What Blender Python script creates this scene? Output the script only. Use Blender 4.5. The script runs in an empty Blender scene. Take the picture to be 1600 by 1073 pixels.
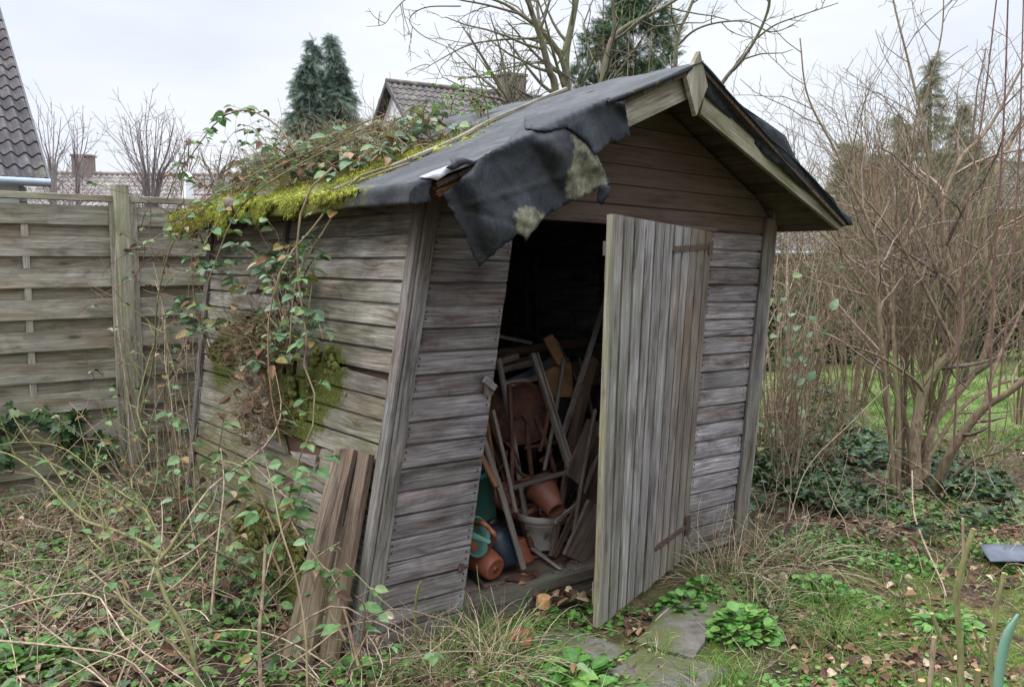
import bpy, math, random
import numpy as np
from mathutils import Vector, Matrix, noise as mnoise
from mathutils.geometry import delaunay_2d_cdt

# ------------------------------------------------------------ camera, sky, light
scene = bpy.context.scene
FPX, HOR, CH = 1350.0, 405.0, 1.65
PITCH = math.atan((536.5 - HOR) / FPX)
cam_d = bpy.data.cameras.new('camera')
cam_d.sensor_width = 36.0
cam_d.lens = 36.0 * FPX / 1600.0
cam_d.clip_start = 0.05
cam_d.clip_end = 2000.0
cam = bpy.data.objects.new('camera', cam_d)
cam.location = (0, 0, CH)
cam.rotation_euler = (math.pi / 2 - PITCH, 0, 0)
scene.collection.objects.link(cam)
scene.camera = cam

SUN_EL, SUN_AZ = 50.0, -60.0
w = bpy.data.worlds.new("World")
scene.world = w
w.use_nodes = True
nt = w.node_tree
nt.nodes.clear()
out = nt.nodes.new('ShaderNodeOutputWorld')
bg = nt.nodes.new('ShaderNodeBackground')
sky = nt.nodes.new('ShaderNodeTexSky')
sky.sky_type = 'NISHITA'
sky.sun_disc = False
sky.sun_elevation = math.radians(SUN_EL)
sky.sun_rotation = math.radians(SUN_AZ)
sky.dust_density = 4.0
sky.ozone_density = 1.0
tc = nt.nodes.new('ShaderNodeTexCoord')
mp = nt.nodes.new('ShaderNodeMapping')
mp.inputs['Scale'].default_value = (1.0, 1.0, 3.5)
nz = nt.nodes.new('ShaderNodeTexNoise')
nz.inputs['Scale'].default_value = 2.2
nz.inputs['Detail'].default_value = 5.0
nz.inputs['Roughness'].default_value = 0.5
cr = nt.nodes.new('ShaderNodeValToRGB')
cr.color_ramp.elements[0].position = 0.30
cr.color_ramp.elements[0].color = (6.7, 7.25, 8.3, 1)
cr.color_ramp.elements[1].position = 0.72
cr.color_ramp.elements[1].color = (8.8, 9.05, 9.4, 1)
mx = nt.nodes.new('ShaderNodeMixRGB')
mx.inputs['Fac'].default_value = 0.93
nt.links.new(tc.outputs['Generated'], mp.inputs['Vector'])
nt.links.new(mp.outputs['Vector'], nz.inputs['Vector'])
nt.links.new(nz.outputs['Fac'], cr.inputs['Fac'])
nt.links.new(sky.outputs['Color'], mx.inputs['Color1'])
nt.links.new(cr.outputs['Color'], mx.inputs['Color2'])
# an overcast sky is brighter overhead than at the horizon
sp_ = nt.nodes.new('ShaderNodeSeparateXYZ'); nt.links.new(tc.outputs['Generated'], sp_.inputs[0])
mr_ = nt.nodes.new('ShaderNodeMapRange'); nt.links.new(sp_.outputs[2], mr_.inputs[0])
for i_, v_ in enumerate((0.36, 1.0, 0.90, 4.6)): mr_.inputs[i_+1].default_value = v_
vm_ = nt.nodes.new('ShaderNodeVectorMath'); vm_.operation = 'SCALE'
nt.links.new(mx.outputs['Color'], vm_.inputs[0]); nt.links.new(mr_.outputs[0], vm_.inputs['Scale'])
nt.links.new(vm_.outputs[0], bg.inputs['Color'])
bg.inputs['Strength'].default_value = 0.1
nt.links.new(bg.outputs['Background'], out.inputs['Surface'])

sun_d = bpy.data.lights.new('sun', 'SUN')
sun_d.energy = 1.0
sun_d.angle = math.radians(25)
sun_d.color = (1.0, 0.97, 0.93)
sun = bpy.data.objects.new('sun', sun_d)
# comes from behind the viewer's left shoulder, high in the overcast
e, a = math.radians(SUN_EL), math.radians(SUN_AZ)
sun_dir = Vector((math.sin(a) * math.cos(e) * 0.9, -math.cos(a) * math.cos(e), math.sin(e)))
sun.rotation_euler = sun_dir.to_track_quat('Z', 'Y').to_euler()
scene.collection.objects.link(sun)
sky.sun_rotation = math.atan2(sun_dir.x, sun_dir.y)
scene.view_settings.view_transform = 'Standard'
scene.view_settings.look = 'None'
scene.view_settings.gamma = 1.0
scene.view_settings.exposure = 0.46
scene.render.resolution_x, scene.render.resolution_y = 1024, 686

# ------------------------------------------------------------ projection maths
R = random.Random(7)
NR = np.random.default_rng(7)
V = lambda *a: np.array(a, dtype=float)
_c, _s = math.cos(PITCH), math.sin(PITCH)
O = V(0, 0, CH)
def ray(x, y):
    X = (x - 800) / FPX; Y = -(y - 536.5) / FPX
    return V(X, _c + Y * _s, -_s + Y * _c)
def G(x, y, z=0.0):
    r = ray(x, y); return O + r * (z - CH) / r[2]
def PL(x, y, P, n):
    r = ray(x, y); return O + r * np.dot(P - O, n) / np.dot(r, n)
def AT(x, y, dep):              # a point at horizontal distance dep ahead
    r = ray(x, y); return O + r * dep / r[1]
def unit(v): return np.asarray(v, float) / (np.linalg.norm(v) + 1e-12)

# shed box: four floor corners, four wall-top corners (it has racked sideways)
A0 = G(560, 1018); B0 = G(1160, 842, -0.05); C0 = G(290, 823)
_u = B0 - A0; _u[2] = 0
NF = unit(np.cross(_u, [0, 0, 1.])); NF = NF if NF[1] < 0 else -NF
UF = unit(_u)
_v = C0 - A0
A1 = PL(664, 320, A0, NF); B1 = PL(1211, 343, A0, NF)
NL = unit(np.cross(_v, A1 - A0)); NL = NL if NL[0] < 0 else -NL
C1 = PL(333, 345, A0, NL)
WT = A1[2]
B1 = B0 + (B1 - B0) * (WT - .06 - B0[2]) / (B1[2] - B0[2])
C1 = C0 + (C1 - C0) * WT / C1[2]
D0 = B0 + C0 - A0; D1 = B1 + C1 - A1
def S(a, b, c):
    bot = A0*(1-a)*(1-b) + B0*a*(1-b) + C0*(1-a)*b + D0*a*b
    top = A1*(1-a)*(1-b) + B1*a*(1-b) + C1*(1-a)*b + D1*a*b
    return bot + (top - bot) * c
VF = unit(C0 - A0)              # into the shed
def on_front(x, y, off=0.0): return PL(x, y, A0 + NF * off, NF)
def on_left(x, y, off=0.0): return PL(x, y, A0 + NL * off, NL)

# ------------------------------------------------------------ scene helpers
def link(o): scene.collection.objects.link(o); return o
def tag(o, label=None, cat=None, group=None, kind=None):
    if label: o['label'] = label
    if cat: o['category'] = cat
    if group: o['group'] = group
    if kind: o['kind'] = kind
    return o
def empty(name, loc=(0, 0, 0), label=None, cat=None, group=None):
    o = bpy.data.objects.new(name, None)
    o.location = tuple(loc); o.empty_display_size = 0.1
    link(o); return tag(o, label, cat, group)
def copy_tree(o, parent=None):
    c = o.copy(); link(c)
    if parent is not None: c.parent = parent
    for ch in list(o.children): copy_tree(ch, c)
    return c

class MB:
    """mesh collector: verts with two attributes: wc (grain coordinates), wk (moss, brown, light, random)"""
    def __init__(s): s.v = []; s.wc = []; s.wk = []; s.loops = []; s.sizes = []; s.mi = []; s.n = 0; s.sm = []
    def add(s, v, faces, wc=None, wk=None, mi=0, smooth=False):
        v = np.asarray(v, float).reshape(-1, 3); k = len(v)
        s.v.append(v)
        s.wc.append(np.zeros((k, 3)) if wc is None else np.broadcast_to(np.asarray(wc, float), (k, 3)))
        s.wk.append(np.zeros((k, 4)) if wk is None else np.broadcast_to(np.asarray(wk, float), (k, 4)))
        if isinstance(faces, np.ndarray):
            s.loops.append((faces + s.n).ravel()); nf = faces.shape[0]
            s.sizes.append(np.full(nf, faces.shape[1]))
        else:
            nf = len(faces)
            s.loops.append(np.array([i for f in faces for i in f], dtype=int) + s.n)
            s.sizes.append(np.array([len(f) for f in faces]))
        s.mi.append(np.full(nf, mi)); s.sm.append(np.full(nf, smooth))
        s.n += k
    def build(s, name, mats, parent=None, origin=None):
        if not isinstance(mats, (list, tuple)): mats = [mats]
        v = np.concatenate(s.v).astype(np.float32)
        pl = None
        if parent is not None: pl = V(*parent_world(parent))
        if pl is not None: v = v - pl.astype(np.float32)
        elif origin is not None: v = v - np.asarray(origin, np.float32)
        lo = np.concatenate(s.loops).astype(np.int32); sz = np.concatenate(s.sizes).astype(np.int32)
        me = bpy.data.meshes.new(name)
        me.vertices.add(len(v)); me.vertices.foreach_set('co', v.ravel())
        me.loops.add(len(lo)); me.loops.foreach_set('vertex_index', lo)
        me.polygons.add(len(sz))
        st = np.concatenate([[0], np.cumsum(sz)[:-1]]).astype(np.int32)
        me.polygons.foreach_set('loop_start', st)
        me.polygons.foreach_set('material_index', np.concatenate(s.mi).astype(np.int32))
        me.update(calc_edges=True)
        me.polygons.foreach_set('use_smooth', np.concatenate(s.sm).astype(bool))
        at = me.attributes.new('wc', 'FLOAT_VECTOR', 'POINT')
        at.data.foreach_set('vector', np.concatenate(s.wc).astype(np.float32).ravel())
        at = me.attributes.new('wk', 'FLOAT_COLOR', 'POINT')
        at.data.foreach_set('color', np.concatenate(s.wk).astype(np.float32).ravel())
        for m in mats: me.materials.append(m)
        me.validate()
        o = bpy.data.objects.new(name, me)
        if origin is not None and parent is None: o.location = tuple(origin)
        if parent is not None: o.parent = parent
        return link(o)
def parent_world(p):
    l = V(*p.location)
    while p.parent is not None:
        p = p.parent; l = l + V(*p.location)
    return l

_pid = [0]
def pid():
    _pid[0] += 1; return _pid[0] * 1.37
def nz3(p, f=1.0, s=0.0):
    return mnoise.noise(Vector((p[0]*f + s, p[1]*f + s*.7, p[2]*f - s)))

def board(mb, a0, a1, b0, b1, n, t, id=None, wk=None, nseg=6, groove=0.0, warp=0.0, mi=0, jag=0.0):
    """a flat board: bottom line a0-a1, top line b0-b1 (front face), outward normal n, thickness t"""
    id = pid() if id is None else id
    n = unit(n)
    a0, a1, b0, b1 = map(lambda q: np.asarray(q, float), (a0, a1, b0, b1))
    L = np.linalg.norm(a1 - a0); H = np.linalg.norm(b0 - a0)
    ofs = (id * 3.7) % 50
    rows = [0.0, 0.5, 1.0] if groove == 0 else [0.0, 0.5, 1 - groove/H, 1 - .85*groove/H, 1.0]
    grid = []; wc = []; col = []
    T = np.linspace(0, 1, nseg + 1)
    w1 = R.uniform(-1, 1); w2 = R.uniform(0, 6)
    for r_i, r in enumerate(rows):
        for t_ in T:
            p = (a0*(1-t_) + a1*t_) * (1-r) + (b0*(1-t_) + b1*t_) * r
            d = warp * (w1 * (t_ - .5)*2*(.4+r) + .6*math.sin(w2 + t_*5))
            if groove and r_i >= len(rows)-2: d -= groove*1.25
            if jag and (t_ == 0 or t_ == 1): p = p + unit(a1-a0) * R.uniform(-jag, jag)
            grid.append(p + n * d); wc.append((ofs + t_*L, r*H, id))
            k = wk(p) if callable(wk) else (wk or (0, 0, 0, 0)); col.append(k)
    nr, nc = len(rows), nseg + 1
    F = np.array(grid); B = F - n * t
    if groove:                       # the back of the groove row stays straight
        B[(nr-2)*nc:] = F[(nr-2)*nc:] + n*groove*1.25 - n*t
    wc = np.array(wc); col = np.array(col, float)
    q = lambda X: [(i*nc+j, i*nc+j+1, (i+1)*nc+j+1, (i+1)*nc+j) for i in range(nr-1) for j in range(nc-1)]
    mb.add(F, q(0), wc, col, mi); mb.add(B, [f[::-1] for f in q(0)], wc + V(7, 0, 0), col, mi)
    def strip(idx, dv):
        m = len(idx); vv = np.concatenate([F[idx], B[idx]])
        wcc = np.concatenate([wc[idx], wc[idx] + dv])
        mb.add(vv, [(i+1, i, m+i, m+i+1) for i in range(m-1)], wcc, np.concatenate([col[idx]]*2), mi)
    strip(list(range(nc)), V(0, -t, 0)); strip(list(range((nr-1)*nc, nr*nc))[::-1], V(0, t, 0))
    strip([i*nc for i in range(nr)][::-1], V(-t*.3, 0, 0)); strip([i*nc + nc-1 for i in range(nr)], V(t*.3, 0, 0))

def beam(mb, p, q, w, h, up=(0, 0, 1), id=None, wk=None, nseg=5, bend=0.0, mi=0, taper=1.0, mb_bev=0.003):
    """a straight timber of section w x h from p to q with slightly rounded edges"""
    id = pid() if id is None else id
    p, q = np.asarray(p, float), np.asarray(q, float)
    d = unit(q - p); sx = unit(np.cross(d, up)); sy = np.cross(sx, d)
    L = np.linalg.norm(q - p); ofs = (id*3.1) % 40
    bv = min(mb_bev, w*.2, h*.2)
    prof = [(-w/2+bv, -h/2), (w/2-bv, -h/2), (w/2, -h/2+bv), (w/2, h/2-bv), (w/2-bv, h/2), (-w/2+bv, h/2), (-w/2, h/2-bv), (-w/2, -h/2+bv)]
    per = [0, w, w, w+h, w+h, 2*w+h, 2*w+h, 2*(w+h)]
    vv = []; wc = []; col = []
    ph = R.uniform(0, 6)
    for i in range(nseg+1):
        t_ = i/nseg; sc = 1 + (taper-1)*t_
        c = p*(1-t_) + q*t_ + sx*bend*math.sin(t_*math.pi) + sy*bend*.4*math.sin(ph+t_*4)
        for (x, y), pr in zip(prof, per):
            vv.append(c + sx*x*sc + sy*y*sc); wc.append((ofs+t_*L, pr, id))
            col.append(wk(c) if callable(wk) else (wk or (0, 0, 0, 0)))
    f = [(i*8+j, i*8+(j+1) % 8, (i+1)*8+(j+1) % 8, (i+1)*8+j) for i in range(nseg) for j in range(8)]
    f.append(tuple(range(8))[::-1]); f.append(tuple(nseg*8+j for j in range(8)))
    mb.add(vv, f, wc, col, mi)

def tube(mb, pts, rad, sides=6, wk=(0, 0, 0, 0), mi=0, cap=True, id=None, smooth=True):
    pts = np.asarray(pts, float); n = len(pts)
    rad = np.broadcast_to(np.asarray(rad, float), (n,))
    t = np.gradient(pts, axis=0); t /= (np.linalg.norm(t, axis=1, keepdims=True) + 1e-9)
    ref = V(0, 0, 1) if abs(t[:, 2]).mean() < .8 else V(1, 0, 0)
    sx = np.cross(t, ref); sx /= (np.linalg.norm(sx, axis=1, keepdims=True) + 1e-9)
    sy = np.cross(t, sx)
    an = np.arange(sides) * 2*math.pi/sides
    v = pts[:, None] + rad[:, None, None] * (np.cos(an)[None, :, None]*sx[:, None] + np.sin(an)[None, :, None]*sy[:, None])
    ln = np.concatenate([[0], np.cumsum(np.linalg.norm(np.diff(pts, axis=0), axis=1))])
    id = pid() if id is None else id
    wc = np.stack([np.repeat(ln, sides), np.tile(an*.05, n), np.full(n*sides, id)], 1)
    i = np.arange(n-1)[:, None]*sides; j = np.arange(sides)[None]
    f = np.stack([i+j, i+(j+1) % sides, i+sides+(j+1) % sides, i+sides+j], -1).reshape(-1, 4)
    mb.add(v.reshape(-1, 3), f, wc, wk, mi, smooth)
    if cap:
        mb.add(v[0], [tuple(range(sides))], wc[:sides], wk if np.ndim(wk) == 1 else wk[:sides], mi)
        mb.add(v[-1], [tuple(range(sides))[::-1]], wc[:sides], wk if np.ndim(wk) == 1 else wk[-sides:], mi)

def spline(ctrl, n=24):
    """Catmull-Rom through control points"""
    P = np.asarray(ctrl, float)
    P = np.concatenate([[2*P[0]-P[1]], P, [2*P[-1]-P[-2]]])
    m = len(P) - 3; out = []
    for s_ in np.linspace(0, m-1e-6, n):
        i = int(s_); t = s_ - i
        a, b, c, d = P[i:i+4]
        out.append(.5*((2*b) + (-a+c)*t + (2*a-5*b+4*c-d)*t*t + (-a+3*b-3*c+d)*t**3))
    return np.array(out)

def lathe(mb, prof, origin, axis, seg=32, wk=(0, 0, 0, 0), mi=0, smooth=True):
    """prof: list of (radius, height along axis)"""
    ax = unit(axis); ref = V(0, 0, 1) if abs(ax[2]) < .9 else V(1, 0, 0)
    sx = unit(np.cross(ax, ref)); sy = np.cross(ax, sx)
    an = np.arange(seg)*2*math.pi/seg
    v = []
    for r, h in prof:
        v.append(np.asarray(origin) + ax*h + r*(np.cos(an)[:, None]*sx + np.sin(an)[:, None]*sy))
    n = len(prof)
    f = [(i*seg+j, i*seg+(j+1) % seg, (i+1)*seg+(j+1) % seg, (i+1)*seg+j) for i in range(n-1) for j in range(seg)]
    wc = np.array([(j*.02, h, 1) for r, h in prof for j in range(seg)])
    mb.add(np.concatenate(v), f, wc, wk, mi, smooth)

def inst(mb, tv, tf, M, T, wk=None, mi=0, smooth=False):
    """many copies of a small template: M (n,3,3), T (n,3)"""
    tv = np.asarray(tv, float); k = len(tv); n = len(T)
    if n == 0: return
    v = np.einsum('nij,kj->nki', M, tv) + np.asarray(T)[:, None]
    tf = np.asarray(tf)
    f = (tf[None] + (np.arange(n)*k)[:, None, None]).reshape(-1, tf.shape[1])
    wc = np.tile(tv, (n, 1))
    if wk is None: wk = np.zeros((n, 4)); wk[:, 3] = NR.random(n)
    mb.add(v.reshape(-1, 3), f, wc, np.repeat(wk, k, 0), mi, smooth)
def rotmats(dirs, normals):
    """x axis along dirs, z axis near normals"""
    x = dirs / (np.linalg.norm(dirs, axis=1, keepdims=True)+1e-9)
    y = np.cross(normals, x); y /= (np.linalg.norm(y, axis=1, keepdims=True)+1e-9)
    z = np.cross(x, y)
    return np.stack([x, y, z], 2)

def sheet_px(poly, place, step=6.0, thick=.003, name='sheet', holes=()):
    """triangulate an outline drawn on the photo; place(x,y) gives each point its own spot in the world"""
    bx = []
    P = np.array(poly, float)
    for i in range(len(P)):
        a, b = P[i], P[(i+1) % len(P)]
        k = max(1, int(np.linalg.norm(b-a)/step))
        for j in range(k): bx.append(a + (b-a)*j/k)
    nb = len(bx); pts = [Vector(p) for p in bx]
    x0, y0 = P.min(0); x1, y1 = P.max(0)
    for y in np.arange(y0, y1, step):
        for i, x in enumerate(np.arange(x0, x1, step)):
            q = V(x + (step/2 if int((y-y0)/step) % 2 else 0), y)
            if min(np.linalg.norm(np.array(bx) - q, axis=1)) > step*.6: pts.append(Vector(q))
    r = delaunay_2d_cdt(pts, [(i, (i+1) % nb) for i in range(nb)], [], 1, 1e-4)
    v2, fs = r[0], r[2]
    v = np.array([place(p.x, p.y) for p in v2])
    return np.array([(p.x, p.y) for p in v2]), v, [tuple(f) for f in fs]
def thicken(v, fs, t, n=None):
    """solid sheet: front + back + rim"""
    v = np.asarray(v, float); k = len(v)
    if n is None:
        nn = np.zeros_like(v)
        for f in fs:
            c = np.cross(v[f[1]]-v[f[0]], v[f[2]]-v[f[0]])
            for i in f: nn[i] += c
        nn /= (np.linalg.norm(nn, axis=1, keepdims=True)+1e-12)
    else: nn = np.broadcast_to(unit(n), v.shape)
    ed = {}
    for f in fs:
        for i in range(len(f)):
            a, b = f[i], f[(i+1) % len(f)]
            ed[(a, b)] = ed.get((a, b), 0) + 1
    rim = [(a, b) for (a, b) in ed if (b, a) not in ed]
    F = list(fs) + [tuple(i+k for i in f[::-1]) for f in fs] + [(b, a, a+k, b+k) for a, b in rim]
    return np.concatenate([v, v - nn*t]), F
# ------------------------------------------------------------ materials
def new_mat(name):
    m = bpy.data.materials.new(name); m.use_nodes = True
    nt = m.node_tree; nt.nodes.clear()
    o = nt.nodes.new('ShaderNodeOutputMaterial'); b = nt.nodes.new('ShaderNodeBsdfPrincipled')
    nt.links.new(b.outputs[0], o.inputs[0])
    return m, nt, b
class N:
    def __init__(s, nt): s.nt = nt
    def set(s, sock, v):
        if hasattr(v, 'is_output') or hasattr(v, 'links'): s.nt.links.new(v, sock)
        else: sock.default_value = v
    def attr(s, n, out='Vector'):
        a = s.nt.nodes.new('ShaderNodeAttribute'); a.attribute_name = n; return a.outputs[out]
    def sep(s, v):
        a = s.nt.nodes.new('ShaderNodeSeparateXYZ'); s.set(a.inputs[0], v); return a.outputs
    def comb(s, x, y, z):
        a = s.nt.nodes.new('ShaderNodeCombineXYZ')
        for i, q in enumerate((x, y, z)): s.set(a.inputs[i], q)
        return a.outputs[0]
    def m(s, op, a, b=0.0, c=None, clamp=False):
        n = s.nt.nodes.new('ShaderNodeMath'); n.operation = op; n.use_clamp = clamp
        s.set(n.inputs[0], a); s.set(n.inputs[1], b)
        if c is not None: s.set(n.inputs[2], c)
        return n.outputs[0]
    def noise(s, vec, scale, detail=4, rough=.55, dist=0.0, out='Fac'):
        n = s.nt.nodes.new('ShaderNodeTexNoise'); s.set(n.inputs['Vector'], vec)
        s.set(n.inputs['Scale'], scale); s.set(n.inputs['Detail'], detail)
        s.set(n.inputs['Roughness'], rough); s.set(n.inputs['Distortion'], dist)
        return n.outputs[out]
    def vor(s, vec, scale, feature='F1', out='Distance', rnd=1.0):
        n = s.nt.nodes.new('ShaderNodeTexVoronoi'); n.feature = feature
        s.set(n.inputs['Vector'], vec); s.set(n.inputs['Scale'], scale); s.set(n.inputs['Randomness'], rnd)
        return n.outputs[out]
    def white(s, v):
        n = s.nt.nodes.new('ShaderNodeTexWhiteNoise'); n.noise_dimensions = '1D'; s.set(n.inputs['W'], v); return n.outputs['Value']
    def ramp(s, f, st):
        n = s.nt.nodes.new('ShaderNodeValToRGB'); s.set(n.inputs[0], f)
        el = n.color_ramp.elements
        while len(el) < len(st): el.new(.5)
        for e_, (p, c) in zip(el, st):
            e_.position = p; e_.color = (*c, 1) if len(c) == 3 else c
        return n.outputs[0]
    def mix(s, f, a, b, typ='MIX'):
        n = s.nt.nodes.new('ShaderNodeMixRGB'); n.blend_type = typ
        for sk, q in zip(n.inputs, (f, a, b)):
            if isinstance(q, tuple) and len(q) == 3: q = (*q, 1)
            s.set(sk, q)
        return n.outputs[0]
    def rng(s, v, a, b, c, d):
        n = s.nt.nodes.new('ShaderNodeMapRange'); s.set(n.inputs[0], v)
        for i, q in enumerate((a, b, c, d)): s.set(n.inputs[i+1], q)
        return n.outputs[0]
    def bump(s, h, strength, dist, normal=None):
        n = s.nt.nodes.new('ShaderNodeBump'); s.set(n.inputs['Height'], h)
        n.inputs['Strength'].default_value = strength; n.inputs['Distance'].default_value = dist
        if normal is not None: s.set(n.inputs['Normal'], normal)
        return n.outputs[0]
    def obj(s):
        return s.nt.nodes.new('ShaderNodeTexCoord').outputs['Object']
    def pos(s):
        return s.nt.nodes.new('ShaderNodeNewGeometry').outputs['Position']

def wood(name, dark, light, brown=(.10, .055, .035), moss=(.10, .115, .018), moss_base=0.0, rough=.85, var=.35, knots=1.0, bump=.5, green=(.20, .21, .10)):
    """weathered timber: streaks along the grain, knots, per-board tone; wk = moss, brown, algae"""
    m, nt, b = new_mat(name); n = N(nt)
    x, y, z = n.sep(n.attr('wc')); k = n.nt.nodes.new('ShaderNodeAttribute'); k.attribute_name = 'wk'
    kc = n.nt.nodes.new('ShaderNodeSeparateColor'); nt.links.new(k.outputs['Color'], kc.inputs[0])
    kr, kg, kb = kc.outputs[:3]
    # knots bend the grain
    kv = n.comb(n.m('MULTIPLY', x, 2.3), n.m('MULTIPLY', y, 9.0), n.m('MULTIPLY', z, 3.7))
    kd = n.vor(kv, 1.0)
    bend = n.m('MULTIPLY', n.m('POWER', 2.718, n.m('MULTIPLY', kd, -5.0)), .038*knots)
    wob = n.m('MULTIPLY', n.m('SUBTRACT', n.noise(n.comb(n.m('MULTIPLY', x, 2.2), n.m('MULTIPLY', y, 4), z), 1.0, 2), .5), .022)
    yy = n.m('ADD', n.m('ADD', y, bend), wob)
    g1 = n.noise(n.comb(n.m('MULTIPLY', x, 4.5), n.m('MULTIPLY', yy, 120.0), z), 1.0, 5, .65)
    g2 = n.noise(n.comb(n.m('MULTIPLY', x, 1.3), n.m('MULTIPLY', yy, 30.0), n.m('ADD', z, 9)), 1.0, 4, .6)
    g3 = n.noise(n.comb(n.m('MULTIPLY', x, 3.0), n.m('MULTIPLY', yy, 9.0), n.m('ADD', z, 21)), 1.0, 4, .6)
    gr = n.m('ADD', n.m('ADD', n.m('MULTIPLY', g1, .60), n.m('MULTIPLY', g2, .28)), n.m('MULTIPLY', g3, .27))
    mid = tuple(.50*p+.50*q for p, q in zip(dark, light))
    col = n.ramp(gr, [(.41, tuple(.6*q for q in dark)), (.49, tuple(.6*p+.4*q for p, q in zip(dark, mid))), (.60, mid), (.72, light)])
    tone = n.rng(n.white(z), 0, 1, 1-var, 1+var)
    col = n.mix(1.0, col, n.comb(tone, tone, tone), 'MULTIPLY')
    # silvered and dark weather blotches
    bl = n.noise(n.comb(n.m('MULTIPLY', x, 3.2), n.m('MULTIPLY', y, 9.0), z), 1.0, 5, .65, .8)
    col = n.mix(n.m('MULTIPLY', n.rng(bl, .50, .66, 0, 1), .75), col, n.mix(1.0, col, (.36, .31, .31), 'MULTIPLY'))
    col = n.mix(n.m('MULTIPLY', n.rng(bl, .44, .30, 0, 1), .55), col, n.mix(1.0, col, (1.6, 1.6, 1.66), 'MULTIPLY'))
    bb = n.noise(n.comb(n.m('MULTIPLY', x, 1.5), n.m('MULTIPLY', y, 4.0), n.m('ADD', z, 70)), 1.0, 4, .6)
    col = n.mix(n.m('MULTIPLY', n.rng(bb, .52, .68, 0, 1), .6), col, n.mix(1.0, col, (.85, .62, .50), 'MULTIPLY'))
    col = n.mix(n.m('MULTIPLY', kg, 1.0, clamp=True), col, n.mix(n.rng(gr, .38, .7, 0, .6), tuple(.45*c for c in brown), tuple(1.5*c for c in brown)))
    kn = n.rng(kd, .06, .12, 1, 0)
    col = n.mix(n.m('MULTIPLY', n.rng(kd, .12, .34, 1, 0), .6*min(knots, 1)), col, n.mix(1.0, col, (.5, .38, .33), 'MULTIPLY'))
    col = n.mix(n.m('MULTIPLY', kn, .8*min(knots, 1)), col, (.035, .025, .02))
    # cracks
    ckn = n.noise(n.comb(n.m('MULTIPLY', x, 1.6), n.m('MULTIPLY', yy, 210.0), n.m('ADD', z, 40)), 1.0, 2, .4)
    ck = n.rng(ckn, .29, .235, 0, 1)
    col = n.mix(n.m('MULTIPLY', ck, .75), col, (.015, .012, .012))
    P = n.pos()
    an = n.noise(P, 3.2, 5, .65)
    alg = n.m('MULTIPLY', kb, n.rng(an, .30, .62, .0, 1.0), clamp=True)
    col = n.mix(n.m('MULTIPLY', alg, .75), col, n.mix(n.rng(gr, .38, .65, 0, 1), tuple(.45*c for c in green), green))
    mn = n.noise(P, 9.0, 6, .75)
    ms = n.m('ADD', kr, moss_base)
    mf = n.rng(n.m('SUBTRACT', n.m('MULTIPLY', ms, 1.15), n.m('MULTIPLY', mn, .95)), -.05, .10, 0, 1)
    mcol = n.ramp(n.noise(P, 60.0, 3), [(.3, tuple(.35*c for c in moss)), (.7, moss)])
    col = n.mix(mf, col, mcol)
    nt.links.new(col, b.inputs['Base Color'])
    b.inputs['Roughness'].default_value = rough
    b.inputs['Specular IOR Level'].default_value = .3
    h = n.m('SUBTRACT', n.m('ADD', gr, n.m('MULTIPLY', g1, .5)), n.m('MULTIPLY', ck, 1.2))
    h = n.m('ADD', h, n.m('MULTIPLY', mf, n.noise(P, 90.0, 3)))
    nt.links.new(n.bump(h, bump, .004), b.inputs['Normal'])
    return m

def simple(name, c1, c2, scale=12.0, rough=.7, bump=.2, metal=0.0, spec=.5, detail=5, dist=.005, extra=None, coord='pos', rnd=0.0):
    m, nt, b = new_mat(name); n = N(nt)
    P = n.pos() if coord == 'pos' else n.obj()
    f = n.noise(P, scale, detail, .6)
    col = n.ramp(f, [(.3, c1), (.7, c2)])
    if rnd:
        a = n.attr('wk', 'Alpha'); t = n.rng(a, 0, 1, 1-rnd, 1+rnd); col = n.mix(1.0, col, n.comb(t, t, t), 'MULTIPLY')
    if extra:                     # (colour, scale, lo, hi)
        for c, sc, lo, hi in extra:
            col = n.mix(n.rng(n.noise(P, sc, 5, .65), lo, hi, 0, 1), col, c)
    nt.links.new(col, b.inputs['Base Color'])
    b.inputs['Roughness'].default_value = rough; b.inputs['Metallic'].default_value = metal
    b.inputs['Specular IOR Level'].default_value = spec
    nt.links.new(n.bump(n.noise(P, scale*5, 4, .6), bump, dist), b.inputs['Normal'])
    return m

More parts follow.
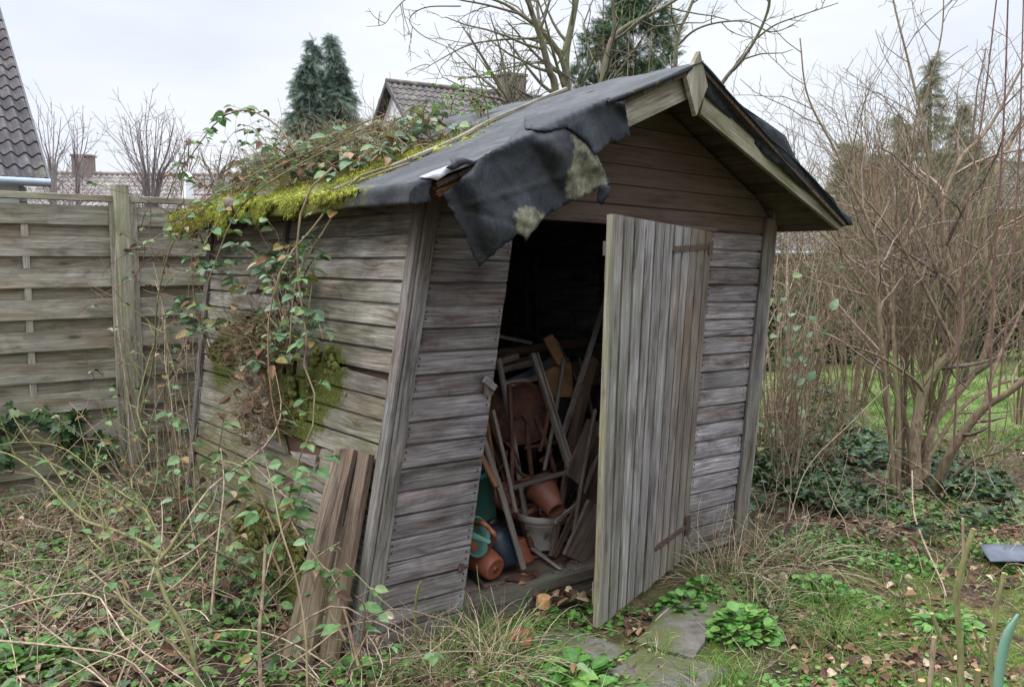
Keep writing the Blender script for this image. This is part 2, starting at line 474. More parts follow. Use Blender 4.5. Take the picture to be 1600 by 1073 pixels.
def leafm(name, stops, back=None, rough=.5, trans=.25, spec=.4, veins=True):
    """leaf material: tone picked per leaf from wk alpha, a little light passes through"""
    m, nt, b = new_mat(name); n = N(nt)
    a = n.attr('wk', 'Alpha')
    col = n.ramp(a, stops)
    x, y, z = n.sep(n.attr('wc'))
    f = n.noise(n.pos(), 45.0, 3)
    col = n.mix(1.0, col, n.ramp(f, [(.3, (.72, .74, .7)), (.7, (1.2, 1.18, 1.1))]), 'MULTIPLY')
    if veins:
        ay = n.m('ABSOLUTE', y)
        v = n.m('ABSOLUTE', n.m('SUBTRACT', n.m('FRACT', n.m('MULTIPLY', n.m('SUBTRACT', x, n.m('MULTIPLY', ay, .8)), 7.0)), .5))
        col = n.mix(n.m('MULTIPLY', n.rng(v, .0, .10, 1, 0), .25), col, n.mix(1.0, col, (1.5, 1.5, 1.35), 'MULTIPLY'))
        col = n.mix(n.m('MULTIPLY', n.rng(ay, .0, .02, 1, 0), .45), col, n.mix(1.0, col, (1.7, 1.7, 1.5), 'MULTIPLY'))
    nt.links.new(col, b.inputs['Base Color'])
    b.inputs['Roughness'].default_value = rough
    b.inputs['Specular IOR Level'].default_value = spec
    if trans:
        tr = nt.nodes.new('ShaderNodeBsdfTranslucent'); nt.links.new(col, tr.inputs[0])
        ms = nt.nodes.new('ShaderNodeMixShader'); ms.inputs[0].default_value = trans
        nt.links.new(b.outputs[0], ms.inputs[1]); nt.links.new(tr.outputs[0], ms.inputs[2])
        nt.links.new(ms.outputs[0], [q for q in nt.nodes if q.type == 'OUTPUT_MATERIAL'][0].inputs[0])
    return m

def barkm(name, c1, c2, moss=None, lo=.5, hi=.7, rnd=.35):
    m, nt, b = new_mat(name); n = N(nt)
    P = n.pos(); mpn = nt.nodes.new('ShaderNodeMapping'); nt.links.new(P, mpn.inputs[0]); mpn.inputs['Scale'].default_value = (1, 1, .35)
    f = n.noise(mpn.outputs[0], 45.0, 5, .65)
    col = n.ramp(f, [(.3, c1), (.7, c2)])
    a = n.attr('wk', 'Alpha'); t = n.rng(a, 0, 1, 1-rnd, 1+rnd); col = n.mix(1.0, col, n.comb(t, t, t), 'MULTIPLY')
    if moss: col = n.mix(n.rng(n.noise(P, 2.5, 4, .6), lo, hi, 0, 1), col, moss)
    nt.links.new(col, b.inputs['Base Color']); b.inputs['Roughness'].default_value = .85
    b.inputs['Specular IOR Level'].default_value = .25
    nt.links.new(n.bump(f, .5, .01), b.inputs['Normal'])
    return m

M = {}
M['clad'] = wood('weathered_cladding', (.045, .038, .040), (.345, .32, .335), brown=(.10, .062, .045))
M['side'] = wood('mossy_cladding', (.055, .047, .042), (.43, .40, .37), brown=(.11, .078, .05), green=(.16, .155, .06))
M['trim'] = wood('weathered_trim', (.05, .043, .04), (.28, .26, .25), brown=(.10, .062, .045), var=.25)
M['door'] = wood('weathered_door_boards', (.042, .037, .039), (.345, .325, .34), brown=(.16, .10, .06), var=.3, knots=.8)
M['deck'] = wood('stained_roof_boards', (.03, .02, .017), (.105, .07, .055), brown=(.10, .062, .045), var=.3)
M['gable'] = wood('dark_gable_boards', (.018, .013, .012), (.115, .085, .075), brown=(.10, .062, .045), var=.25)  # wood kept brown under the roof, with the overhang's shade in its colour
M['barge'] = wood('barge_board_wood', (.10, .085, .065), (.46, .42, .36), brown=(.12, .07, .05), green=(.22, .23, .10), var=.1, knots=.3)
M['fence'] = wood('fence_wood', (.15, .132, .108), (.50, .465, .405), brown=(.12, .085, .055), green=(.25, .26, .11), var=.2)
M['rot'] = wood('rotten_wood', (.09, .04, .02), (.36, .19, .09), brown=(.10, .05, .03), var=.2, bump=1.0, knots=.2)
M['plank'] = wood('leaning_plank_wood', (.04, .028, .020), (.28, .215, .16), brown=(.12, .065, .04), green=(.22, .19, .08), var=.25, bump=.9)
M['inner'] = wood('interior_timber', (.07, .055, .045), (.26, .21, .17), brown=(.11, .065, .045), var=.35)
M['pole'] = wood('tool_handle_wood', (.10, .085, .075), (.36, .32, .28), brown=(.11, .065, .045), var=.25, knots=.2)

def felt_mat():
    m, nt, b = new_mat('roofing_felt'); n = N(nt)
    P = n.pos(); k = nt.nodes.new('ShaderNodeAttribute'); k.attribute_name = 'wk'
    kc = nt.nodes.new('ShaderNodeSeparateColor'); nt.links.new(k.outputs['Color'], kc.inputs[0])
    f = n.noise(P, 6.0, 8, .75, 1.0); g = n.noise(P, 150.0, 3, .7)
    col = n.ramp(f, [(.36, (.004, .0045, .0065)), (.64, (.026, .029, .037))])
    col = n.mix(n.m('MULTIPLY', n.rng(g, .55, .75, 0, 1), .35), col, (.13, .135, .14))
    dust = n.noise(P, 3.3, 9, .75, .8)
    col = n.mix(n.m('MULTIPLY', n.m('ADD', n.rng(dust, .42, .62, 0, 1), .10), n.m('MULTIPLY', kc.outputs[2], .40)), col, (.13, .13, .128))
    # bare yellow-grey backing where the felt has turned over or algae sits (wk green)
    bk = n.noise(P, 14.0, 6, .7)
    bc = n.ramp(bk, [(.34, (.035, .033, .027)), (.50, (.13, .125, .085)), (.70, (.30, .285, .21))])
    edge = n.m('ADD', kc.outputs[1], n.m('MULTIPLY', n.m('SUBTRACT', n.noise(P, 12.0, 6, .75), .5), 1.5))
    col = n.mix(n.rng(edge, .38, .62, 0, 1), col, bc)
    mn = n.noise(P, 11.0, 6, .75)
    mf = n.rng(n.m('SUBTRACT', n.m('MULTIPLY', kc.outputs[0], 1.15), n.m('MULTIPLY', mn, .95)), -.05, .10, 0, 1)
    col = n.mix(mf, col, n.ramp(n.noise(P, 70.0, 3), [(.3, (.05, .055, .01)), (.7, (.17, .18, .03))]))
    nt.links.new(col, b.inputs['Base Color'])
    b.inputs['Roughness'].default_value = .6; b.inputs['Specular IOR Level'].default_value = .22
    hb = n.m('ADD', n.m('MULTIPLY', g, .12), n.m('MULTIPLY', n.noise(P, 14.0, 6, .6, .6), 1.0))
    nt.links.new(n.bump(hb, .35, .009), b.inputs['Normal'])
    return m
M['felt'] = felt_mat()
M['rust'] = simple('rusty_iron', (.04, .018, .014), (.17, .072, .043), 14, .8, .4, .2)
M['rustdk'] = simple('dark_rusty_iron', (.05, .03, .025), (.12, .075, .06), 30, .7, .4, .4)
M['nail'] = simple('nail_iron', (.02, .016, .014), (.05, .035, .028), 30, .7, .2)
M['terra'] = simple('terracotta_plastic', (.22, .065, .035), (.34, .11, .058), 9, .5, .12, extra=[((.16, .10, .07), 22, .58, .72)])
M['pot'] = simple('brown_plastic_pot', (.17, .058, .035), (.27, .10, .062), 9, .5, .12, extra=[((.20, .16, .13), 25, .60, .75)])
M['cream'] = simple('cream_pot', (.34, .31, .27), (.50, .46, .41), 8, .6, .2, extra=[((.17, .13, .095), 13, .54, .68)])
M['teal'] = simple('teal_plastic', (.012, .075, .062), (.025, .13, .105), 9, .55, .1, extra=[((.07, .07, .06), 18, .5, .7)])
M['mint'] = simple('mint_plastic', (.07, .19, .15), (.11, .25, .20), 9, .55, .1, extra=[((.12, .11, .09), 18, .5, .7)])
M['navy'] = simple('navy_plastic', (.008, .013, .022), (.013, .025, .042), 7, .45, .08, extra=[((.10, .12, .14), 30, .62, .75)])
M['ochre'] = simple('ochre_board', (.20, .10, .035), (.30, .16, .06), 6, .7, .1, extra=[((.10, .06, .03), 9, .5, .7)])
M['cork'] = simple('pale_wood_block', (.42, .22, .09), (.55, .32, .15), 14, .8, .3)
M['steel'] = simple('dull_steel', (.10, .12, .15), (.22, .25, .29), 10, .35, .1, .7)
M['black'] = simple('black_plastic', (.008, .008, .009), (.02, .02, .022), 10, .5, .1)
M['stem'] = barkm('bramble_stem', (.11, .06, .045), (.30, .21, .14), (.22, .22, .10), .45, .7)
M['drystem'] = barkm('dry_stem', (.13, .092, .062), (.40, .315, .22), rnd=.5)
M['greenstem'] = barkm('green_stem', (.095, .095, .035), (.235, .225, .10), rnd=.3)
M['cane'] = barkm('red_cane', (.085, .045, .04), (.20, .115, .095), rnd=.35)
M['bark'] = barkm('shrub_bark', (.085, .058, .038), (.30, .225, .15), (.15, .15, .07), .5, .72)
M['treebark'] = barkm('tree_bark', (.065, .055, .042), (.20, .175, .13), (.12, .125, .06), .42, .66, .2)
M['twig'] = barkm('purple_brown_twig', (.10, .068, .058), (.30, .225, .18), rnd=.5)
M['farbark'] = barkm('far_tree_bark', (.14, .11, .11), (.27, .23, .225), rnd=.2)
M['bleaf'] = leafm('bramble_leaf', [(0, (.05, .11, .035)), (.35, (.085, .17, .055)), (.6, (.13, .23, .08)), (.8, (.17, .26, .15)), (.93, (.19, .20, .05)), (1, (.24, .12, .05))])
M['pleaf'] = leafm('pale_bramble_leaf', [(0, (.06, .115, .055)), (.35, (.12, .20, .115)), (.65, (.21, .29, .21)), (.88, (.17, .25, .07)), (1, (.28, .20, .08))])
M['ivy'] = leafm('ivy_leaf', [(0, (.017, .042, .015)), (.5, (.034, .075, .025)), (.85, (.07, .125, .042)), (1, (.12, .16, .055))], rough=.35, trans=.1)
M['herb'] = leafm('herb_leaf', [(0, (.055, .15, .03)), (.5, (.10, .25, .05)), (1, (.20, .36, .09))], trans=.3)
M['grass'] = leafm('grass_blade', [(0, (.06, .15, .025)), (.5, (.12, .26, .045)), (.8, (.20, .33, .07)), (1, (.30, .33, .11))], veins=False, trans=.3)
M['straw'] = leafm('dry_grass', [(0, (.15, .10, .065)), (.5, (.35, .265, .175)), (1, (.62, .53, .39))], veins=False, trans=.15, rough=.7)
M['dead'] = leafm('dead_leaf', [(0, (.045, .027, .02)), (.45, (.12, .062, .038)), (.75, (.21, .12, .068)), (.92, (.34, .23, .15)), (1, (.48, .40, .31))], trans=.1, rough=.8)
M['moss'] = simple('moss', (.055, .058, .010), (.38, .40, .045), 13, .95, 1.0, dist=.01, detail=6, rnd=.3, extra=[((.36, .27, .12), 7, .62, .78)])
M['mossdk'] = simple('dark_moss', (.022, .026, .006), (.17, .18, .03), 16, .95, 1.0, dist=.01, detail=6, rnd=.3)
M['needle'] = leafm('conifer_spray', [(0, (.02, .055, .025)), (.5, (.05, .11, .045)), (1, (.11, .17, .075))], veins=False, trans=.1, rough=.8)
M['needleblue'] = leafm('hazy_conifer_spray', [(0, (.075, .12, .11)), (.5, (.12, .175, .15)), (1, (.18, .23, .175))], veins=False, trans=.1, rough=.8)  # lightened spray colour stands in for haze over the distance
M['needlebrown'] = leafm('brownish_conifer_spray', [(0, (.11, .125, .09)), (.5, (.17, .18, .125)), (1, (.25, .24, .16))], veins=False, trans=.1, rough=.8)
# ------------------------------------------------------------ the shed
def sm(x, a, b):
    t = min(1, max(0, (x-a)/(b-a))); return t*t*(3-2*t)
def blob(p, c, r): return math.exp(-((p[0]-c[0])**2+(p[1]-c[1])**2+(p[2]-c[2])**2)/(r*r))
SH = empty('garden_shed', G(860, 900), 'old racked timber garden shed with torn black roofing felt and its door hanging open', 'shed')
HB = .0532                      # one board of cladding, as a share of the wall height
CR, CEL, CER, ARI = 1.39, 1.03, 1.022, .495
AEL, AER = -.074, 1.085
slL = (CR-CEL)/(ARI-AEL); slR = (CR-CER)/(AER-ARI)
def under(a): return (CEL + (a-AEL)*slL if a < ARI else CER + (AER-a)*slR) - .028
def a_lo(c): return max(0.0, AEL + (c + .028 - CEL)/slL)
def a_hi(c): return min(1.0, AER - (c + .028 - CER)/slR)
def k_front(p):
    z = p[2]/WT; br = .55*sm(z, .86, 1.06) + .25*sm(z, .55, .9)  # browner towards the top: less weathered wood, plus eave shade put into the colour
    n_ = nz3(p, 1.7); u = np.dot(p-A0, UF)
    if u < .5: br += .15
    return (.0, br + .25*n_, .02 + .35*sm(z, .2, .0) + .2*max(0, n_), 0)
OL, OR0, OR1, CH0 = .2, .793, .762, .988
def OR(c): return OR0 + (OR1-OR0)*c
mb = MB(); mbr = MB()
nails = MB()
def nail(p, n, r=.006):
    x = unit(np.cross(n, [0, 0, 1])); y = np.cross(n, x); a_ = np.arange(6)*math.pi/3
    nails.add(p + n*.0012 + r*(np.cos(a_)[:, None]*x + np.sin(a_)[:, None]*y), [tuple(range(6))])
def cladrun(mb, al, ah, c0, c1, wkf, n_, P, nseg=6, warp=.0025, tap=None, mi=0, lo=None, hi=None, groove=.013):
    a00, a10 = al(c0), ah(c0); a01, a11 = al(c1), ah(c1)
    board(mb, P(a00, c0), P(a10, c0), P(a01, c1), P(a11, c1), n_, .02, wk=wkf, nseg=nseg, groove=groove, warp=warp, mi=mi)
def PF(a, c): return S(a, 0, c)
k0 = .828 - 15*HB
lev = [k0 + i*HB for i in range(-1, 19)]
for i, c in enumerate(lev[:-1]):
    c0, c1 = max(c, -.02), c + HB
    if c1 <= CH0 + .01:
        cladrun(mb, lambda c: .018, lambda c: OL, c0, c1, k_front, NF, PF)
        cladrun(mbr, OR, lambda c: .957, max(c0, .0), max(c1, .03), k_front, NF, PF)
        for aa in (.035, OL-.008, OR(c0)+.01, .945):
            nail(S(aa, 0, c0 + HB*.3 + .004), NF); nail(S(aa, 0, c0 + HB*.68), NF)
mb.build('front_wall', M['clad'], SH); mbr.build('front_wall', M['clad'], SH)
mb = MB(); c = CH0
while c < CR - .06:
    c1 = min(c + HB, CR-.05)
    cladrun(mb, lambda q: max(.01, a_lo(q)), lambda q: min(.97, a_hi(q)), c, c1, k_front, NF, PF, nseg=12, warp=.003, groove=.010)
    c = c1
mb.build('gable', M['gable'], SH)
# lintel, jambs and sill
mb = MB()
beam(mb, S(OL-.01, -.004, CH0+.002), S(OR1+.01, -.004, CH0+.002), .045, .022, up=(0, 0, 1), wk=(0, .9, 0, 0))
mb.build('lintel', M['trim'], SH)
for a_0, a_1, sgn in ((OL, OL, -1), (OR0+.004, OR1+.004, 1)):
    mb = MB()
    beam(mb, S(a_0 - sgn*.004, .022, .02), S(a_1 - sgn*.004, .022, CH0), .045, .03, up=UF, wk=(0, .7, .2, 0))
    mb.build('jamb', M['trim'], SH)
mb = MB()
ks = lambda p: (0, .25, .35+.3*nz3(p, 3), 0)
q0, q1 = S(OL-.19, 0, .0), S(.98, 0, .0)
board(mb, S(.02, 0, -.02)+NF*.012, S(.8, 0, -.02)+NF*.012, S(.02, 0, .024)+NF*.012, S(.8, 0, .022)+NF*.012, NF, .05, wk=ks, nseg=10, warp=.003)
board(mb, S(OL+.0015, 0, .021)+NF*.024, S(.8, 0, .021)+NF*.024, S(OL+.0015, 0, .047)+NF*.02, S(.8, 0, .047)+NF*.02, NF, .10, wk=ks, nseg=10, warp=.004)
mb.build('door_sill', M['trim'], SH)
# side wall: weathered, mossy, one board broken out
MC = [(on_left(515, 590), .20), (on_left(470, 640), .20), (on_left(400, 860), .30), (on_left(450, 880), .24), (on_left(350, 560), .22), (on_left(430, 560), .22), (on_left(440, 650), .12)]
def k_side(p):
    z = p[2]/WT; d = np.dot(p-A0, VF)/np.linalg.norm(C0-A0)
    ms = sum(.85*blob(p, c_, r_) for c_, r_ in MC)
    al = .15 + .55*sm(z, .95, .5) + .25*sm(z, .45, .1) + .2*sm(d, .2, .7)+.1
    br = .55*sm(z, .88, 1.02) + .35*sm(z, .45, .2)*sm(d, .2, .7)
    return (min(ms, .95), br + .2*nz3(p, 2), al, 0)
mb = MB()
PLf = lambda b, c: S(0, b, c)
lev = [.883 - 17*HB + i*HB for i in range(0, 20)]
for c in lev:
    c0, c1 = max(c, -.02), min(c + HB, 1.035)
    if c1 <= c0: continue
    if abs(c0 - (.883 - 6*HB)) < .001:      # the burst board
        cc = .012
        board(mb, S(0, .01, c0-.004)-NL*-.012, S(0, .42, c0), S(0, .02, c1-.018)+NL*.03, S(0, .42, c1), NL, .016, wk=k_side, nseg=9, groove=0, warp=.008, jag=.01)
        board(mb, S(0, .50, c0), S(0, 1, c0), S(0, .50, c1), S(0, 1, c1), NL, .02, wk=k_side, nseg=6, groove=.01, warp=.004)
        continue
    if abs(c0 - (.883 - 10*HB)) < .001:     # split and missing its middle
        board(mb, S(0, .02, c0), S(0, .27, c0), S(0, .02, c1), S(0, .25, c1), NL, .02, wk=k_side, nseg=4, groove=.01, jag=.01)
        board(mb, S(0, .42, c0), S(0, 1, c0), S(0, .46, c1), S(0, 1, c1), NL, .02, wk=k_side, nseg=6, groove=.01, jag=.01)
        board(mb, S(0, .26, c0)+NL*.02, S(0, .34, c0+.01)+NL*.05, S(0, .26, c0+.03)+NL*.02, S(0, .35, c0+.02)+NL*.05, NL, .012, wk=(.1, .1, 0, 0), nseg=3, jag=.01)
        continue
    cladrun(mb, lambda c: .012, lambda c: 1.0, c0, c1, k_side, NL, PLf, nseg=14, warp=.006 if c < .5 else .003, groove=.014)
    for bb in (.03, .5, .97): nail(S(0, bb, c0+HB*.3), NL); nail(S(0, bb, c0+HB*.7), NL)
sw = mb.build('side_wall', M['side'], SH)
mb = MB()
board(mb, S(.012, .0, 0), S(.012, 1, 0), S(.012, .0, 1.02), S(.012, 1, 1.02), NL, .006, wk=(0, 1, 0, 0), nseg=4)
for b_ in (.3, .66): beam(mb, S(.03, b_, 0), S(.03, b_, 1.02), .04, .04, up=NF, wk=(0, 1, 0, 0))
mb.build('side_wall_lining', M['inner'], SH)
mb = MB()
nr_ = unit(-NL)
for i in range(20):
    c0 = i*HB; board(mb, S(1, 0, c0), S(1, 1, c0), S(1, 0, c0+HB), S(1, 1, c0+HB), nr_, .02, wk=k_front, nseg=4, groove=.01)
mb.build('side_wall', M['clad'], SH)
mb = MB(); c = 0.0
while c < CR-.05:
    c1 = min(c+HB, CR-.04)
    board(mb, S(a_lo(c), 1, c), S(a_hi(c), 1, c), S(a_lo(c1), 1, c1), S(a_hi(c1), 1, c1), -NF, .02, wk=(0, 1, 0, 0), nseg=4, groove=.01)
    c = c1
mb.build('rear_wall', M['inner'], SH)
mb = MB()
for i in range(20):
    b0_, b1_ = i/20, (i+1)/20
    board(mb, S(.0, b0_, .043), S(1, b0_, .043), S(.0, b1_, .043), S(1, b1_, .043), (0, 0, 1), .02, wk=(0, .3, 0, 0), nseg=5, groove=0)
mb.build('floor', M['inner'], SH)
nails.build('nail_heads', M['nail'], SH)['kind'] = 'stuff'
# corner trims
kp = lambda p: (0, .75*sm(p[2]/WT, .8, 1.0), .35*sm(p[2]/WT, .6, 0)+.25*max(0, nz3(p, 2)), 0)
for (n0, p0, p1, w_, h_, up_) in (
        ('corner_trim', S(.012, 0, -.02)+NF*.012, S(.012, 0, 1.045)+NF*.012, .062, .024, NF),
        ('corner_trim', S(0, .009, -.02)+NL*.014, S(0, .009, 1.04)+NL*.014, .06, .026, NL),
        ('corner_trim', S(0, .99, -.02)+NL*.012, S(0, .99, 1.02)+NL*.012, .06, .024, NL),
        ('wall_batten', S(0, .53, .62)+NL*.014, S(0, .53, 1.03)+NL*.014, .03, .028, NL),
        ('corner_trim', S(.975, 0, 0)+NF*.012, S(.975, 0, 1.035)+NF*.012, .10, .024, NF),
        ('corner_trim', S(1.0, .012, 0)-NL*.014, S(1.0, .012, 1.02)-NL*.014, .07, .026, NL)):
    mb = MB(); beam(mb, p0, p1, w_, h_, up=up_, wk=kp, nseg=8, bend=.004)
    if n0 == 'corner_trim' and p0[0] < -.5 and w_ == .062:
        beam(mb, p0+UF*.033-NF*.004, p1+UF*.033-NF*.004, .014, .02, up=up_, wk=kp, nseg=8)
    mb.build(n0, M['trim'], SH)

# ---- roof
def RP(side, b, t, off=0.0):
    """t: 0 at the eave, 1 at the ridge; off: height above the deck top"""
    a_, c_ = (AEL + (ARI-AEL)*t, CEL + (CR-CEL)*t) if side < 0 else (AER + (ARI-AER)*t, CER + (CR-CER)*t)
    return S(a_, b, c_) + (NRL if side < 0 else NRR)*off
_e, _r, _b = S(AEL, -.14, CEL), S(ARI, -.14, CR), S(AEL, 1, CEL)
NRL = unit(np.cross(_r-_e, _b-_e)); NRL = NRL if NRL[2] > 0 else -NRL
_e2 = S(AER, -.14, CER); NRR = unit(np.cross(_r-_e2, S(AER, 1, CER)-_e2)); NRR = NRR if NRR[2] > 0 else -NRR
BF, BB = -.135, 1.05
for side in (-1, 1):
    mb = MB(); nb = 15
    for i in range(nb):
        t0, t1 = i/nb, (i+1)/nb
        g = .0015
        board(mb, RP(side, BF, t0+g), RP(side, BB, t0+g), RP(side, BF, t1-g), RP(side, BB, t1-g), NRL if side < 0 else NRR, .018, wk=(0, .1, .3 if side > 0 and i < 3 else 0, 0), nseg=6)
    mb.build('roof_deck', M['deck'], SH)
mb = MB()
for a_, c_ in ((ARI, CR-.045), (.2, under(.2)-.012), (.8, under(.8)-.012)):
    beam(mb, S(a_, .012, c_), S(a_, 1.0, c_), .04, .05, up=(0, 0, 1), wk=(0, 1, 0, 0))
mb.build('purlin', M['deck'], SH)
# fascia below the left eave
mb = MB(); beam(mb, RP(-1, -.10, .012, -.035), RP(-1, 1.03, .012, -.035), .02, .05, up=(0, 0, 1), wk=(0, 1, .2, 0), nseg=10)
beam(mb, RP(1, -.12, .012, -.03), RP(1, 1.03, .012, -.03), .02, .04, up=(0, 0, 1), wk=(0, 1, .2, 0), nseg=10)
mb.build('fascia', M['deck'], SH)
# barge boards
BO = (-BF)*np.linalg.norm(C0-A0)       # how far the roof stands out in front
def kb_(p): return (0, .25+.3*nz3(p, 4), .75 + .3*nz3(p, 2), 0)
def kbl(p): return (0, .2+.35*nz3(p, 5), .35 + .5*nz3(p, 3), 0)
def barge(mb, P0, P1, w0, w1, wk, n=10):
    d = unit(P1-P0); dn = unit(np.cross(d, NF)); dn = dn if dn[2] < 0 else -dn
    board(mb, P0+dn*w0, P1+dn*w1, P0, P1, NF, .024, wk=wk, nseg=n, warp=.003)
f0 = NF*(.022)
mb = MB()
pl_ = lambda x, y, o=.0: on_front(x, y, BO+.022+o)
barge(mb, pl_(748, 267), pl_(1082, 114), .10, .105, kbl)
mb.build('barge_board', M['barge'], SH)
mb = MB()
for i in range(9):                      # the rotten stump of its lower end, split into long fibres
    y0 = i*3.6
    beam(mb, pl_(752, 256+y0, -.012+.002*(i % 3)), pl_(679 + R.uniform(-4, 16), 285+y0*.78+R.uniform(-2, 2), -.012+R.uniform(-.006, .006)), .013, .022, up=NF, nseg=4, bend=.003, taper=R.uniform(.5, .9))
mb.build('rotten_barge_stump', M['rot'], SH)['label'] = 'split orange-brown rotten end of the left barge board'
mb = MB()
board(mb, pl_(1094, 178), pl_(1311, 359), pl_(1100, 148), pl_(1327, 350), NF, .024, wk=kb_, nseg=14, warp=.003)
mb.build('barge_board', M['barge'], SH)
mb = MB()
beam(mb, S(ARI, BF+.01, CR-.02), S(ARI, -.02, CR-.02), .03, .07)
mb.build('ridge_beam', M['deck'], SH)
# diamond finial
mb = MB()
dp = [on_front(x, y, BO+.07) for x, y in ((1094, 80), (1106, 135), (1088, 181), (1073, 121))]
c_ = sum(dp)/4
v, F = thicken(np.array(dp), [(0, 3, 2, 1)] if np.dot(np.cross(dp[3]-dp[0], dp[2]-dp[0]), NF) > 0 else [(0, 1, 2, 3)], .026, NF)
ofs = 3.0; wc = [(np.dot(p-c_, [0, 0, 1])+ofs, np.dot(p-c_, UF), 77.3) for p in v]
mb.add(v, F, wc, [(0, .1, .55, 0)]*8)
mb.build('diamond_finial', M['barge'], SH)

# felt on both slopes
def grid_sheet(mb, fn, nu, nv, wkf, th=.004, mi=0, keep=None):
    P = [(i/nu, j/nv) for j in range(nv+1) for i in range(nu+1)]
    v = np.array([fn(u, w_) for u, w_ in P])
    fs = [(j*(nu+1)+i, j*(nu+1)+i+1, (j+1)*(nu+1)+i+1, (j+1)*(nu+1)+i) for j in range(nv) for i in range(nu) if keep is None or keep((i+.5)/nu, (j+.5)/nv)]
    n = np.cross(v[1]-v[0], v[nu+1]-v[0])
    if n[2] < 0: fs = [f[::-1] for f in fs]
    used = sorted({i for f in fs for i in f}); mp_ = {o: i for i, o in enumerate(used)}
    v = v[used]; fs = [tuple(mp_[i] for i in f) for f in fs]
    vv, F = thicken(v, fs, th)
    k = np.array([wkf(p) for p in v]); mb.add(vv, F, vv, np.concatenate([k, k]), mi, True)
def k_felt(p):
    b_ = np.dot(p - S(0, -.14, 1), VF)/2.2; u = np.dot(p - S(AEL, 0, 1), UF)/1.5
    ms = .42*sm(b_, .22, .5)*sm(u, .75, .2) + .38*sm(u, .10, .0)*sm(b_, .02, .25)
    return (ms, .02 + .10*nz3(p, 3), 1, 0)
def felt_left(u, w_):                   # u: along the depth, w_: eave drop -> ridge
    b = BF - .006 + (BB+.012-BF)*u
    wr = .011*nz3((b*5, w_*7, 1), 1) + .007*abs(nz3((b*14, w_*5, 5), 1)) + .006*max(0, math.sin(b*26+3*nz3((b*2, w_*5, 9))))**6*sm(b, .9, .2) + .004
    if w_ < .10:                        # folded down over the eave
        q = RP(-1, b, -.015, .008); drop = (.10-w_)/.10
        return q + V(0, 0, -1)*(.075 + .02*nz3((b*5, 3, 3)))*drop + NL*(.012*math.sin(drop*2.5) + .010*nz3((b*9, drop*2, 3)))
    t = -.015 + (w_-.10)/.90*1.02
    return RP(-1, b, t, .008 + wr)
mb = MB(); grid_sheet(mb, felt_left, 150, 60, k_felt)
mb.build('roof_felt', M['felt'], SH)
def felt_right(u, w_):
    b = BF - .004 + (BB+.012-BF)*u; t = -.02 + w_*1.03
    lift = .035*sm(u, .10, .0)*max(0, math.sin(w_*5.5))
    return RP(1, b, t, .010 + lift + .004*nz3((b*6, w_*9, 8)))
mb = MB(); grid_sheet(mb, felt_right, 60, 40, lambda p: (.0, .1, 0, 0))
rf = mb.build('roof_felt', M['felt'], SH)
# the loose front edge of the right slope, lifting off the barge board
ol = [(1098, 106), (1110, 118), (1135, 143), (1162, 167), (1195, 189), (1227, 212), (1234, 226), (1243, 246), (1262, 272), (1283, 292), (1301, 308), (1309, 322), (1331, 344), (1333, 352), (1326, 352), (1302, 333), (1284, 320), (1252, 292), (1222, 262), (1196, 243), (1150, 195), (1104, 150)]
p2, v, fs = sheet_px(ol, lambda x, y: on_front(x, y, BO + .050 - .012*math.sin(x*.05) - .02*sm(y - (106+(x-1098)*1.05), 0, 25)), 7)
if np.dot(np.cross(v[fs[0][1]]-v[fs[0][0]], v[fs[0][2]]-v[fs[0][0]]), NF) < 0: fs = [f[::-1] for f in fs]
mb = MB(); vv, F = thicken(v, fs, .006); mb.add(vv, F, vv, (0, .08, 0, 0), 0, True)
# joins that edge back to the slope
e_ = [on_front(x, y, BO+.045) for x, y in ol[:13]]
for i in range(12):
    b0_, b1_ = e_[i], e_[i+1]; bk = VF*.16
    k_ = .0
    mb.add([b0_, b1_, b1_+bk-V(0, 0, .01), b0_+bk-V(0, 0, .01)], [(0, 1, 2, 3)], None, (0, .08, 0, 0), 0, True)
mb.build('loose_felt_edge', M['felt'], SH)
# ridge capping felt
mb = MB()
def cap(u, w_):
    b = BF-.004+(BB+.01-BF)*u
    s_ = (w_-.5)*2
    q = RP(-1 if s_ < 0 else 1, b, 1-abs(s_)*.13, .016)
    q0_ = S(ARI, b, CR)+V(0, 0, .014)
    f_ = sm(abs(s_), 0, .35); return q0_*(1-f_)+q*f_ + V(0, 0, .004)*nz3((b*9, s_, 0))
grid_sheet(mb, cap, 60, 10, lambda p: (.15*max(0, nz3(p, 2)), .10, 1, 0)); mb.build('ridge_capping', M['felt'], SH)

# torn flap hanging over the front
PRO = S(AEL, BF, CEL) + NRL*.014
def conv(x, y, off=0.0, k=.03, fold=True):
    off += .016; r = ray(x, y)
    dr = np.dot(PRO + NRL*off - O, NRL)/np.dot(r, NRL)
    P_ = A0 + NF*(BO + .055 + off)
    dh = np.dot(P_ - O, NF)/np.dot(r, NF)
    if dr <= 0: dr = 0
    h = max(k - abs(dr-dh), 0)/k
    d = max(dr, dh) + h*h*k*.25
    below = sm(dh - dr, 0, .5)
    if fold:
        s_ = (x-700)*.55 + (y-260)*.85; q_ = (x-700)*.8 - (y-260)*.6
        d -= below*max(-.018, .042*math.sin(q_*.042+.6) + .024*math.sin(q_*.09+s_*.02) + .014*nz3((x*.03, y*.03, 0)) + .035*nz3((x*.012, y*.012, 4)) + .02*abs(nz3((q_*.035, s_*.008, 8))))
        d -= below*(.010*math.exp(-((s_-q_*.3-72)/3)**2) + .008*math.exp(-((x-.22*(y-300)-742)/3)**2) - .010*math.exp(-((y-.3*(x-740)-330)/4)**2))
    return O + r*d
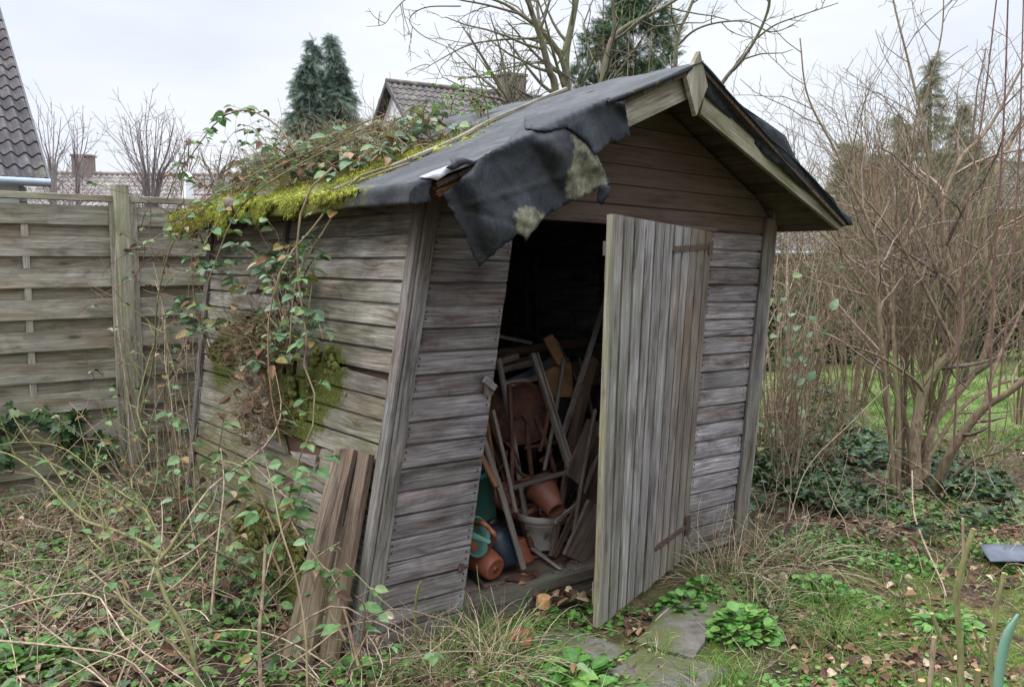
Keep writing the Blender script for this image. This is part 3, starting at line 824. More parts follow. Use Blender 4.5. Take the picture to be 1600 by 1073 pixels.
def inpoly(x, y, P):
    c = False; j = len(P)-1
    for i in range(len(P)):
        if (P[i][1] > y) != (P[j][1] > y) and x < (P[j][0]-P[i][0])*(y-P[i][1])/(P[j][1]-P[i][1]+1e-9)+P[i][0]: c = not c
        j = i
    return c
Y1 = [(884, 203), (896, 209), (912, 219), (931, 241), (955, 288), (935, 294), (905, 311), (884, 318), (876, 306), (882, 286), (892, 262), (896, 235)]
Y2 = [(797, 326), (826, 322), (852, 328), (858, 336), (850, 345), (825, 378), (812, 366), (798, 342)]
def k_flap(x, y):
    s_ = 0; k_ = 0
    for r_ in (0, 5, 10, 15):
        for q_ in range(8 if r_ else 1):
            k_ += 1; dx, dy = r_*math.cos(q_*.785), r_*math.sin(q_*.785)
            s_ += 1.0*(inpoly(x+dx, y+dy, Y1) or inpoly(x+dx, y+dy, Y2))
    return (0, -.04 + .86*s_/k_ + .10*nz3((x*.02, y*.02, 2)), .12 + .5*nz3((x*.015, y*.015, 7)), 0)
FA = [(739, 262), (752, 246), (790, 222), (822, 190), (845, 180), (880, 180), (884, 198), (905, 213), (931, 241), (941, 258), (954, 288), (945, 293), (935, 294), (920, 304), (905, 310), (882, 321), (858, 334), (842, 350), (829, 366), (822, 378), (819, 370), (808, 366), (798, 375), (774, 395), (750, 417), (741, 402), (730, 374), (718, 350), (706, 326), (697, 312), (690, 303), (700, 298), (709, 290), (716, 286), (724, 275), (733, 268)]
FB = [(818, 181), (840, 178), (870, 174), (905, 166), (930, 156), (952, 153), (962, 158), (975, 160), (980, 185), (985, 211), (972, 219), (963, 226), (957, 220), (944, 232), (930, 242), (921, 226), (905, 213), (886, 199), (850, 205), (820, 200)]
mb = MB()
def fray(P, amp=1.6, step=4):
    o = []; rr_ = random.Random(3)
    for i in range(len(P)):
        a_, b_ = V(*P[i]), V(*P[(i+1) % len(P)]); k = max(1, int(np.linalg.norm(b_-a_)/step))
        for j in range(k): o.append(tuple(a_+(b_-a_)*j/k + (0 if j == 0 else 1)*V(rr_.uniform(-amp, amp), rr_.uniform(-amp, amp))))
    return o
for poly, of in ((fray(FA), 0.0), (fray(FB, 1.0), .007)):
    p2, v, fs = sheet_px(poly, lambda x, y: conv(x, y, of), 5)
    f = fs[0]
    if np.dot(np.cross(v[f[1]]-v[f[0]], v[f[2]]-v[f[0]]), O - v[f[0]]) < 0: fs = [f[::-1] for f in fs]
    vv, F = thicken(v, fs, .004); k = np.array([k_flap(*q) if of == 0 else (0, .12, 0, 0) for q in p2])
    mb.add(vv, F, vv, np.concatenate([k, k]), 0, True)
# dangling curl
p2, v, fs = sheet_px([(935, 293), (938, 289), (950, 289), (955, 294), (953, 303), (940, 321), (932, 313)], lambda x, y: conv(x, y, .012+.0006*(x-935)), 5)
f = fs[0]
if np.dot(np.cross(v[f[1]]-v[f[0]], v[f[2]]-v[f[0]]), O - v[f[0]]) < 0: fs = [f[::-1] for f in fs]
vv, F = thicken(v, fs, .004); mb.add(vv, F, vv, (0, 0, 0, 0), 0, True)
mb.build('torn_felt_flap', M['felt'], SH)['label'] = 'torn sheet of black felt drooping over the doorway with pale algae patches'
# pale lifted scrap and ragged lip above the rotten stump
M['lilac'] = simple('pale_underlay', (.22, .22, .25), (.42, .42, .46), 20, .5, .2)
def lip(poly, off, mat, nm, wk=(0, .1, 0, 0)):
    p2, v, fs = sheet_px(poly, lambda x, y: conv(x, y, off + .004*math.sin(x*.3), fold=False), 4)
    f = fs[0]
    if np.dot(np.cross(v[f[1]]-v[f[0]], v[f[2]]-v[f[0]]), O - v[f[0]]) < 0: fs = [f[::-1] for f in fs]
    vv, F = thicken(v, fs, .004); mb = MB(); mb.add(vv, F, vv, wk, 0, True); return mb.build(nm, mat, SH)
lip([(655, 276), (675, 268), (700, 259), (722, 253), (736, 252), (741, 256), (722, 263), (700, 271), (684, 282), (672, 278)], .010, M['lilac'], 'lifted_underlay')
lip([(697, 262), (706, 256), (702, 247), (712, 244), (728, 248), (745, 253), (740, 258), (728, 256), (716, 262), (708, 266)], .022, M['felt'], 'torn_felt_lip')
lip([(640, 300), (656, 277), (676, 278), (672, 290), (668, 316), (655, 319), (640, 319)], .002, M['felt'], 'felt_hem')
# battens nailed over the felt, down the slope
def on_roof(x, y, off=.012):
    r = ray(x, y); P_ = S(AEL, BF, CEL)+NRL*off
    return O + r*np.dot(P_-O, NRL)/np.dot(r, NRL)
mb = MB()
bt = [(884, 139), (770, 187), (716, 216), (640, 249), (560, 280), (520, 298)]
for i in range(len(bt)-1): beam(mb, on_roof(*bt[i], .026), on_roof(*bt[i+1], .026), .030, .018, up=NRL, wk=lambda p: (.25*sm(np.dot(p-on_roof(700, 222), UF), .1, -.5), .1, .4, 0), nseg=4)
mb.build('felt_batten', M['barge'], SH)
mb = MB()
# thin fillet along the top of the barge, under the felt
beam(mb, on_front(972, 156, BO+.03), on_front(1076, 108, BO+.03), .014, .018, up=NF, wk=(.0, .1, .5, 0)); mb.build('fillet', M['barge'], SH)
# rolled lip of felt along the front edge near the ridge
mb = MB(); tube(mb, [conv(x, y, .004) for x, y in ((948, 160), (985, 146), (1020, 132), (1055, 117), (1080, 106))], .011, 8, (.3, .2, 0, 0)); mb.build('rolled_felt_edge', M['felt'], SH)

# ---- door
DR = empty('door', (G(1075, 870)), None, None); DR.parent = SH; DR.location = Vector(tuple(G(1075, 870))) - SH.location
Hb, Ht = S(OR0, 0, .004)+NF*.02, S(OR1, 0, CH0-.006)+NF*.02
Fb = G(935, 980, .03)
nd = unit(np.cross(Fb-Hb, Ht-Hb)); nd = nd if np.dot(nd, O-Hb) > 0 else -nd
Ft = PL(958, 334, Hb, nd)
wd = [1, .95, 1.05, .9, 1, 1.1, 1.0, .95, 1.0, 1.05, .9]; tot = sum(wd); acc = 0
def kd(i):
    ri = i/len(wd)
    def f(p): return (0, .55*sm(ri, .50, .75)*(.6+nz3(p, 3)) + .1, .35*sm(p[2], .5, .0)+.5*sm(ri, .3, .0)*.5+.15, 0)
    return f
mb = MB()
for i, w_ in enumerate(wd):             # 0 = free edge
    u0, u1 = acc/tot, (acc+w_)/tot; acc += w_
    g = .0022 + R.uniform(0, .0015)
    L0b, L1b = Fb*(1-u0-g)+Hb*(u0+g), Fb*(1-u1+g)+Hb*(u1-g)
    L0t, L1t = Ft*(1-u0-g)+Ht*(u0+g), Ft*(1-u1+g)+Ht*(u1-g)
    L0b, L1b = L0b+V(0, 0, R.uniform(-.008, .004)), L1b+V(0, 0, R.uniform(-.008, .004))
    board(mb, L0b, L0t, L1b, L1t, nd, .020, wk=kd(i), nseg=8, groove=.012, warp=.002)
db = mb.build('door_boards', M['door'], DR)
mb = MB()
for t_ in (.12, .5, .87):               # ledges behind
    P_, Q_ = Fb*(1-t_)+Ft*t_, Hb*(1-t_)+Ht*t_
    beam(mb, P_*.98+Q_*.02-nd*.032, P_*.04+Q_*.96-nd*.032, .02, .10, up=Ft-Fb, wk=(0, .4, .2, 0))
mb.build('door_ledge', M['inner'], DR)
mb = MB(); beam(mb, Fb - nd*.010 + V(0, 0, .005) - unit(Hb-Fb)*.006, Ft - nd*.010 - V(0, 0, .004) - unit(Hb-Fb)*.006, .028, .010, up=unit(Hb-Fb), wk=(0, .15, .7, 0), nseg=8)
mb.build('door_edge', M['barge'], DR)
for y_ in (388, 652):
    mb = MB(); P_ = PL(948, y_, Fb-nd*.045-unit(Hb-Fb)*.02, nd)
    beam(mb, P_-V(0, 0, .03), P_+V(0, 0, .03), .03, .025, up=nd, wk=(0, .3, .4, 0)); mb.build('latch_keep', M['trim'], DR)
mb = MB(); P_ = PL(930, 925, Fb-nd*.05, nd); beam(mb, P_-V(0, 0, .05), P_+V(0, 0, .05), .03, .02, up=nd, wk=(0, 0, 1, 0)); mb.build('door_stop', M['barge'], DR)
def strap(x0, y0, x1, y1, w0, w1, plate):
    P_, Q_ = PL(x0, y0, Hb+nd*.004, nd), PL(x1, y1, Hb+nd*.004, nd)
    up_ = unit(Ht-Hb); mb = MB()
    v = [P_-up_*w0*.5, Q_-up_*w1*.5, Q_+up_*w1*.5, P_+up_*w0*.5]
    tip = P_ - unit(Q_-P_)*w0*.45
    v = v + [tip]
    f = [(0, 1, 2, 3, 4)]
    if np.dot(np.cross(v[1]-v[0], v[2]-v[0]), nd) < 0: f = [f[0][::-1]]
    vv, F = thicken(np.array(v), f, .005, nd); mb.add(vv, F)
    h = mb.build('strap_hinge', M['rustdk'], DR)
    mb = MB()
    for t_ in (.12, .42, .70, .93):
        c = P_*(1-t_)+Q_*t_; lathe(mb, [(.008, 0), (.006, .003), (0.0005, .0045)], c, nd, 8)
    mb.build('bolt', M['rust'], h)
    mb = MB(); v = [PL(x, y, Hb+nd*.006, nd) for x, y in plate]; f = [(0, 1, 2, 3)]
    if np.dot(np.cross(v[1]-v[0], v[2]-v[0]), nd) < 0: f = [f[0][::-1]]
    vv, F = thicken(np.array(v), f, .006, nd); mb.add(vv, F)
    tube(mb, [v[0]-V(0, 0, .01), v[3]+V(0, 0, .01)], .008, 8)
    mb.build('hinge_plate', M['rustdk'], h)
strap(1054, 390, 1109, 385, .034, .030, [(1109, 378), (1115, 378), (1113, 398), (1107, 398)])
strap(1026, 856, 1073, 822, .032, .030, [(1072, 806), (1080, 805), (1079, 834), (1071, 836)])
# turn-button latch on the left panel
LT = empty('turn_latch', on_front(765, 600)); LT.parent = SH; LT.location = Vector(tuple(on_front(765, 600))) - SH.location
mb = MB(); beam(mb, on_front(764, 586, .03), on_front(764, 616, .03), .035, .03, up=NF, wk=(0, .6, .2, 0)); mb.build('latch_block', M['trim'], LT)
mb = MB(); beam(mb, on_front(757, 592, .055), on_front(773, 606, .055), .03, .02, up=NF, wk=(0, 0, .1, 0)); mb.build('latch_bar', M['door'], LT)
mb = MB(); beam(mb, on_front(722, 880, .008), on_front(719, 893, .008), .025, .012, up=NF); mb.build('door_keep', M['rustdk'], SH)
# ------------------------------------------------------------ the ground
def gh(x, y):
    n1 = mnoise.noise(Vector((x*.9, y*.9, 3.1))); n2 = mnoise.noise(Vector((x*3.5, y*3.5, 7.7))); n3 = mnoise.noise(Vector((x*14, y*14, 1.7)))
    d = math.hypot(x, y)
    h = .035*n1 + .022*n2 + .008*n3*(1 if d < 9 else 0)
    if d > 9: h *= max(.25, 1 - (d-9)/8)
    # shed footprint and threshold stay level
    p = V(x, y, 0) - A0; u = np.dot(p, UF)/2.6; v_ = np.dot(p, VF)/2.2
    e_ = max(-u, u-1, -v_-.05, v_-1, 0)
    h = h*min(1, .15+e_*2.2) - .02 - .05*max(0, min(1, u))
    h += .05*sm(x, 2.2, 4.0)*sm(y, 7.5, 5.0)
    return h
def axis(lo, hi, fine_lo, fine_hi, st):
    a_ = list(np.arange(fine_lo, fine_hi, st)); s_ = st; x = fine_hi
    while x < hi: a_.append(x); s_ *= 1.16; x += s_
    a_.append(hi); s_ = st; x = fine_lo; b_ = []
    while x > lo: s_ *= 1.16; x -= s_; b_.append(max(x, lo))
    return np.array(b_[::-1] + a_)
gx, gy = axis(-700, 700, -4.5, 4.8, .035), axis(-30, 1500, 1.6, 8.0, .035)
gv = np.array([(x, y, gh(x, y)) for y in gy for x in gx])
nx, ny = len(gx), len(gy)
i_ = np.arange(nx-1)[None]; j_ = np.arange(ny-1)[:, None]*nx
gf = np.stack([i_+j_, i_+1+j_, i_+1+j_+nx, i_+j_+nx], -1).reshape(-1, 4)
def ground_mat():
    m, nt, b = new_mat('garden_soil'); n = N(nt); P = n.pos()
    x, y, z = n.sep(P)
    f = n.noise(P, 7.0, 8, .7)
    soil = n.ramp(f, [(.3, (.010, .0065, .005)), (.5, (.032, .020, .016)), (.7, (.075, .05, .037))])
    lit = n.vor(P, 55.0, out='Color')
    ls = n.nt.nodes.new('ShaderNodeSeparateColor'); nt.links.new(lit, ls.inputs[0])
    litc = n.ramp(ls.outputs[0], [(0, (.025, .015, .012)), (.5, (.08, .046, .030)), (.85, (.15, .10, .065)), (1, (.26, .20, .14))])
    col = n.mix(n.m('MULTIPLY', n.rng(n.noise(P, 3.0, 4), .4, .6, .25, .8), 1), soil, litc)
    # moss and short grass
    mg = n.noise(P, 2.4, 7, .7)
    mossc = n.ramp(n.noise(P, 40.0, 5, .7), [(.3, (.045, .05, .012)), (.5, (.105, .125, .028)), (.7, (.19, .21, .05))])
    right = n.rng(x, .3, 1.6, 0, 1); near = n.rng(y, 4.9, 4.1, 0, 1)
    mm = n.m('MULTIPLY', n.rng(mg, .42, .55, 0, 1), n.m('ADD', n.m('MULTIPLY', n.m('MULTIPLY', right, near), .95), .22), clamp=True)
    col = n.mix(mm, col, mossc)
    # lawn beyond the shrubs
    lw = n.m('ADD', n.m('ADD', y, n.m('MULTIPLY', x, .35)), n.m('MULTIPLY', n.m('SUBTRACT', n.noise(P, .9, 4), .5), 2.2))
    lm = n.m('MULTIPLY', n.rng(lw, 9.6, 10.6, 0, 1), n.rng(x, 1.6, 2.6, 0, 1))
    lawn = n.ramp(n.noise(P, 6.0, 6, .7), [(.3, (.085, .13, .035)), (.7, (.19, .265, .07))])
    col = n.mix(n.m('MULTIPLY', lm, n.rng(n.noise(P, 1.4, 5, .7), .28, .45, .35, 1.0)), col, lawn)
    nt.links.new(col, b.inputs['Base Color']); b.inputs['Roughness'].default_value = .95
    b.inputs['Specular IOR Level'].default_value = .2
    h = n.m('ADD', n.noise(P, 30.0, 6, .7), n.m('MULTIPLY', ls.outputs[1], .5))
    nt.links.new(n.bump(h, .9, .02), b.inputs['Normal'])
    return m
mb = MB(); mb.add(gv, gf, smooth=True)
tag(mb.build('ground', ground_mat()), kind='structure')

# paving slabs by the door
M['slab'] = simple('mossy_concrete', (.06, .052, .044), (.19, .175, .15), 9, .9, .5, extra=[((.075, .085, .022), 4, .42, .56), ((.04, .03, .024), 9, .52, .66)])
def slab(px, label, z=-.024):
    c = [G(*q, 0) for q in px]; mb = MB()
    ctr = sum(c)/4; n_ = 10
    vt = []
    for j in range(n_+1):
        for i in range(n_+1):
            u, w_ = i/n_, j/n_
            p = (c[0]*(1-u)+c[1]*u)*(1-w_)+(c[3]*(1-u)+c[2]*u)*w_
            e_ = min(u, 1-u, w_, 1-w_)*n_
            vt.append((p[0]+R.uniform(-.006, .006), p[1]+R.uniform(-.006, .006), z + .004*nz3(p, 8) - (.012 if e_ < .5 else 0)))
    fs = [(j*(n_+1)+i, j*(n_+1)+i+1, (j+1)*(n_+1)+i+1, (j+1)*(n_+1)+i) for j in range(n_) for i in range(n_)]
    v = np.array(vt); nn = np.cross(v[1]-v[0], v[n_+1]-v[0])
    if nn[2] < 0: fs = [f[::-1] for f in fs]
    vv, F = thicken(v, fs, .045, (0, 0, 1)); mb.add(vv, F, smooth=False)
    return tag(mb.build('paving_slab', M['slab'], origin=ctr), label, 'paving slab', 'paving slabs in front of the door')
slab([(800, 1012), (885, 1060), (985, 1000), (868, 962)], 'mossy grey paving slab nearest the sill, left of the door corner')
slab([(905, 1072), (1075, 1120), (1140, 1030), (1000, 1000)], 'cracked mossy slab in front of the open door corner, lowest in the picture')
slab([(995, 990), (1085, 1015), (1130, 940), (1060, 905)], 'pale slab lying under the bottom edge of the open door')

# ------------------------------------------------------------ fence
FD = unit(V(.795, .606, 0)); FN = unit(V(.606, -.795, 0)); F0 = V(-2.86, 6.235, 0)
def fs_(px, z=1.0, y=500): # fence coordinate under a picture column
    p = PL(px, y, F0, FN); return np.dot(p-F0, FD)
def fp(s, z, off=0.0): return F0 + FD*s + FN*off + V(0, 0, z)
FH = 2.10
kf = lambda p: (0, .25*max(0, nz3(p, 1.5)), .35 + .35*sm(np.dot(p-F0, FD), .0, .3) + .5*nz3(p, 1.1) + .35*sm(p[2], .9, .1), 0)
def fence_panel(s0, s1, label):
    r = empty('slatted_fence', fp((s0+s1)/2, 0), label, 'fence', 'slatted timber fence panels')
    mb = MB(); pitch = .218; i = 0; z = FH-.075
    while z > .06:
        z0 = max(z-.135, .04)
        sg = .0
        board(mb, fp(s0+.02, z0, .012), fp(s1-.02, z0, .012), fp(s0+.02, z, .020), fp(s1-.02, z, .020), FN, .012, wk=kf, nseg=14, warp=.005)
        z2 = z-.12; z3 = max(z2-.125, .03)
        if z2 > .1: board(mb, fp(s0+.02, z3, -.020), fp(s1-.02, z3, -.020), fp(s0+.02, z2, -.014), fp(s1-.02, z2, -.014), FN, .012, wk=lambda p: (0, .45, .3, 0), nseg=12, warp=.004)
        z -= pitch
    mb.build('slats', M['fence'], r)
    for s_ in (s0+.02, s1-.025):
        mb = MB(); beam(mb, fp(s_, .02, .028), fp(s_, FH-.045, .028), .045, .024, up=FN, wk=kf, nseg=8); mb.build('stile', M['fence'], r)
    mb = MB()
    for s_ in (s0 + (s1-s0)*.5,): beam(mb, fp(s_, .02, -.001), fp(s_, FH-.06, -.001), .045, .016, up=FN, wk=kf, nseg=8)
    mb.build('strut', M['fence'], r)
    mb = MB(); beam(mb, fp(s0, FH-.022, .010), fp(s1, FH-.022, .010), .07, .045, up=(0, 0, 1), wk=lambda p: (0, .1, .75, 0), nseg=12); mb.build('top_rail', M['fence'], r)
    mb = MB(); beam(mb, fp(s0, .012, .010), fp(s1, .012, .010), .06, .05, up=(0, 0, 1), wk=kf, nseg=12); mb.build('bottom_rail', M['fence'], r)
    return r
sL = fs_(187); sC = fs_(46)
fence_panel(sL-2*(sL-sC), sL, 'weathered grey fence panel left of the tall green-tinged post')
fence_panel(fs_(209), fs_(209)+1.8, 'green-stained fence panel between the tall post and the shed')
fence_panel(sL-4*(sL-sC)-.12, sL-2*(sL-sC)-.12, 'farthest left fence panel, mostly outside the picture')
r = empty('fence_post', fp(sL-2*(sL-sC)-.06, 0), 'square fence post at the outer end of the left fence panel', 'fence post')
mb = MB(); beam(mb, fp(sL-2*(sL-sC)-.06, -.1, .03), fp(sL-2*(sL-sC)-.06, FH+.075, .03), .105, .105, up=FN, wk=lambda p: (0, .1, .85, 0), nseg=10, mb_bev=.012); mb.build('post', M['fence'], r)
r = empty('fence_post', fp(fs_(200), 0), 'tall square fence post with greenish algae, rising above both panels', 'fence post')
mb = MB(); sP = fs_(201)
beam(mb, fp(sP-.0, -.1, .03), fp(sP-.03, FH+.075, .03), .105, .105, up=FN, wk=lambda p: (0, .1, .85, 0), nseg=10, mb_bev=.012); mb.build('post', M['fence'], r)
mb = MB()
beam(mb, fp(sP+.045, FH-.38, .09), fp(sP+.12, FH-.38, .09), .012, .02, up=FN); beam(mb, fp(sP-.03, FH-.38, .092), fp(sP+.03, FH-.38, .092), .012, .02, up=FN); mb.build('bracket', M['rustdk'], r)

# ------------------------------------------------------------ neighbouring houses
def tiles(mb, e0, e1, r0, r1, nc, nrw, amp=.03, step=.035):
    """pantile roof between eave e0-e1 and ridge r0-r1"""
    nn = unit(np.cross(e1-e0, r0-e0)); nn = nn if nn[2] > 0 else -nn
    U = nc*6
    for k in range(nrw):
        t0, t1 = k/nrw, (k+1)/nrw+.008
        v = []; idt = []
        for t_, lf in ((t0, step), (t0+1e-4, step+.0), (t1, .0)):
            for i in range(U+1):
                u = i/U
                ph = (u*nc) % 1
                w_ = math.sin(ph*2*math.pi)*amp
                v.append((e0*(1-u)+e1*u)*(1-t_) + (r0*(1-u)+r1*u)*t_ + nn*(w_+lf)); idt.append((math.floor(u*nc-.001)*7.3+k*3.1))
        v = np.array(v); v[:U+1] -= nn*step
        f = [(j*(U+1)+i, j*(U+1)+i+1, (j+1)*(U+1)+i+1, (j+1)*(U+1)+i) for j in range(2) for i in range(U)]
        wk = np.zeros((len(v), 4)); wk[:, 3] = np.modf(np.sin(np.array(idt))*43.7)[0] % 1
        mb.add(v, f, None, wk, 0, False)
def tilem(nm, c1, c2, lich):
    return simple(nm, c1, c2, 3, .85, .4, rnd=.25, extra=[(lich, 2.2, .56, .70), (tuple(.6*c for c in c1), 5, .6, .75)])
M['tile_a'] = tilem('dark_pantiles', (.035, .031, .033), (.085, .075, .078), (.15, .15, .10))
M['tile_b'] = tilem('hazy_brown_tiles', (.165, .142, .136), (.25, .218, .205), (.30, .30, .22))  # brown paled by distance haze, painted into the tile colour
M['tile_c'] = tilem('brown_tiles', (.070, .060, .058), (.13, .112, .107), (.22, .21, .14))
M['render'] = simple('white_render', (.62, .63, .64), (.72, .73, .74), 2, .9, .1)
M['zinc'] = simple('zinc_gutter', (.20, .24, .29), (.32, .37, .43), 3, .5, .1, .4)
M['brick'] = simple('red_brick', (.22, .075, .05), (.34, .13, .09), 8, .9, .3)
M['glass'] = simple('window_glass', (.03, .035, .04), (.06, .07, .08), 2, .15, 0)
def wallbox(mb, P, h):
    """vertical walls round a ground polygon"""
    P = [np.asarray(p, float) for p in P]
    for i in range(len(P)):
        a_, b_ = P[i], P[(i+1) % len(P)]
        mb.add([a_, b_, b_+V(0, 0, h), a_+V(0, 0, h)], [(0, 1, 2, 3)])
def house(name, label, E, ed, up, L, run, ze, zr, mats, chim=None, nc=20, nr_=14, amp=.03, wall='render', back=True):
    """E: eave end on the ground plane (the verge seen), ed: direction along the eave, up: horizontal direction to the ridge"""
    ed, up = unit(ed), unit(up); r = empty(name, (E[0], E[1], 0), label, 'house')
    z = lambda p, h: V(p[0], p[1], h)
    e0, e1 = z(E, ze), z(E+ed*L, ze); r0, r1 = z(E+up*run, zr), z(E+ed*L+up*run, zr); b0_, b1_ = z(E+up*run*2, ze), z(E+ed*L+up*run*2, ze)
    mb = MB(); tiles(mb, e0, e1, r0, r1, nc, nr_, amp)
    tiles(mb, b1_, b0_, r1, r0, nc//3, nr_//2, amp)
    tube(mb, [r0+V(0, 0, .03), r1+V(0, 0, .03)], .11, 8, (0, 0, 0, .6)); rf = mb.build('roof', mats, r)
    if chim:
        for s_, w_, h_ in chim:
            c = r0*(1-s_)+r1*s_ ; mb = MB(); beam(mb, c-V(0, 0, .5), c+V(0, 0, h_), w_, w_*.7, up=up); beam(mb, c+V(0, 0, h_), c+V(0, 0, h_+.1), w_+.12, w_*.7+.12, up=up)
            mb.build('chimney', M['brick'] if wall != 'render' or s_ > 2 else M['chim'], rf)
    ins = .35; mb = MB()
    q = [z(E+ed*ins+up*ins, 0), z(E+ed*(L-ins)+up*ins, 0), z(E+ed*(L-ins)+up*(2*run-ins), 0), z(E+ed*ins+up*(2*run-ins), 0)]
    wallbox(mb, q, ze-.05)
    for o_ in (ins, L-ins):
        pk = z(E+ed*o_+up*run, zr-.12); mb.add([z(E+ed*o_+up*ins, ze-.06), z(E+ed*o_+up*(2*run-ins), ze-.06), pk], [(0, 1, 2)])
    mb.build('wall', M[wall], r)
    for o_ in (0.0,):
        for (p_, q_) in ((z(E+ed*o_-up*.02, ze-.05), z(E+ed*o_+up*run, zr-.05)), (z(E+ed*o_+up*run*2, ze-.05), z(E+ed*o_+up*run, zr-.05))):
            mb = MB(); beam(mb, p_, q_, .04, .16); mb.build('verge_board', M['vergeb'], r)
    mb = MB(); tube(mb, [e0-up*.09+V(0, 0, -.04), e1-up*.09+V(0, 0, -.04)], .075, 10); mb.build('gutter', M['zinc'], r)
    return r
M['chim'] = simple('brown_brick_chimney', (.13, .10, .09), (.22, .17, .155), 9, .9, .3)
M['vergeb'] = simple('dark_verge', (.05, .05, .055), (.10, .10, .105), 6, .7, .1)
E1 = AT(77, 283, 15.5); ze = E1[2]
hA = house('tiled_house', 'dark pantiled house roof with a zinc gutter at the left edge of the picture', E1, -FD, V(-.606, .795, 0), 7.0, 4.9, ze, ze+4.1, M['tile_a'], nc=32, nr_=17, amp=.045, wall='render')
mb = MB(); pd = AT(36, 300, 15.55); tube(mb, [V(pd[0], pd[1], 0), V(pd[0], pd[1], ze-.1)], .06, 10); mb.build('downpipe', M['zinc'], hA)
E2 = AT(460, 270, 46.0)
hB = house('terraced_house', 'long low hazy brown terrace roof far behind the fence with one chimney', V(E2[0]+.5, E2[1]-1, 0), V(-1, -.14, 0), V(-.12, 1, 0), 17.0, 4.2, 3.0, 6.25, M['tile_b'], chim=[(.70, 1.0, .9)], nc=60, nr_=14, amp=.04)
# white gabled house: the gable faces the viewer's left, its ridge runs away to the right
gp = AT(603, 128, 34.0)
ed = unit(V(.86, .5, 0)); up2 = unit(V(-.5, .86, 0)); rz = gp[2]; run = 4.0
hC = house('gabled_house', 'white gabled house with a brown tiled roof and chimney behind the bramble heap', V(gp[0], gp[1], 0) - up2*run, ed, up2, 9.0, run, rz-3.6, rz, M['tile_c'], chim=[(.62, 1.0, .75)], nc=34, nr_=14)
# houses glimpsed beyond the shrubs on the right
hD = house('brick_house', 'grey-roofed red brick house glimpsed through the shrubs at the right edge', V(AT(1455, 300, 42)[0], 42, 0), V(1, .35, 0), V(-.3, 1, 0), 16.0, 4.2, 4.2, 7.0, M['tile_c'], chim=None, nc=40, nr_=12, wall='brick')
hE = house('brick_house', 'small red brick building glimpsed right behind the open side of the shed', V(AT(1195, 300, 30)[0], 30, 0), V(1, .1, 0), V(-.1, 1, 0), 3.2, 2.0, 1.9, 2.7, M['tile_c'], nc=12, nr_=8, wall='brick')
mb = MB(); P_ = AT(294, 304, 8.6)
lathe(mb, [(.07, -P_[2]), (.065, -.4), (.06, 0), (.048, .10), (.044, .16), (.062, .165), (.055, .19), (.02, .235), (.001, .24)], V(P_[0], P_[1], P_[2]-.02), (0, 0, 1), 4, smooth=False)
tag(mb.build('garden_lantern', M['render']), 'small white pointed post top showing just over the fence', 'lantern')
# ------------------------------------------------------------ things inside and beside the shed
FZ = float(S(.4, .1, .045)[2]) + .006
def IN(x, y, d): return on_front(x, y, -d)
def FL(x, y, z=0.0): return G(x, y, FZ + z)
def one(name, mb, mat, label, cat, group=None, origin=None):
    return tag(mb.build(name, mat, origin=origin if origin is not None else None), label, cat, group)
def timber(name, p, q, w, h, label, cat, mat='inner', group=None, up=None, wk=(0, .2, 0, 0), **k):
    mb = MB(); beam(mb, p, q, w, h, up=NF if up is None else up, wk=wk, nseg=6, **k)
    return one(name, mb, M[mat], label, cat, group, origin=p)

# the two long handles in the doorway
r = empty('broken_tool_handle', FL(876, 889), 'grey round tool handle standing in the middle of the doorway, foot splintered', 'tool handle')
p0, p1, p2 = IN(779, 560, .62), None, None
foot = FL(829, 852, .03); e_ = foot + (p0-foot)
mb = MB(); tube(mb, spline([p0, p0*.5+foot*.5+NF*.006, foot + (p0-foot)*.05], 10), .0175, 10, (0, .1, .1, .5)); mb.build('shaft', M['pole'], r)
mb = MB(); tube(mb, spline([foot+(p0-foot)*.09, foot+(p0-foot)*.03, FL(833, 860, .02)], 8), [.0195]*5+[.018, .016, .014], 10, (0, .9, 0, .5)); mb.build('socket', M['rust'], r)
mb = MB(); beam(mb, FL(832, 856, .03), FL(876, 889, .008), .03, .014, wk=(0, 0, .1, 0), nseg=5, taper=.5); mb.build('broken_splinter', M['pole'], r)
r = empty('garden_hoe', FL(815, 890), 'grey round hoe handle at the left of the doorway with flat rusty blade', 'hoe')
mb = MB(); q0, q1 = IN(750, 668, .30), FL(818, 888, .03); tube(mb, spline([q0, q0*.5+q1*.5+NF*.01, q1], 9), .0165, 10, (0, .15, .1, .5)); mb.build('shaft', M['pole'], r)
mb = MB(); tube(mb, [q1+(q0-q1)*.10, q1-V(0, 0, .012)], [.018, .012], 8); mb.build('socket', M['rustdk'], r)
mb = MB(); c = FL(817, 899, .012); an = np.linspace(0, 2*math.pi, 19)[:-1]
v = np.array([c + UF*.105*math.cos(t)*(1 if math.sin(t) > 0 else .9) + VF*.05*math.sin(t) + V(0, 0, .008*math.cos(2*t)) for t in an]); vv, F = thicken(v, [tuple(range(18))], .005, (0, 0, 1)); mb.add(vv, F); mb.build('blade', M['rust'], r)

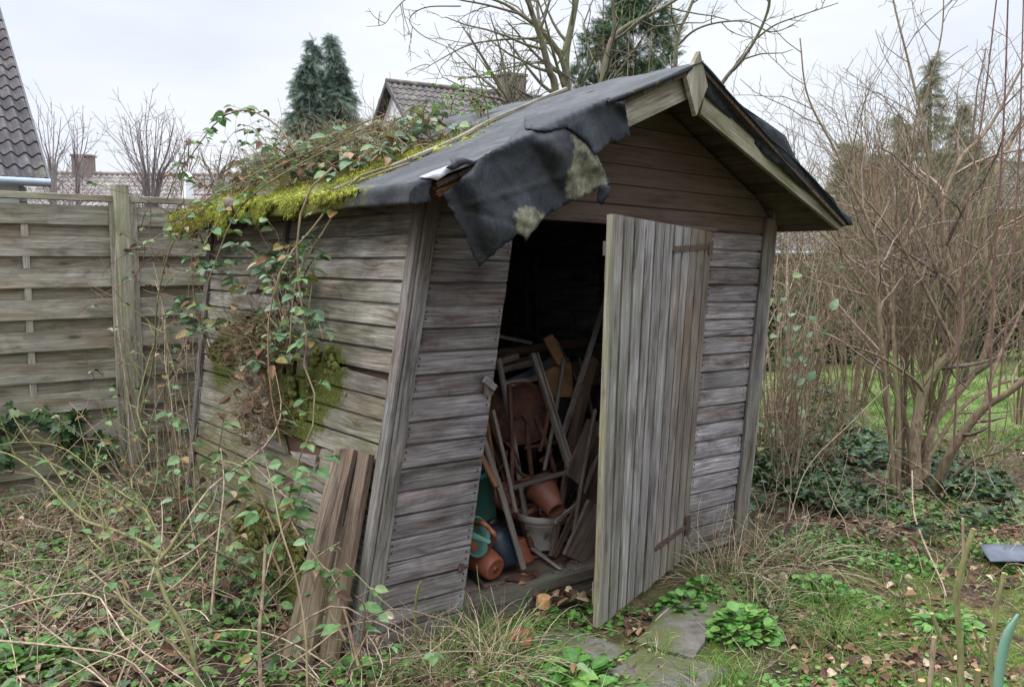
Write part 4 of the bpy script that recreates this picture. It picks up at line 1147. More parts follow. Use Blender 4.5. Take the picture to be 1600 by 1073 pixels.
# grey battens
mb = MB(); p_, q_ = IN(833, 552, .62), IN(891, 734, .32)
beam(mb, p_, q_, .048, .012, up=NF); beam(mb, p_+UF*.02+NF*.012, q_+UF*.02+NF*.012, .012, .02, up=NF); beam(mb, p_-UF*.02+NF*.012, q_-UF*.02+NF*.012, .012, .02, up=NF)
one('timber_batten', mb, M['pole'], 'grey grooved batten slanting down to the right in the doorway', 'batten', origin=p_)
timber('timber_batten', IN(946, 470, .75), IN(878, 684, .45), .032, .022, 'long grey batten slanting down to the left beside the open door', 'batten', 'pole')
timber('timber_post', IN(926, 560, .62), IN(888, 716, .42), .055, .045, 'dark brown square timber behind the right-hand planks', 'timber', 'inner', wk=(0, .9, 0, 0))
timber('timber_post', IN(908, 600, .56), IN(862, 870, .20), .035, .02, 'thin dark stake leaning deep in the doorway by the brown timber', 'timber', 'inner', wk=(0, .7, 0, 0))
# broad planks on the right
def plank_quad(name, px, d, label, mat='inner', t=.022, wk=(0, .2, 0, 0)):
    P_ = [on_front(x, y, -dd) for (x, y), dd in zip(px, d)]; mb = MB()
    board(mb, P_[0], P_[1], P_[3], P_[2], NF, t, wk=wk, nseg=4, jag=.003); return one(name, mb, M[mat], label, 'plank', 'loose planks inside the shed', origin=P_[0])
plank_quad('timber_plank', [(882, 866), (916, 783), (968, 806), (922, 884)][:0] or [(883, 866), (921, 781), (962, 806), (921, 883)], (.10, .22, .22, .10), 'broad pale brown board on the floor beside the open door')
plank_quad('timber_plank', [(905, 770), (955, 600), (985, 615), (935, 800)], (.32, .5, .5, .32), 'dark reddish board standing behind the broad pale one', wk=(0, .8, 0, 0))
plank_quad('timber_plank', [(886, 742), (921, 655), (940, 660), (905, 756)], (.28, .40, .40, .28), 'short brown board with a square top just right of the grooved batten', wk=(0, .45, 0, 0))
plank_quad('timber_plank', [(855, 830), (905, 690), (922, 697), (872, 840)], (.42, .55, .55, .42), 'narrow brown board behind the tilted flower pot', wk=(0, .6, 0, 0))
# spade with a split handle
r = empty('spade', FL(866, 868), 'old spade with wooden shaft and worn brown blade, leaning between pot and door', 'spade')
mb = MB(); a_, b_ = IN(938, 700, .42), IN(911, 772, .28); tube(mb, [a_, b_], [.014, .016], 8, (0, .2, 0, .5)); mb.build('shaft', M['pole'], r)
mb = MB(); beam(mb, b_, IN(902, 792, .24), .055, .026, up=NF, wk=(0, .9, 0, 0)); mb.build('socket', M['rot'], r)
mb = MB(); c_ = IN(903, 788, .24); d_ = IN(867, 868, .12); beam(mb, c_, d_, .055, .012, up=NF, nseg=5, taper=.6, wk=(0, .9, 0, 0)); beam(mb, c_+UF*.022, d_*.3+c_*.7+UF*.012, .008, .016, up=NF); mb.build('blade', M['inner'], r)
mb = MB(); tube(mb, [IN(896, 700, .5), IN(905, 752, .42), IN(890, 778, .40)], [.004, .02, .003], 6); one('sickle_blade', mb, M['steel'], 'dull grey blade standing between the boards', 'blade', origin=IN(905, 752, .42))

# tilted brown flower pot
def pot(name, label, base, axis, r0, r1, h, mat, rim=.03, th=.006, extra=None, seg=36, rimmat=None):
    ax = unit(axis); root = empty(name, base, label, 'flower pot')
    mb = MB()
    lathe(mb, [(.001, .0), (r0*.82, .0), (r0*.84, -.004), (r0, 0), (r0, .004), (r0+(r1-r0)*.78, h*.78), (r1+.001, h*.80), (r1+.006, h), (r1-.004, h), (r1-.007, h*.8), (r0-.006, .012), (.001, .012)], base, ax, seg)
    mb.build('body', M[mat], root)
    mb = MB(); rr = r1+.010
    lathe(mb, [(r1+.001, h*.84), (rr-.002, h*.84), (rr, h*.86), (rr, h-.002), (rr-.003, h+.003), (r1-.002, h+.003), (r1-.004, h-.004)], base, ax, seg)
    mb.build('rim', M[rimmat or mat], root)
    return root
bc = IN(869, 797, .20); rc = IN(843, 757, .36)
pot('flower_pot', 'tilted brown plastic flower pot lying mouth-up-left on the cream pot', bc, rc-bc, .052, .088, float(np.linalg.norm(rc-bc)), 'pot', rimmat='rustdk')
cb = FL(846, 852)
CP = pot('flower_pot', 'cream round pot standing on the shed floor, filled with brown pots', cb, V(0, 0, 1), .092, .132, .195, 'cream')
pot('flower_pot', 'terracotta pot nested in the cream pot, leaning left', cb+V(-.04, .02, .06), V(-.35, .1, .9), .05, .085, .15, 'pot')
pot('flower_pot', 'orange-brown small pot nested in the cream pot on the right side', cb+V(.045, .0, .07), V(.25, -.1, .95), .045, .068, .11, 'terra')
timber('wood_stick', IN(868, 815, .06), IN(899, 789, .16), .022, .014, 'short grey stick lying across the rim of the cream pot', 'stick', 'pole')
# terracotta pitcher lying on its side
pb = G(774, 889, FZ+.066); pm = G(733, 858, FZ+.12); ax = unit(pm-pb)
PT = empty('pitcher', pb, 'terracotta coloured pitcher lying on its side, its round base facing out', 'pitcher')
mb = MB(); lathe(mb, [(.001, -.004), (.010, -.002), (.030, .001), (.044, .001), (.052, -.003), (.058, .0), (.062, .006), (.070, .06), (.078, .16), (.074, .20), (.068, .25), (.070, .27), (.064, .27), (.062, .2)], pb, ax, 40); mb.build('body', M['terra'], PT)
mb = MB(); tube(mb, spline([pb+ax*.07+V(0, -.0, .068)+UF*.012, IN(773, 838, .06)+V(0, 0, .0), IN(765, 826, .07), IN(752, 817, .10), pb+ax*.26+V(0, 0, .085)], 16), .0115, 10); mb.build('handle', M['terra'], PT)
mb = MB(); lathe(mb, [(.016, -.003), (.016, .002), (.001, .004)], pb, -ax, 14); mb.build('base_boss', M['pot'], PT)
# mint watering can mouth behind it
mc = IN(744, 838, .16); WC = empty('watering_can', mc, 'mint green watering can opening just behind the terracotta pitcher', 'watering can')
ax2 = unit(V(.75, -.55, .25)); mb = MB()
lathe(mb, [(.10, -.22), (.098, -.05), (.095, 0), (.100, .004), (.100, .008), (.090, .008), (.088, -.05), (.088, -.20), (.001, -.20)], mc, ax2, 36); mb.build('body', M['mint'], WC)
mb = MB(); v = [IN(735, 829, .09), IN(768, 845, .045), IN(765, 849, .04), IN(734, 838, .09)]; vv, F = thicken(np.array(v), [(0, 1, 2, 3)], .006, NF); mb.add(vv, F); mb.build('spout_guard', M['mint'], WC)
# teal bucket further up and in
tb = IN(742, 800, .40); TB = empty('bucket', tb, 'dark teal plastic bucket wedged behind the wall edge', 'bucket')
mb = MB(); lathe(mb, [(.001, 0), (.09, 0), (.095, .01), (.125, .25), (.132, .25), (.132, .262), (.118, .262), (.09, .015), (.001, .015)], tb+V(.02, 0, -.06), unit(V(-.2, .1, 1)), 36); mb.build('body', M['teal'], TB)
mb = MB(); lathe(mb, [(.128, .235), (.140, .235), (.142, .25), (.136, .266), (.125, .266)], tb+V(.02, 0, -.06), unit(V(-.2, .1, 1)), 36); mb.build('rim', M['teal'], TB)
# navy container with scuffed label
nb = IN(790, 865, .22); mb = MB(); ax3 = unit(V(-.35, .15, .9))
NV = empty('canister', nb, 'dark navy canister with a worn pale label, standing between pitcher and cream pot', 'canister')
lathe(mb, [(.001, -.02), (.075, -.02), (.082, -.01), (.082, .12), (.07, .165), (.035, .18), (.03, .20), (.001, .20)], nb-V(0, 0, .04), ax3, 30); mb.build('body', M['navy'], NV)
mb = MB(); lathe(mb, [(.032, .195), (.036, .195), (.036, .225), (.001, .228)], nb-V(0, 0, .04), ax3, 20); mb.build('cap', M['black'], NV)
mb = MB(); P_ = [nb-V(0, 0, .04)+ax3*h + .0832*(math.cos(t)*unit(np.cross(ax3, V(0, 1, 0))) + math.sin(t)*np.cross(ax3, unit(np.cross(ax3, V(0, 1, 0))))) for h in (.05, .10) for t in np.linspace(-2.2, -1.2, 7)]
mb.add(P_, [(i, i+1, i+8, i+7) for i in range(6)], smooth=True); mb.build('label', M['steel'], NV)
# rusty blade by the sill
v = np.array([G(731, 888, FZ+.03), G(742, 890, FZ+.05), G(760, 920, FZ), G(757, 924, FZ), G(738, 906, FZ)]); mb = MB(); vv, F = thicken(v, [(0, 1, 2, 3, 4)], .006, (0, -.5, .8)); mb.add(vv, F)
one('trowel_blade', mb, M['rustdk'], 'dark rusty triangular blade on the sill below the pitcher', 'blade', origin=v[2])

# rusty barrow pan with its frame
wc_ = IN(812, 645, .55); axw = unit(NF*.9+V(-.1, 0, .25)); BW = empty('wheelbarrow', wc_, 'rust brown wheelbarrow pan tipped on edge behind the handles', 'wheelbarrow')
mb = MB(); seg = 28; ref = unit(np.cross(axw, V(0, 0, 1))); u2 = np.cross(ref, axw)
rings = []
for rr, hh in ((.0, -.07), (.45, -.068), (.75, -.055), (.93, -.02), (1.0, .0), (1.04, .0), (1.04, -.006)):
    for i in range(seg):
        t = i*2*math.pi/seg; ex = .19*(abs(math.cos(t))**.7)*math.copysign(1, math.cos(t)); ey = .17*(abs(math.sin(t))**.75)*math.copysign(1, math.sin(t))
        rings.append(wc_ - axw*-hh + ref*ex*rr + u2*ey*rr)
rings = np.array(rings); f = [(k*seg+i, k*seg+(i+1) % seg, (k+1)*seg+(i+1) % seg, (k+1)*seg+i) for k in range(6) for i in range(seg)]
mb.add(rings, f, smooth=True); mb.build('pan', M['rust'], BW)
for pts, rad in (([(760, 648), (782, 700), (796, 745)], .016), ([(824, 660), (826, 700), (833, 760)], .014), ([(826, 664), (815, 650), (806, 655)], .010), ([(836, 650), (852, 690), (868, 742)], .016), ([(858, 640), (850, 680), (843, 705)], .012), ([(765, 690), (785, 740), (790, 765)], .010), ([(800, 720), (815, 740), (850, 752)], .008), ([(770, 760), (812, 752), (838, 744)], .012)):
    mb = MB(); tube(mb, spline([IN(x, y, .46-.02*i) for i, (x, y) in enumerate(pts)], 10), rad, 8); mb.build('frame_tube', M['rust'], BW)
timber('aluminium_rail', IN(780, 768, .30), IN(884, 738, .26), .022, .014, 'pale flat rail lying across the rusty frame above the brown pot', 'rail', 'pole')
for k, ((x0, y0), (x1, y1), rad, d) in enumerate((((775, 740), (792, 705), .010, .42), ((790, 690), (812, 726), .008, .42), ((845, 720), (860, 700), .014, .44))):
    mb = MB(); tube(mb, spline([IN(x0, y0, d), IN((x0+x1)/2+4, (y0+y1)/2, d-.03), IN(x1, y1, d)], 8), rad, 6)
    one('rusty_bar', mb, M['rust'], ('short rusty bar low in the barrow frame', 'thin rusty hook in the middle of the barrow frame', 'thick rusty stub at the right of the barrow frame')[k], 'bar', origin=IN(x0, y0, d))
# steel pipe, ochre board, offcuts
mb = MB(); tube(mb, [IN(782, 603, .62), IN(836, 580, .70)], .020, 14); tube(mb, [IN(834, 581, .70), IN(866, 563, .76)], .030, 14); one('metal_pipe', mb, M['steel'], 'dull steel pipe lying over the barrow pan', 'pipe', origin=IN(782, 603, .62))
timber('wood_stick', IN(785, 603, .60), IN(840, 590, .66), .03, .02, 'pale stick just under the steel pipe', 'stick', 'pole')
timber('wood_stick', IN(782, 578, .7), IN(835, 566, .76), .035, .03, 'brown offcut just above the steel pipe', 'stick', 'inner')
timber('wood_stick', IN(778, 566, .66), IN(808, 556, .70), .03, .03, 'short brown stub left above the steel pipe', 'stick', 'inner')
timber('wood_stick', IN(779, 525, .9), IN(830, 536, .95), .022, .02, 'thin grey stick high at the back of the heap', 'stick', 'pole')
timber('wood_stick', IN(776, 552, .95), IN(915, 534, 1.05), .05, .03, 'dark beam lying across the back of the heap', 'beam', 'inner', wk=(0, .8, 0, 0))
def slabq(name, px, d, mat, label, cat, t=.02):
    P_ = np.array([IN(x, y, dd) for (x, y), dd in zip(px, d)]); mb = MB(); vv, F = thicken(P_, [(0, 1, 2, 3)], t, NF); mb.add(vv, F); return one(name, mb, M[mat], label, cat, origin=P_[0])
slabq('ochre_board', [(846, 620), (897, 620), (892, 566), (842, 572)], (.62, .62, .74, .74), 'ochre', 'ochre board with a straight lower edge behind the grooved batten', 'board')
slabq('ochre_batten', [(872, 570), (886, 568), (864, 522), (850, 530)], (.70, .70, .78, .78), 'ochre', 'short ochre batten standing on the ochre board', 'batten')
slabq('black_crate', [(856, 690), (900, 690), (896, 622), (852, 622)], (.56, .56, .62, .62), 'black', 'black plastic crate under the ochre board', 'crate')
timber('wood_stick', IN(868, 530, .8), IN(902, 596, .7), .016, .012, 'thin dark lath crossing right of the ochre batten', 'lath', 'inner')
timber('wood_stick', IN(752, 712, .22), IN(776, 760, .12), .03, .018, 'orange-brown stick against the edge of the left wall', 'stick', 'rot')
mb = MB(); tube(mb, spline([IN(842, 478, 1.2), IN(850, 482, 1.2), IN(892, 486, 1.2), IN(902, 530, 1.1)], 16), .006, 6); one('wire_hoop', mb, M['rustdk'], 'thin bent wire hoop in the dark at the back of the shed', 'wire', origin=IN(842, 478, 1.2))
for k, (x, y0, y1, d) in enumerate(((822, 420, 520, 1.6), (836, 400, 520, 1.7), (940, 400, 520, 1.3))):
    timber('wooden_stake', IN(x, y0, d), IN(x+2, y1, d), .03, .03, ('left upright stake in the dark of the shed', 'middle upright stake in the dark of the shed', 'reddish upright stake in the dark beside the door')[k], 'stake', 'inner', wk=(0, .9, 0, 0))
# heap filling low background
for k in range(34):
    x, y = R.uniform(770, 940), R.uniform(555, 800); a_ = R.uniform(-1.2, 1.2) + (1.2 if R.random() < .5 else -1.2)*.7; L = R.uniform(35, 80)
    d = .85 - (y-560)/200*.35
    timber('wood_offcut', IN(x-L*math.cos(a_)*.5, y-L*math.sin(a_)*.5, d+.1), IN(x+L*math.cos(a_)*.5, y+L*math.sin(a_)*.5, d), R.uniform(.02, .06), .02, 'dark broken slat in the jumbled heap at the back of the shed', 'slat', 'inner', 'broken slats in the heap', wk=(0, .8, 0, 0))
# pale block and curled bark in front of the sill
cc = G(849, 948, .0); mb = MB(); lathe(mb, [(.001, 0), (.033, 0), (.037, .004), (.034, .052), (.031, .056), (.001, .057)], cc, (0.05, -.05, 1), 8, smooth=False); one('wood_block', mb, M['cork'], 'small pale orange wood block on the ground in front of the sill', 'block', origin=cc)
for k, (px, lab) in enumerate(((((790, 990), (815, 978), (830, 985), (815, 998), (795, 999)), 'flat reddish clay shard left of the nearest slab'), (((812, 1000), (832, 993), (828, 1006), (815, 1008)), 'small reddish clay shard beside the larger one'))):
    v = np.array([G(x, y, .018+.004*i) for i, (x, y) in enumerate(px)]); vv, F = thicken(v, [tuple(range(len(px)))], .012, (0, 0, 1)); mb = MB(); mb.add(vv, F); one('clay_shard', mb, M['terra'], lab, 'shard', origin=v[0])
# two weathered planks leaning on the side wall
kk = lambda p: (0, .15+.3*nz3(p, 5), .45*sm(p[2], .6, 0), 0)
def lean(top0, top1, bot0, bot1, label, mat='plank', ot=.05, ob=.38, t=.03):
    T0, T1 = on_left(*top0, ot), on_left(*top1, ot); B0_, B1_ = G(*bot0, -.01), G(*bot1, -.01); mb = MB()
    n_ = unit(np.cross(T0-B0_, B1_-B0_)); n_ = n_ if np.dot(n_, O-B0_) > 0 else -n_
    board(mb, B0_, T0, B1_, T1, n_, t, wk=kk, nseg=14, warp=.004, jag=.01); return one('leaning_plank', mb, M[mat], label, 'plank', origin=B0_)
lean((524, 697), (553, 704), (440, 1022), (480, 1038), 'wider reddish-brown weathered plank leaning on the mossy side wall')
lean((560, 706), (577, 712), (496, 1030), (518, 1042), 'narrower split plank leaning beside the corner of the shed', ot=.04)
# scrap of felt in the leaf litter at the right
p2, v, fs = sheet_px([(1531, 850), (1560, 849), (1600, 850), (1650, 860), (1645, 885), (1600, 876), (1548, 876), (1540, 866)], lambda x, y: G(x, y, .012+.012*math.sin(x*.05)+.006*math.sin(y*.2)), 7)
n0 = np.cross(v[fs[0][1]]-v[fs[0][0]], v[fs[0][2]]-v[fs[0][0]])
if n0[2] < 0: fs = [f[::-1] for f in fs]
M['scrap'] = simple('slate_blue_felt', (.05, .06, .08), (.12, .135, .165), 6, .6, .2)
mb = MB(); vv, F = thicken(v, fs, .005); mb.add(vv, F, smooth=True); one('felt_scrap', mb, M['scrap'], 'slate grey felt scrap lying in the leaf litter at the right edge', 'felt scrap', origin=v[0])

pot('flower_pot', 'small terracotta pot lying on its side behind the long handles', IN(800, 792, .34), V(-.5, .6, .35), .045, .07, .12, 'pot')
pot('flower_pot', 'dusty terracotta pot upside down low between canister and cream pot', FL(806, 842, .10), V(.15, -.1, -1), .05, .075, .12, 'terra')
for k, (a_, b_, d0, d1, rr, mt_, lab) in enumerate((
        ((796, 600), (800, 760), .55, .30, .012, 'rust', 'rusty upright rod beside the middle handle'),
        ((770, 640), (806, 800), .40, .22, .011, 'pole', 'thin pale cane between the two long handles'),
        ((880, 560), (850, 735), .60, .36, .012, 'pole', 'thin pale cane crossing behind the grooved batten'),
        ((930, 640), (896, 830), .40, .18, .013, 'inner', 'brown pole in front of the dark reddish board'),
        ((760, 660), (786, 790), .34, .22, .014, 'rot', 'orange-brown pole at the left edge of the doorway'),
        ((905, 560), (935, 690), .80, .60, .012, 'inner', 'dark pole leaning right behind the open door'),
        ((820, 700), (872, 690), .44, .44, .010, 'rust', 'horizontal rusty rod across the barrow frame'))):
    mb = MB(); tube(mb, spline([IN(*a_, d0), IN((a_[0]+b_[0])/2+R.uniform(-3, 3), (a_[1]+b_[1])/2, (d0+d1)/2), IN(*b_, d1)], 8), rr, 8, (0, .1, 0, .5)); one('loose_pole', mb, M[mt_], lab, 'pole', origin=IN(*a_, d0))
# ------------------------------------------------------------ vegetation
def T(v, f): return np.array(v, float), np.array(f)
# leaf templates: x along the leaf, y across, length 1
def leaf_t(w, fold=.12, curl=.1, xs=(0, .22, .48, .76, 1), ws=(0, .8, 1, .62, 0)):
    v = []; f = []
    for i, (x, q) in enumerate(zip(xs, ws)):
        z = -curl*x*x
        v += [(x, 0, z), (x, w*q, z+fold*q*w*2), (x, -w*q, z+fold*q*w*2)]
    for i in range(len(xs)-1):
        a_, b_ = i*3, i*3+3
        f += [(a_, b_, b_+1), (a_, b_+1, a_+1), (a_, b_+2, b_), (a_, a_+2, b_+2)]
    return T(v, f)
LF_B = leaf_t(.36, fold=.16, curl=.22, xs=(0, .08, .16, .22, .34, .40, .52, .58, .70, .76, .86, 1), ws=(.05, .52, .80, .74, 1.02, .90, 1.0, .80, .80, .56, .42, 0))
LF_R = leaf_t(.46, fold=.10, curl=.05, xs=(0, .12, .4, .7, .92, 1), ws=(.1, .75, 1, .9, .5, .05))
LF_D = leaf_t(.30, fold=.35, curl=.35, ws=(.1, .8, 1, .7, .05))
LF_I = T([(0, 0, 0), (-.12, .30, .03), (.12, .50, .05), (.28, .28, .03), (.55, .38, .0), (.62, .16, .0), (1, 0, -.08), (.62, -.16, 0), (.55, -.38, 0), (.28, -.28, .03), (.12, -.50, .05), (-.12, -.30, .03), (.3, 0, -.03)], [(12, (i+1) % 12, i) for i in range(12)])
LF_S = T([(0, 0, 0), (.3, .08, .02), (.3, -.08, .02), (.7, .05, -.03), (.7, -.05, -.03), (1, 0, -.14)], [(0, 2, 1), (1, 2, 4), (1, 4, 3), (3, 4, 5)])
BL = T([(0, .5, 0), (0, -.5, 0), (.35, .42, .03), (.35, -.42, .03), (.7, .28, -.03), (.7, -.28, -.03), (1, 0, -.16)], [(0, 1, 3), (0, 3, 2), (2, 3, 5), (2, 5, 4), (4, 5, 6)])
def scat_leaves(mb, tmpl, pts, dirs, nrm, size, wk=None, mi=0, wmul=1.0):
    n = len(pts)
    if n == 0: return
    Mx = rotmats(np.asarray(dirs, float), np.asarray(nrm, float)); s_ = np.asarray(size, float).reshape(-1, 1, 1)
    sc = np.broadcast_to(s_, (n, 1, 3)).copy(); sc[:, :, 1] *= wmul
    inst(mb, tmpl[0], tmpl[1], Mx*sc, np.asarray(pts, float), wk, mi)
def rnd_dirs(n, zlo=-.3, zhi=.6):
    a_ = NR.random(n)*2*math.pi; z = zlo+(zhi-zlo)*NR.random(n); return np.stack([np.cos(a_), np.sin(a_), z], 1)
def up_n(n, tilt=.5):
    v = NR.normal(0, tilt, (n, 3)); v[:, 2] = 1; return v
def tubes(mb, P, rad, sides=4, rnd=True):
    """many equal-length polylines at once: P (m,n,3), rad (m,n)"""
    P = np.asarray(P, float); m, n, _ = P.shape
    t = np.gradient(P, axis=1); t /= (np.linalg.norm(t, axis=2, keepdims=True)+1e-9)
    ref = np.where(np.abs(t[:, :, 2:3]) < .85, V(0, 0, 1), V(1, 0, 0)); ref = np.broadcast_to(ref[:, :1], t.shape)
    sx = np.cross(t, ref); sx /= (np.linalg.norm(sx, axis=2, keepdims=True)+1e-9); sy = np.cross(t, sx)
    an = np.arange(sides)*2*math.pi/sides
    v = P[:, :, None] + rad[:, :, None, None]*(np.cos(an)[:, None]*sx[:, :, None] + np.sin(an)[:, None]*sy[:, :, None])
    i = np.arange(n-1)[:, None]*sides; j = np.arange(sides)[None]
    f = np.stack([i+j, i+(j+1) % sides, i+sides+(j+1) % sides, i+sides+j], -1).reshape(-1, 4)
    f = (f[None] + (np.arange(m)*n*sides)[:, None, None]).reshape(-1, 4)
    wk = np.zeros((m, 4)); wk[:, 3] = NR.random(m) if rnd else .5
    mb.add(v.reshape(-1, 3), f, None, np.repeat(wk, n*sides, 0), 0, True)
class Twigs:
    """collects polylines resampled to n points, then writes them at once"""
    def __init__(s, n=6): s.P = []; s.r = []; s.n = n
    def add(s, pts, r0, r1):
        pts = np.asarray(pts, float)
        if len(pts) != s.n:
            l = np.concatenate([[0], np.cumsum(np.linalg.norm(np.diff(pts, axis=0), axis=1))]); q = np.linspace(0, l[-1], s.n)
            pts = np.stack([np.interp(q, l, pts[:, k]) for k in range(3)], 1)
        s.P.append(pts); s.r.append(np.linspace(r0, r1, s.n))
    def flush(s, mb, sides=4):
        if s.P: tubes(mb, np.array(s.P), np.array(s.r), sides)
def wander(p, d, L, n, jit, trop=(0, 0, 0)):
    """a twig that wanders"""
    pts = [np.asarray(p, float)]; d = unit(d); st = L/n
    for i in range(n):
        d = unit(d + V(R.gauss(0, jit), R.gauss(0, jit), R.gauss(0, jit)) + np.asarray(trop)*1.0)
        pts.append(pts[-1] + d*st)
    return np.array(pts)
def sprout(tw, pts, r0, r1, lev, spec, ends=None):
    """side twigs along a limb, recursively. spec[lev] = (number per metre, length ratio, spread, jitter, tropism, min radius)"""
    if lev >= len(spec): return
    per, lr, spread, jit, trop, rmin = spec[lev]
    seg = np.diff(pts, axis=0); sl = np.linalg.norm(seg, axis=1); L = sl.sum(); cum = np.concatenate([[0], np.cumsum(sl)])
    k = int(per*L + R.random())
    for i in range(k):
        s_ = L*(.15 + .85*(i+R.random())/max(k, 1)); s_ = min(s_, L*.999)
        j = min(len(seg)-1, max(0, int(np.searchsorted(cum, s_)-1))); t = (s_-cum[j])/sl[j]
        p = pts[j] + seg[j]*t; d = unit(seg[j])
        q = unit(np.cross(d, V(R.gauss(0, 1), R.gauss(0, 1), R.gauss(0, 1))))
        dd = unit(d*(1-spread*.5) + q*spread)
        fr = s_/L; l = lr*(1-.55*fr)*R.uniform(.6, 1.3)*(L if lr < 1 else 1)
        if lr >= 1: l = lr*.5*R.uniform(.5, 1.2)
        rr = max(rmin, (r0*(1-fr)+r1*fr)*.55)
        c = wander(p, dd, l, 5, jit, trop); tw.add(c, rr, max(rmin*.6, rr*.3))
        if ends is not None: ends.append((c[-1], unit(c[-1]-c[-2])))
        sprout(tw, c, rr, max(rmin*.6, rr*.3), lev+1, spec, ends)

# ---- the bare tree rising behind the shed
def limb_px(pts, dep):
    """limb drawn in the picture, each point at its own distance"""
    if np.isscalar(dep): dep = [dep]*len(pts)
    return spline([AT(x, y, d) for (x, y), d in zip(pts, dep)], max(8, len(pts)*5))
def bare_tree(name, label, base, limbs, spec, mat='treebark', cat='tree', group=None, trunk_r=.09, buds=None, mat2=None, rs=1.0):
    limbs = [(a_, b_*rs, c_*rs) for a_, b_, c_ in limbs]
    root = empty(name, (base[0], base[1], 0), label, cat, group)
    mt = MB(); mt2 = MB(); tw = Twigs(6); ends = []
    for pts, r0, r1 in limbs:
        tube(mt, pts, np.linspace(r0, r1, len(pts)), 8, (0, 0, 0, R.uniform(.3, .7)))
        sprout(tw, pts[len(pts)//8:], r0, r1, 0, spec, ends)
    mt.build('trunk', M[mat], root)
    tw.flush(mt2, 4)
    if buds:
        sel = [e for e in ends if R.random() < buds[0]]
        if sel:
            p = np.array([e[0] for e in sel]); d = np.array([e[1] for e in sel]) + NR.normal(0, .6, (len(sel), 3)); mbk = MB()
            scat_leaves(mbk, LF_S if buds[3] == 's' else LF_D, p, d, up_n(len(sel), 1), NR.uniform(buds[1], buds[2], len(sel))); mbk.build('buds', M[buds[4]], root)
    mt2.build('branches', M[mat2 or mat], root)
    return root
base = AT(878, 400, 9.0)
def bt_(pts, d0, d1): return limb_px(pts, list(np.linspace(d0, d1, len(pts))))
limbs = [
    (bt_([(880, 520), (882, 300), (886, 150), (884, 90), (893, 40), (902, -10), (910, -90)], 9.2, 9.4), .085, .03),
    (bt_([(876, 520), (874, 300), (868, 145), (858, 110), (845, 60), (828, 10), (812, -60)], 9.0, 8.6), .07, .03),
    (bt_([(886, 120), (872, 80), (846, 48), (812, 22), (785, 5), (740, -10)], 9.2, 9.0), .045, .015),
    (bt_([(882, 95), (855, 62), (842, 30), (838, -20)], 9.2, 9.5), .035, .02),
    (bt_([(935, 400), (935, 200), (941, 126), (952, 72), (962, 55), (985, 38), (1030, 15), (1070, -10), (1110, -50)], 8.6, 8.8), .055, .015),
    (bt_([(958, 60), (960, 30), (952, -30)], 8.6, 8.5), .035, .02),
    (bt_([(1050, 300), (1055, 130), (1058, 60), (1075, 20), (1095, -30)], 9.4, 9.5), .04, .02),
    (bt_([(1090, 200), (1130, 128), (1158, 95), (1180, 62), (1198, 22), (1205, -20)], 8.4, 8.0), .032, .014),
    (bt_([(1060, 70), (1085, 48), (1120, 36), (1165, 34), (1205, 50), (1240, 40)], 8.8, 8.0), .018, .006),
    (bt_([(1180, 62), (1210, 40), (1250, 25), (1310, 5)], 8.1, 7.6), .014, .005),
    (bt_([(868, 130), (850, 100), (800, 105), (740, 120), (690, 118)], 9.0, 8.4), .016, .004),
    (bt_([(845, 60), (790, 62), (735, 70), (690, 92), (660, 110)], 8.8, 8.2), .018, .004),
    (bt_([(812, 22), (760, 8), (710, -2), (660, -20)], 9.0, 8.4), .02, .006),
    (bt_([(900, 130), (870, 108), (850, 97), (808, 98), (775, 108)], 9.0, 8.6), .012, .004),
    (bt_([(690, -30), (640, -5), (615, 18), (600, 38), (572, 42)], 8.4, 8.0), .010, .003),
    (bt_([(720, 10), (665, 12), (640, 30), (655, 52), (690, 70), (740, 90)], 8.6, 8.4), .010, .004),
]
spec = [(4.2, .50, .75, .15, (0, 0, .03), .0040), (4.6, .55, .8, .18, (0, 0, .02), .0030), (5.0, .5, .8, .2, (0, 0, 0), .0024)]
bare_tree('bare_tree', 'tall bare tree with greenish forked trunks rising behind the shed roof', base, limbs, spec, 'treebark', buds=(.25, .02, .035, 's', 'dead'), rs=.68)
# smaller fine-twigged tree left of it
limbs = []
for (x1, y1, d1) in ((700, 70, 8.6), (730, 50, 8.0), (765, 20, 8.3), (800, 40, 8.8), (825, 90, 9.0), (745, 85, 8.0), (690, 120, 8.3), (770, 85, 9.0), (715, 30, 8.8)):
    limbs.append((bt_([(795, 420), (797, 240), (795, 165), ((795+x1)/2+6, (160+y1)/2+8), (x1, y1)], 8.4, d1), .028, .004))
spec = [(6, .38, .8, .18, (0, 0, .02), .0028), (6, .5, .8, .2, (0, 0, .0), .0022), (5, .5, .9, .2, (0, 0, 0), .002)]
bare_tree('bare_tree', 'small fine-twigged bare tree directly left of the forked trunks', AT(795, 400, 8.4), limbs, spec, 'treebark', buds=(.4, .02, .04, 's', 'dead'))

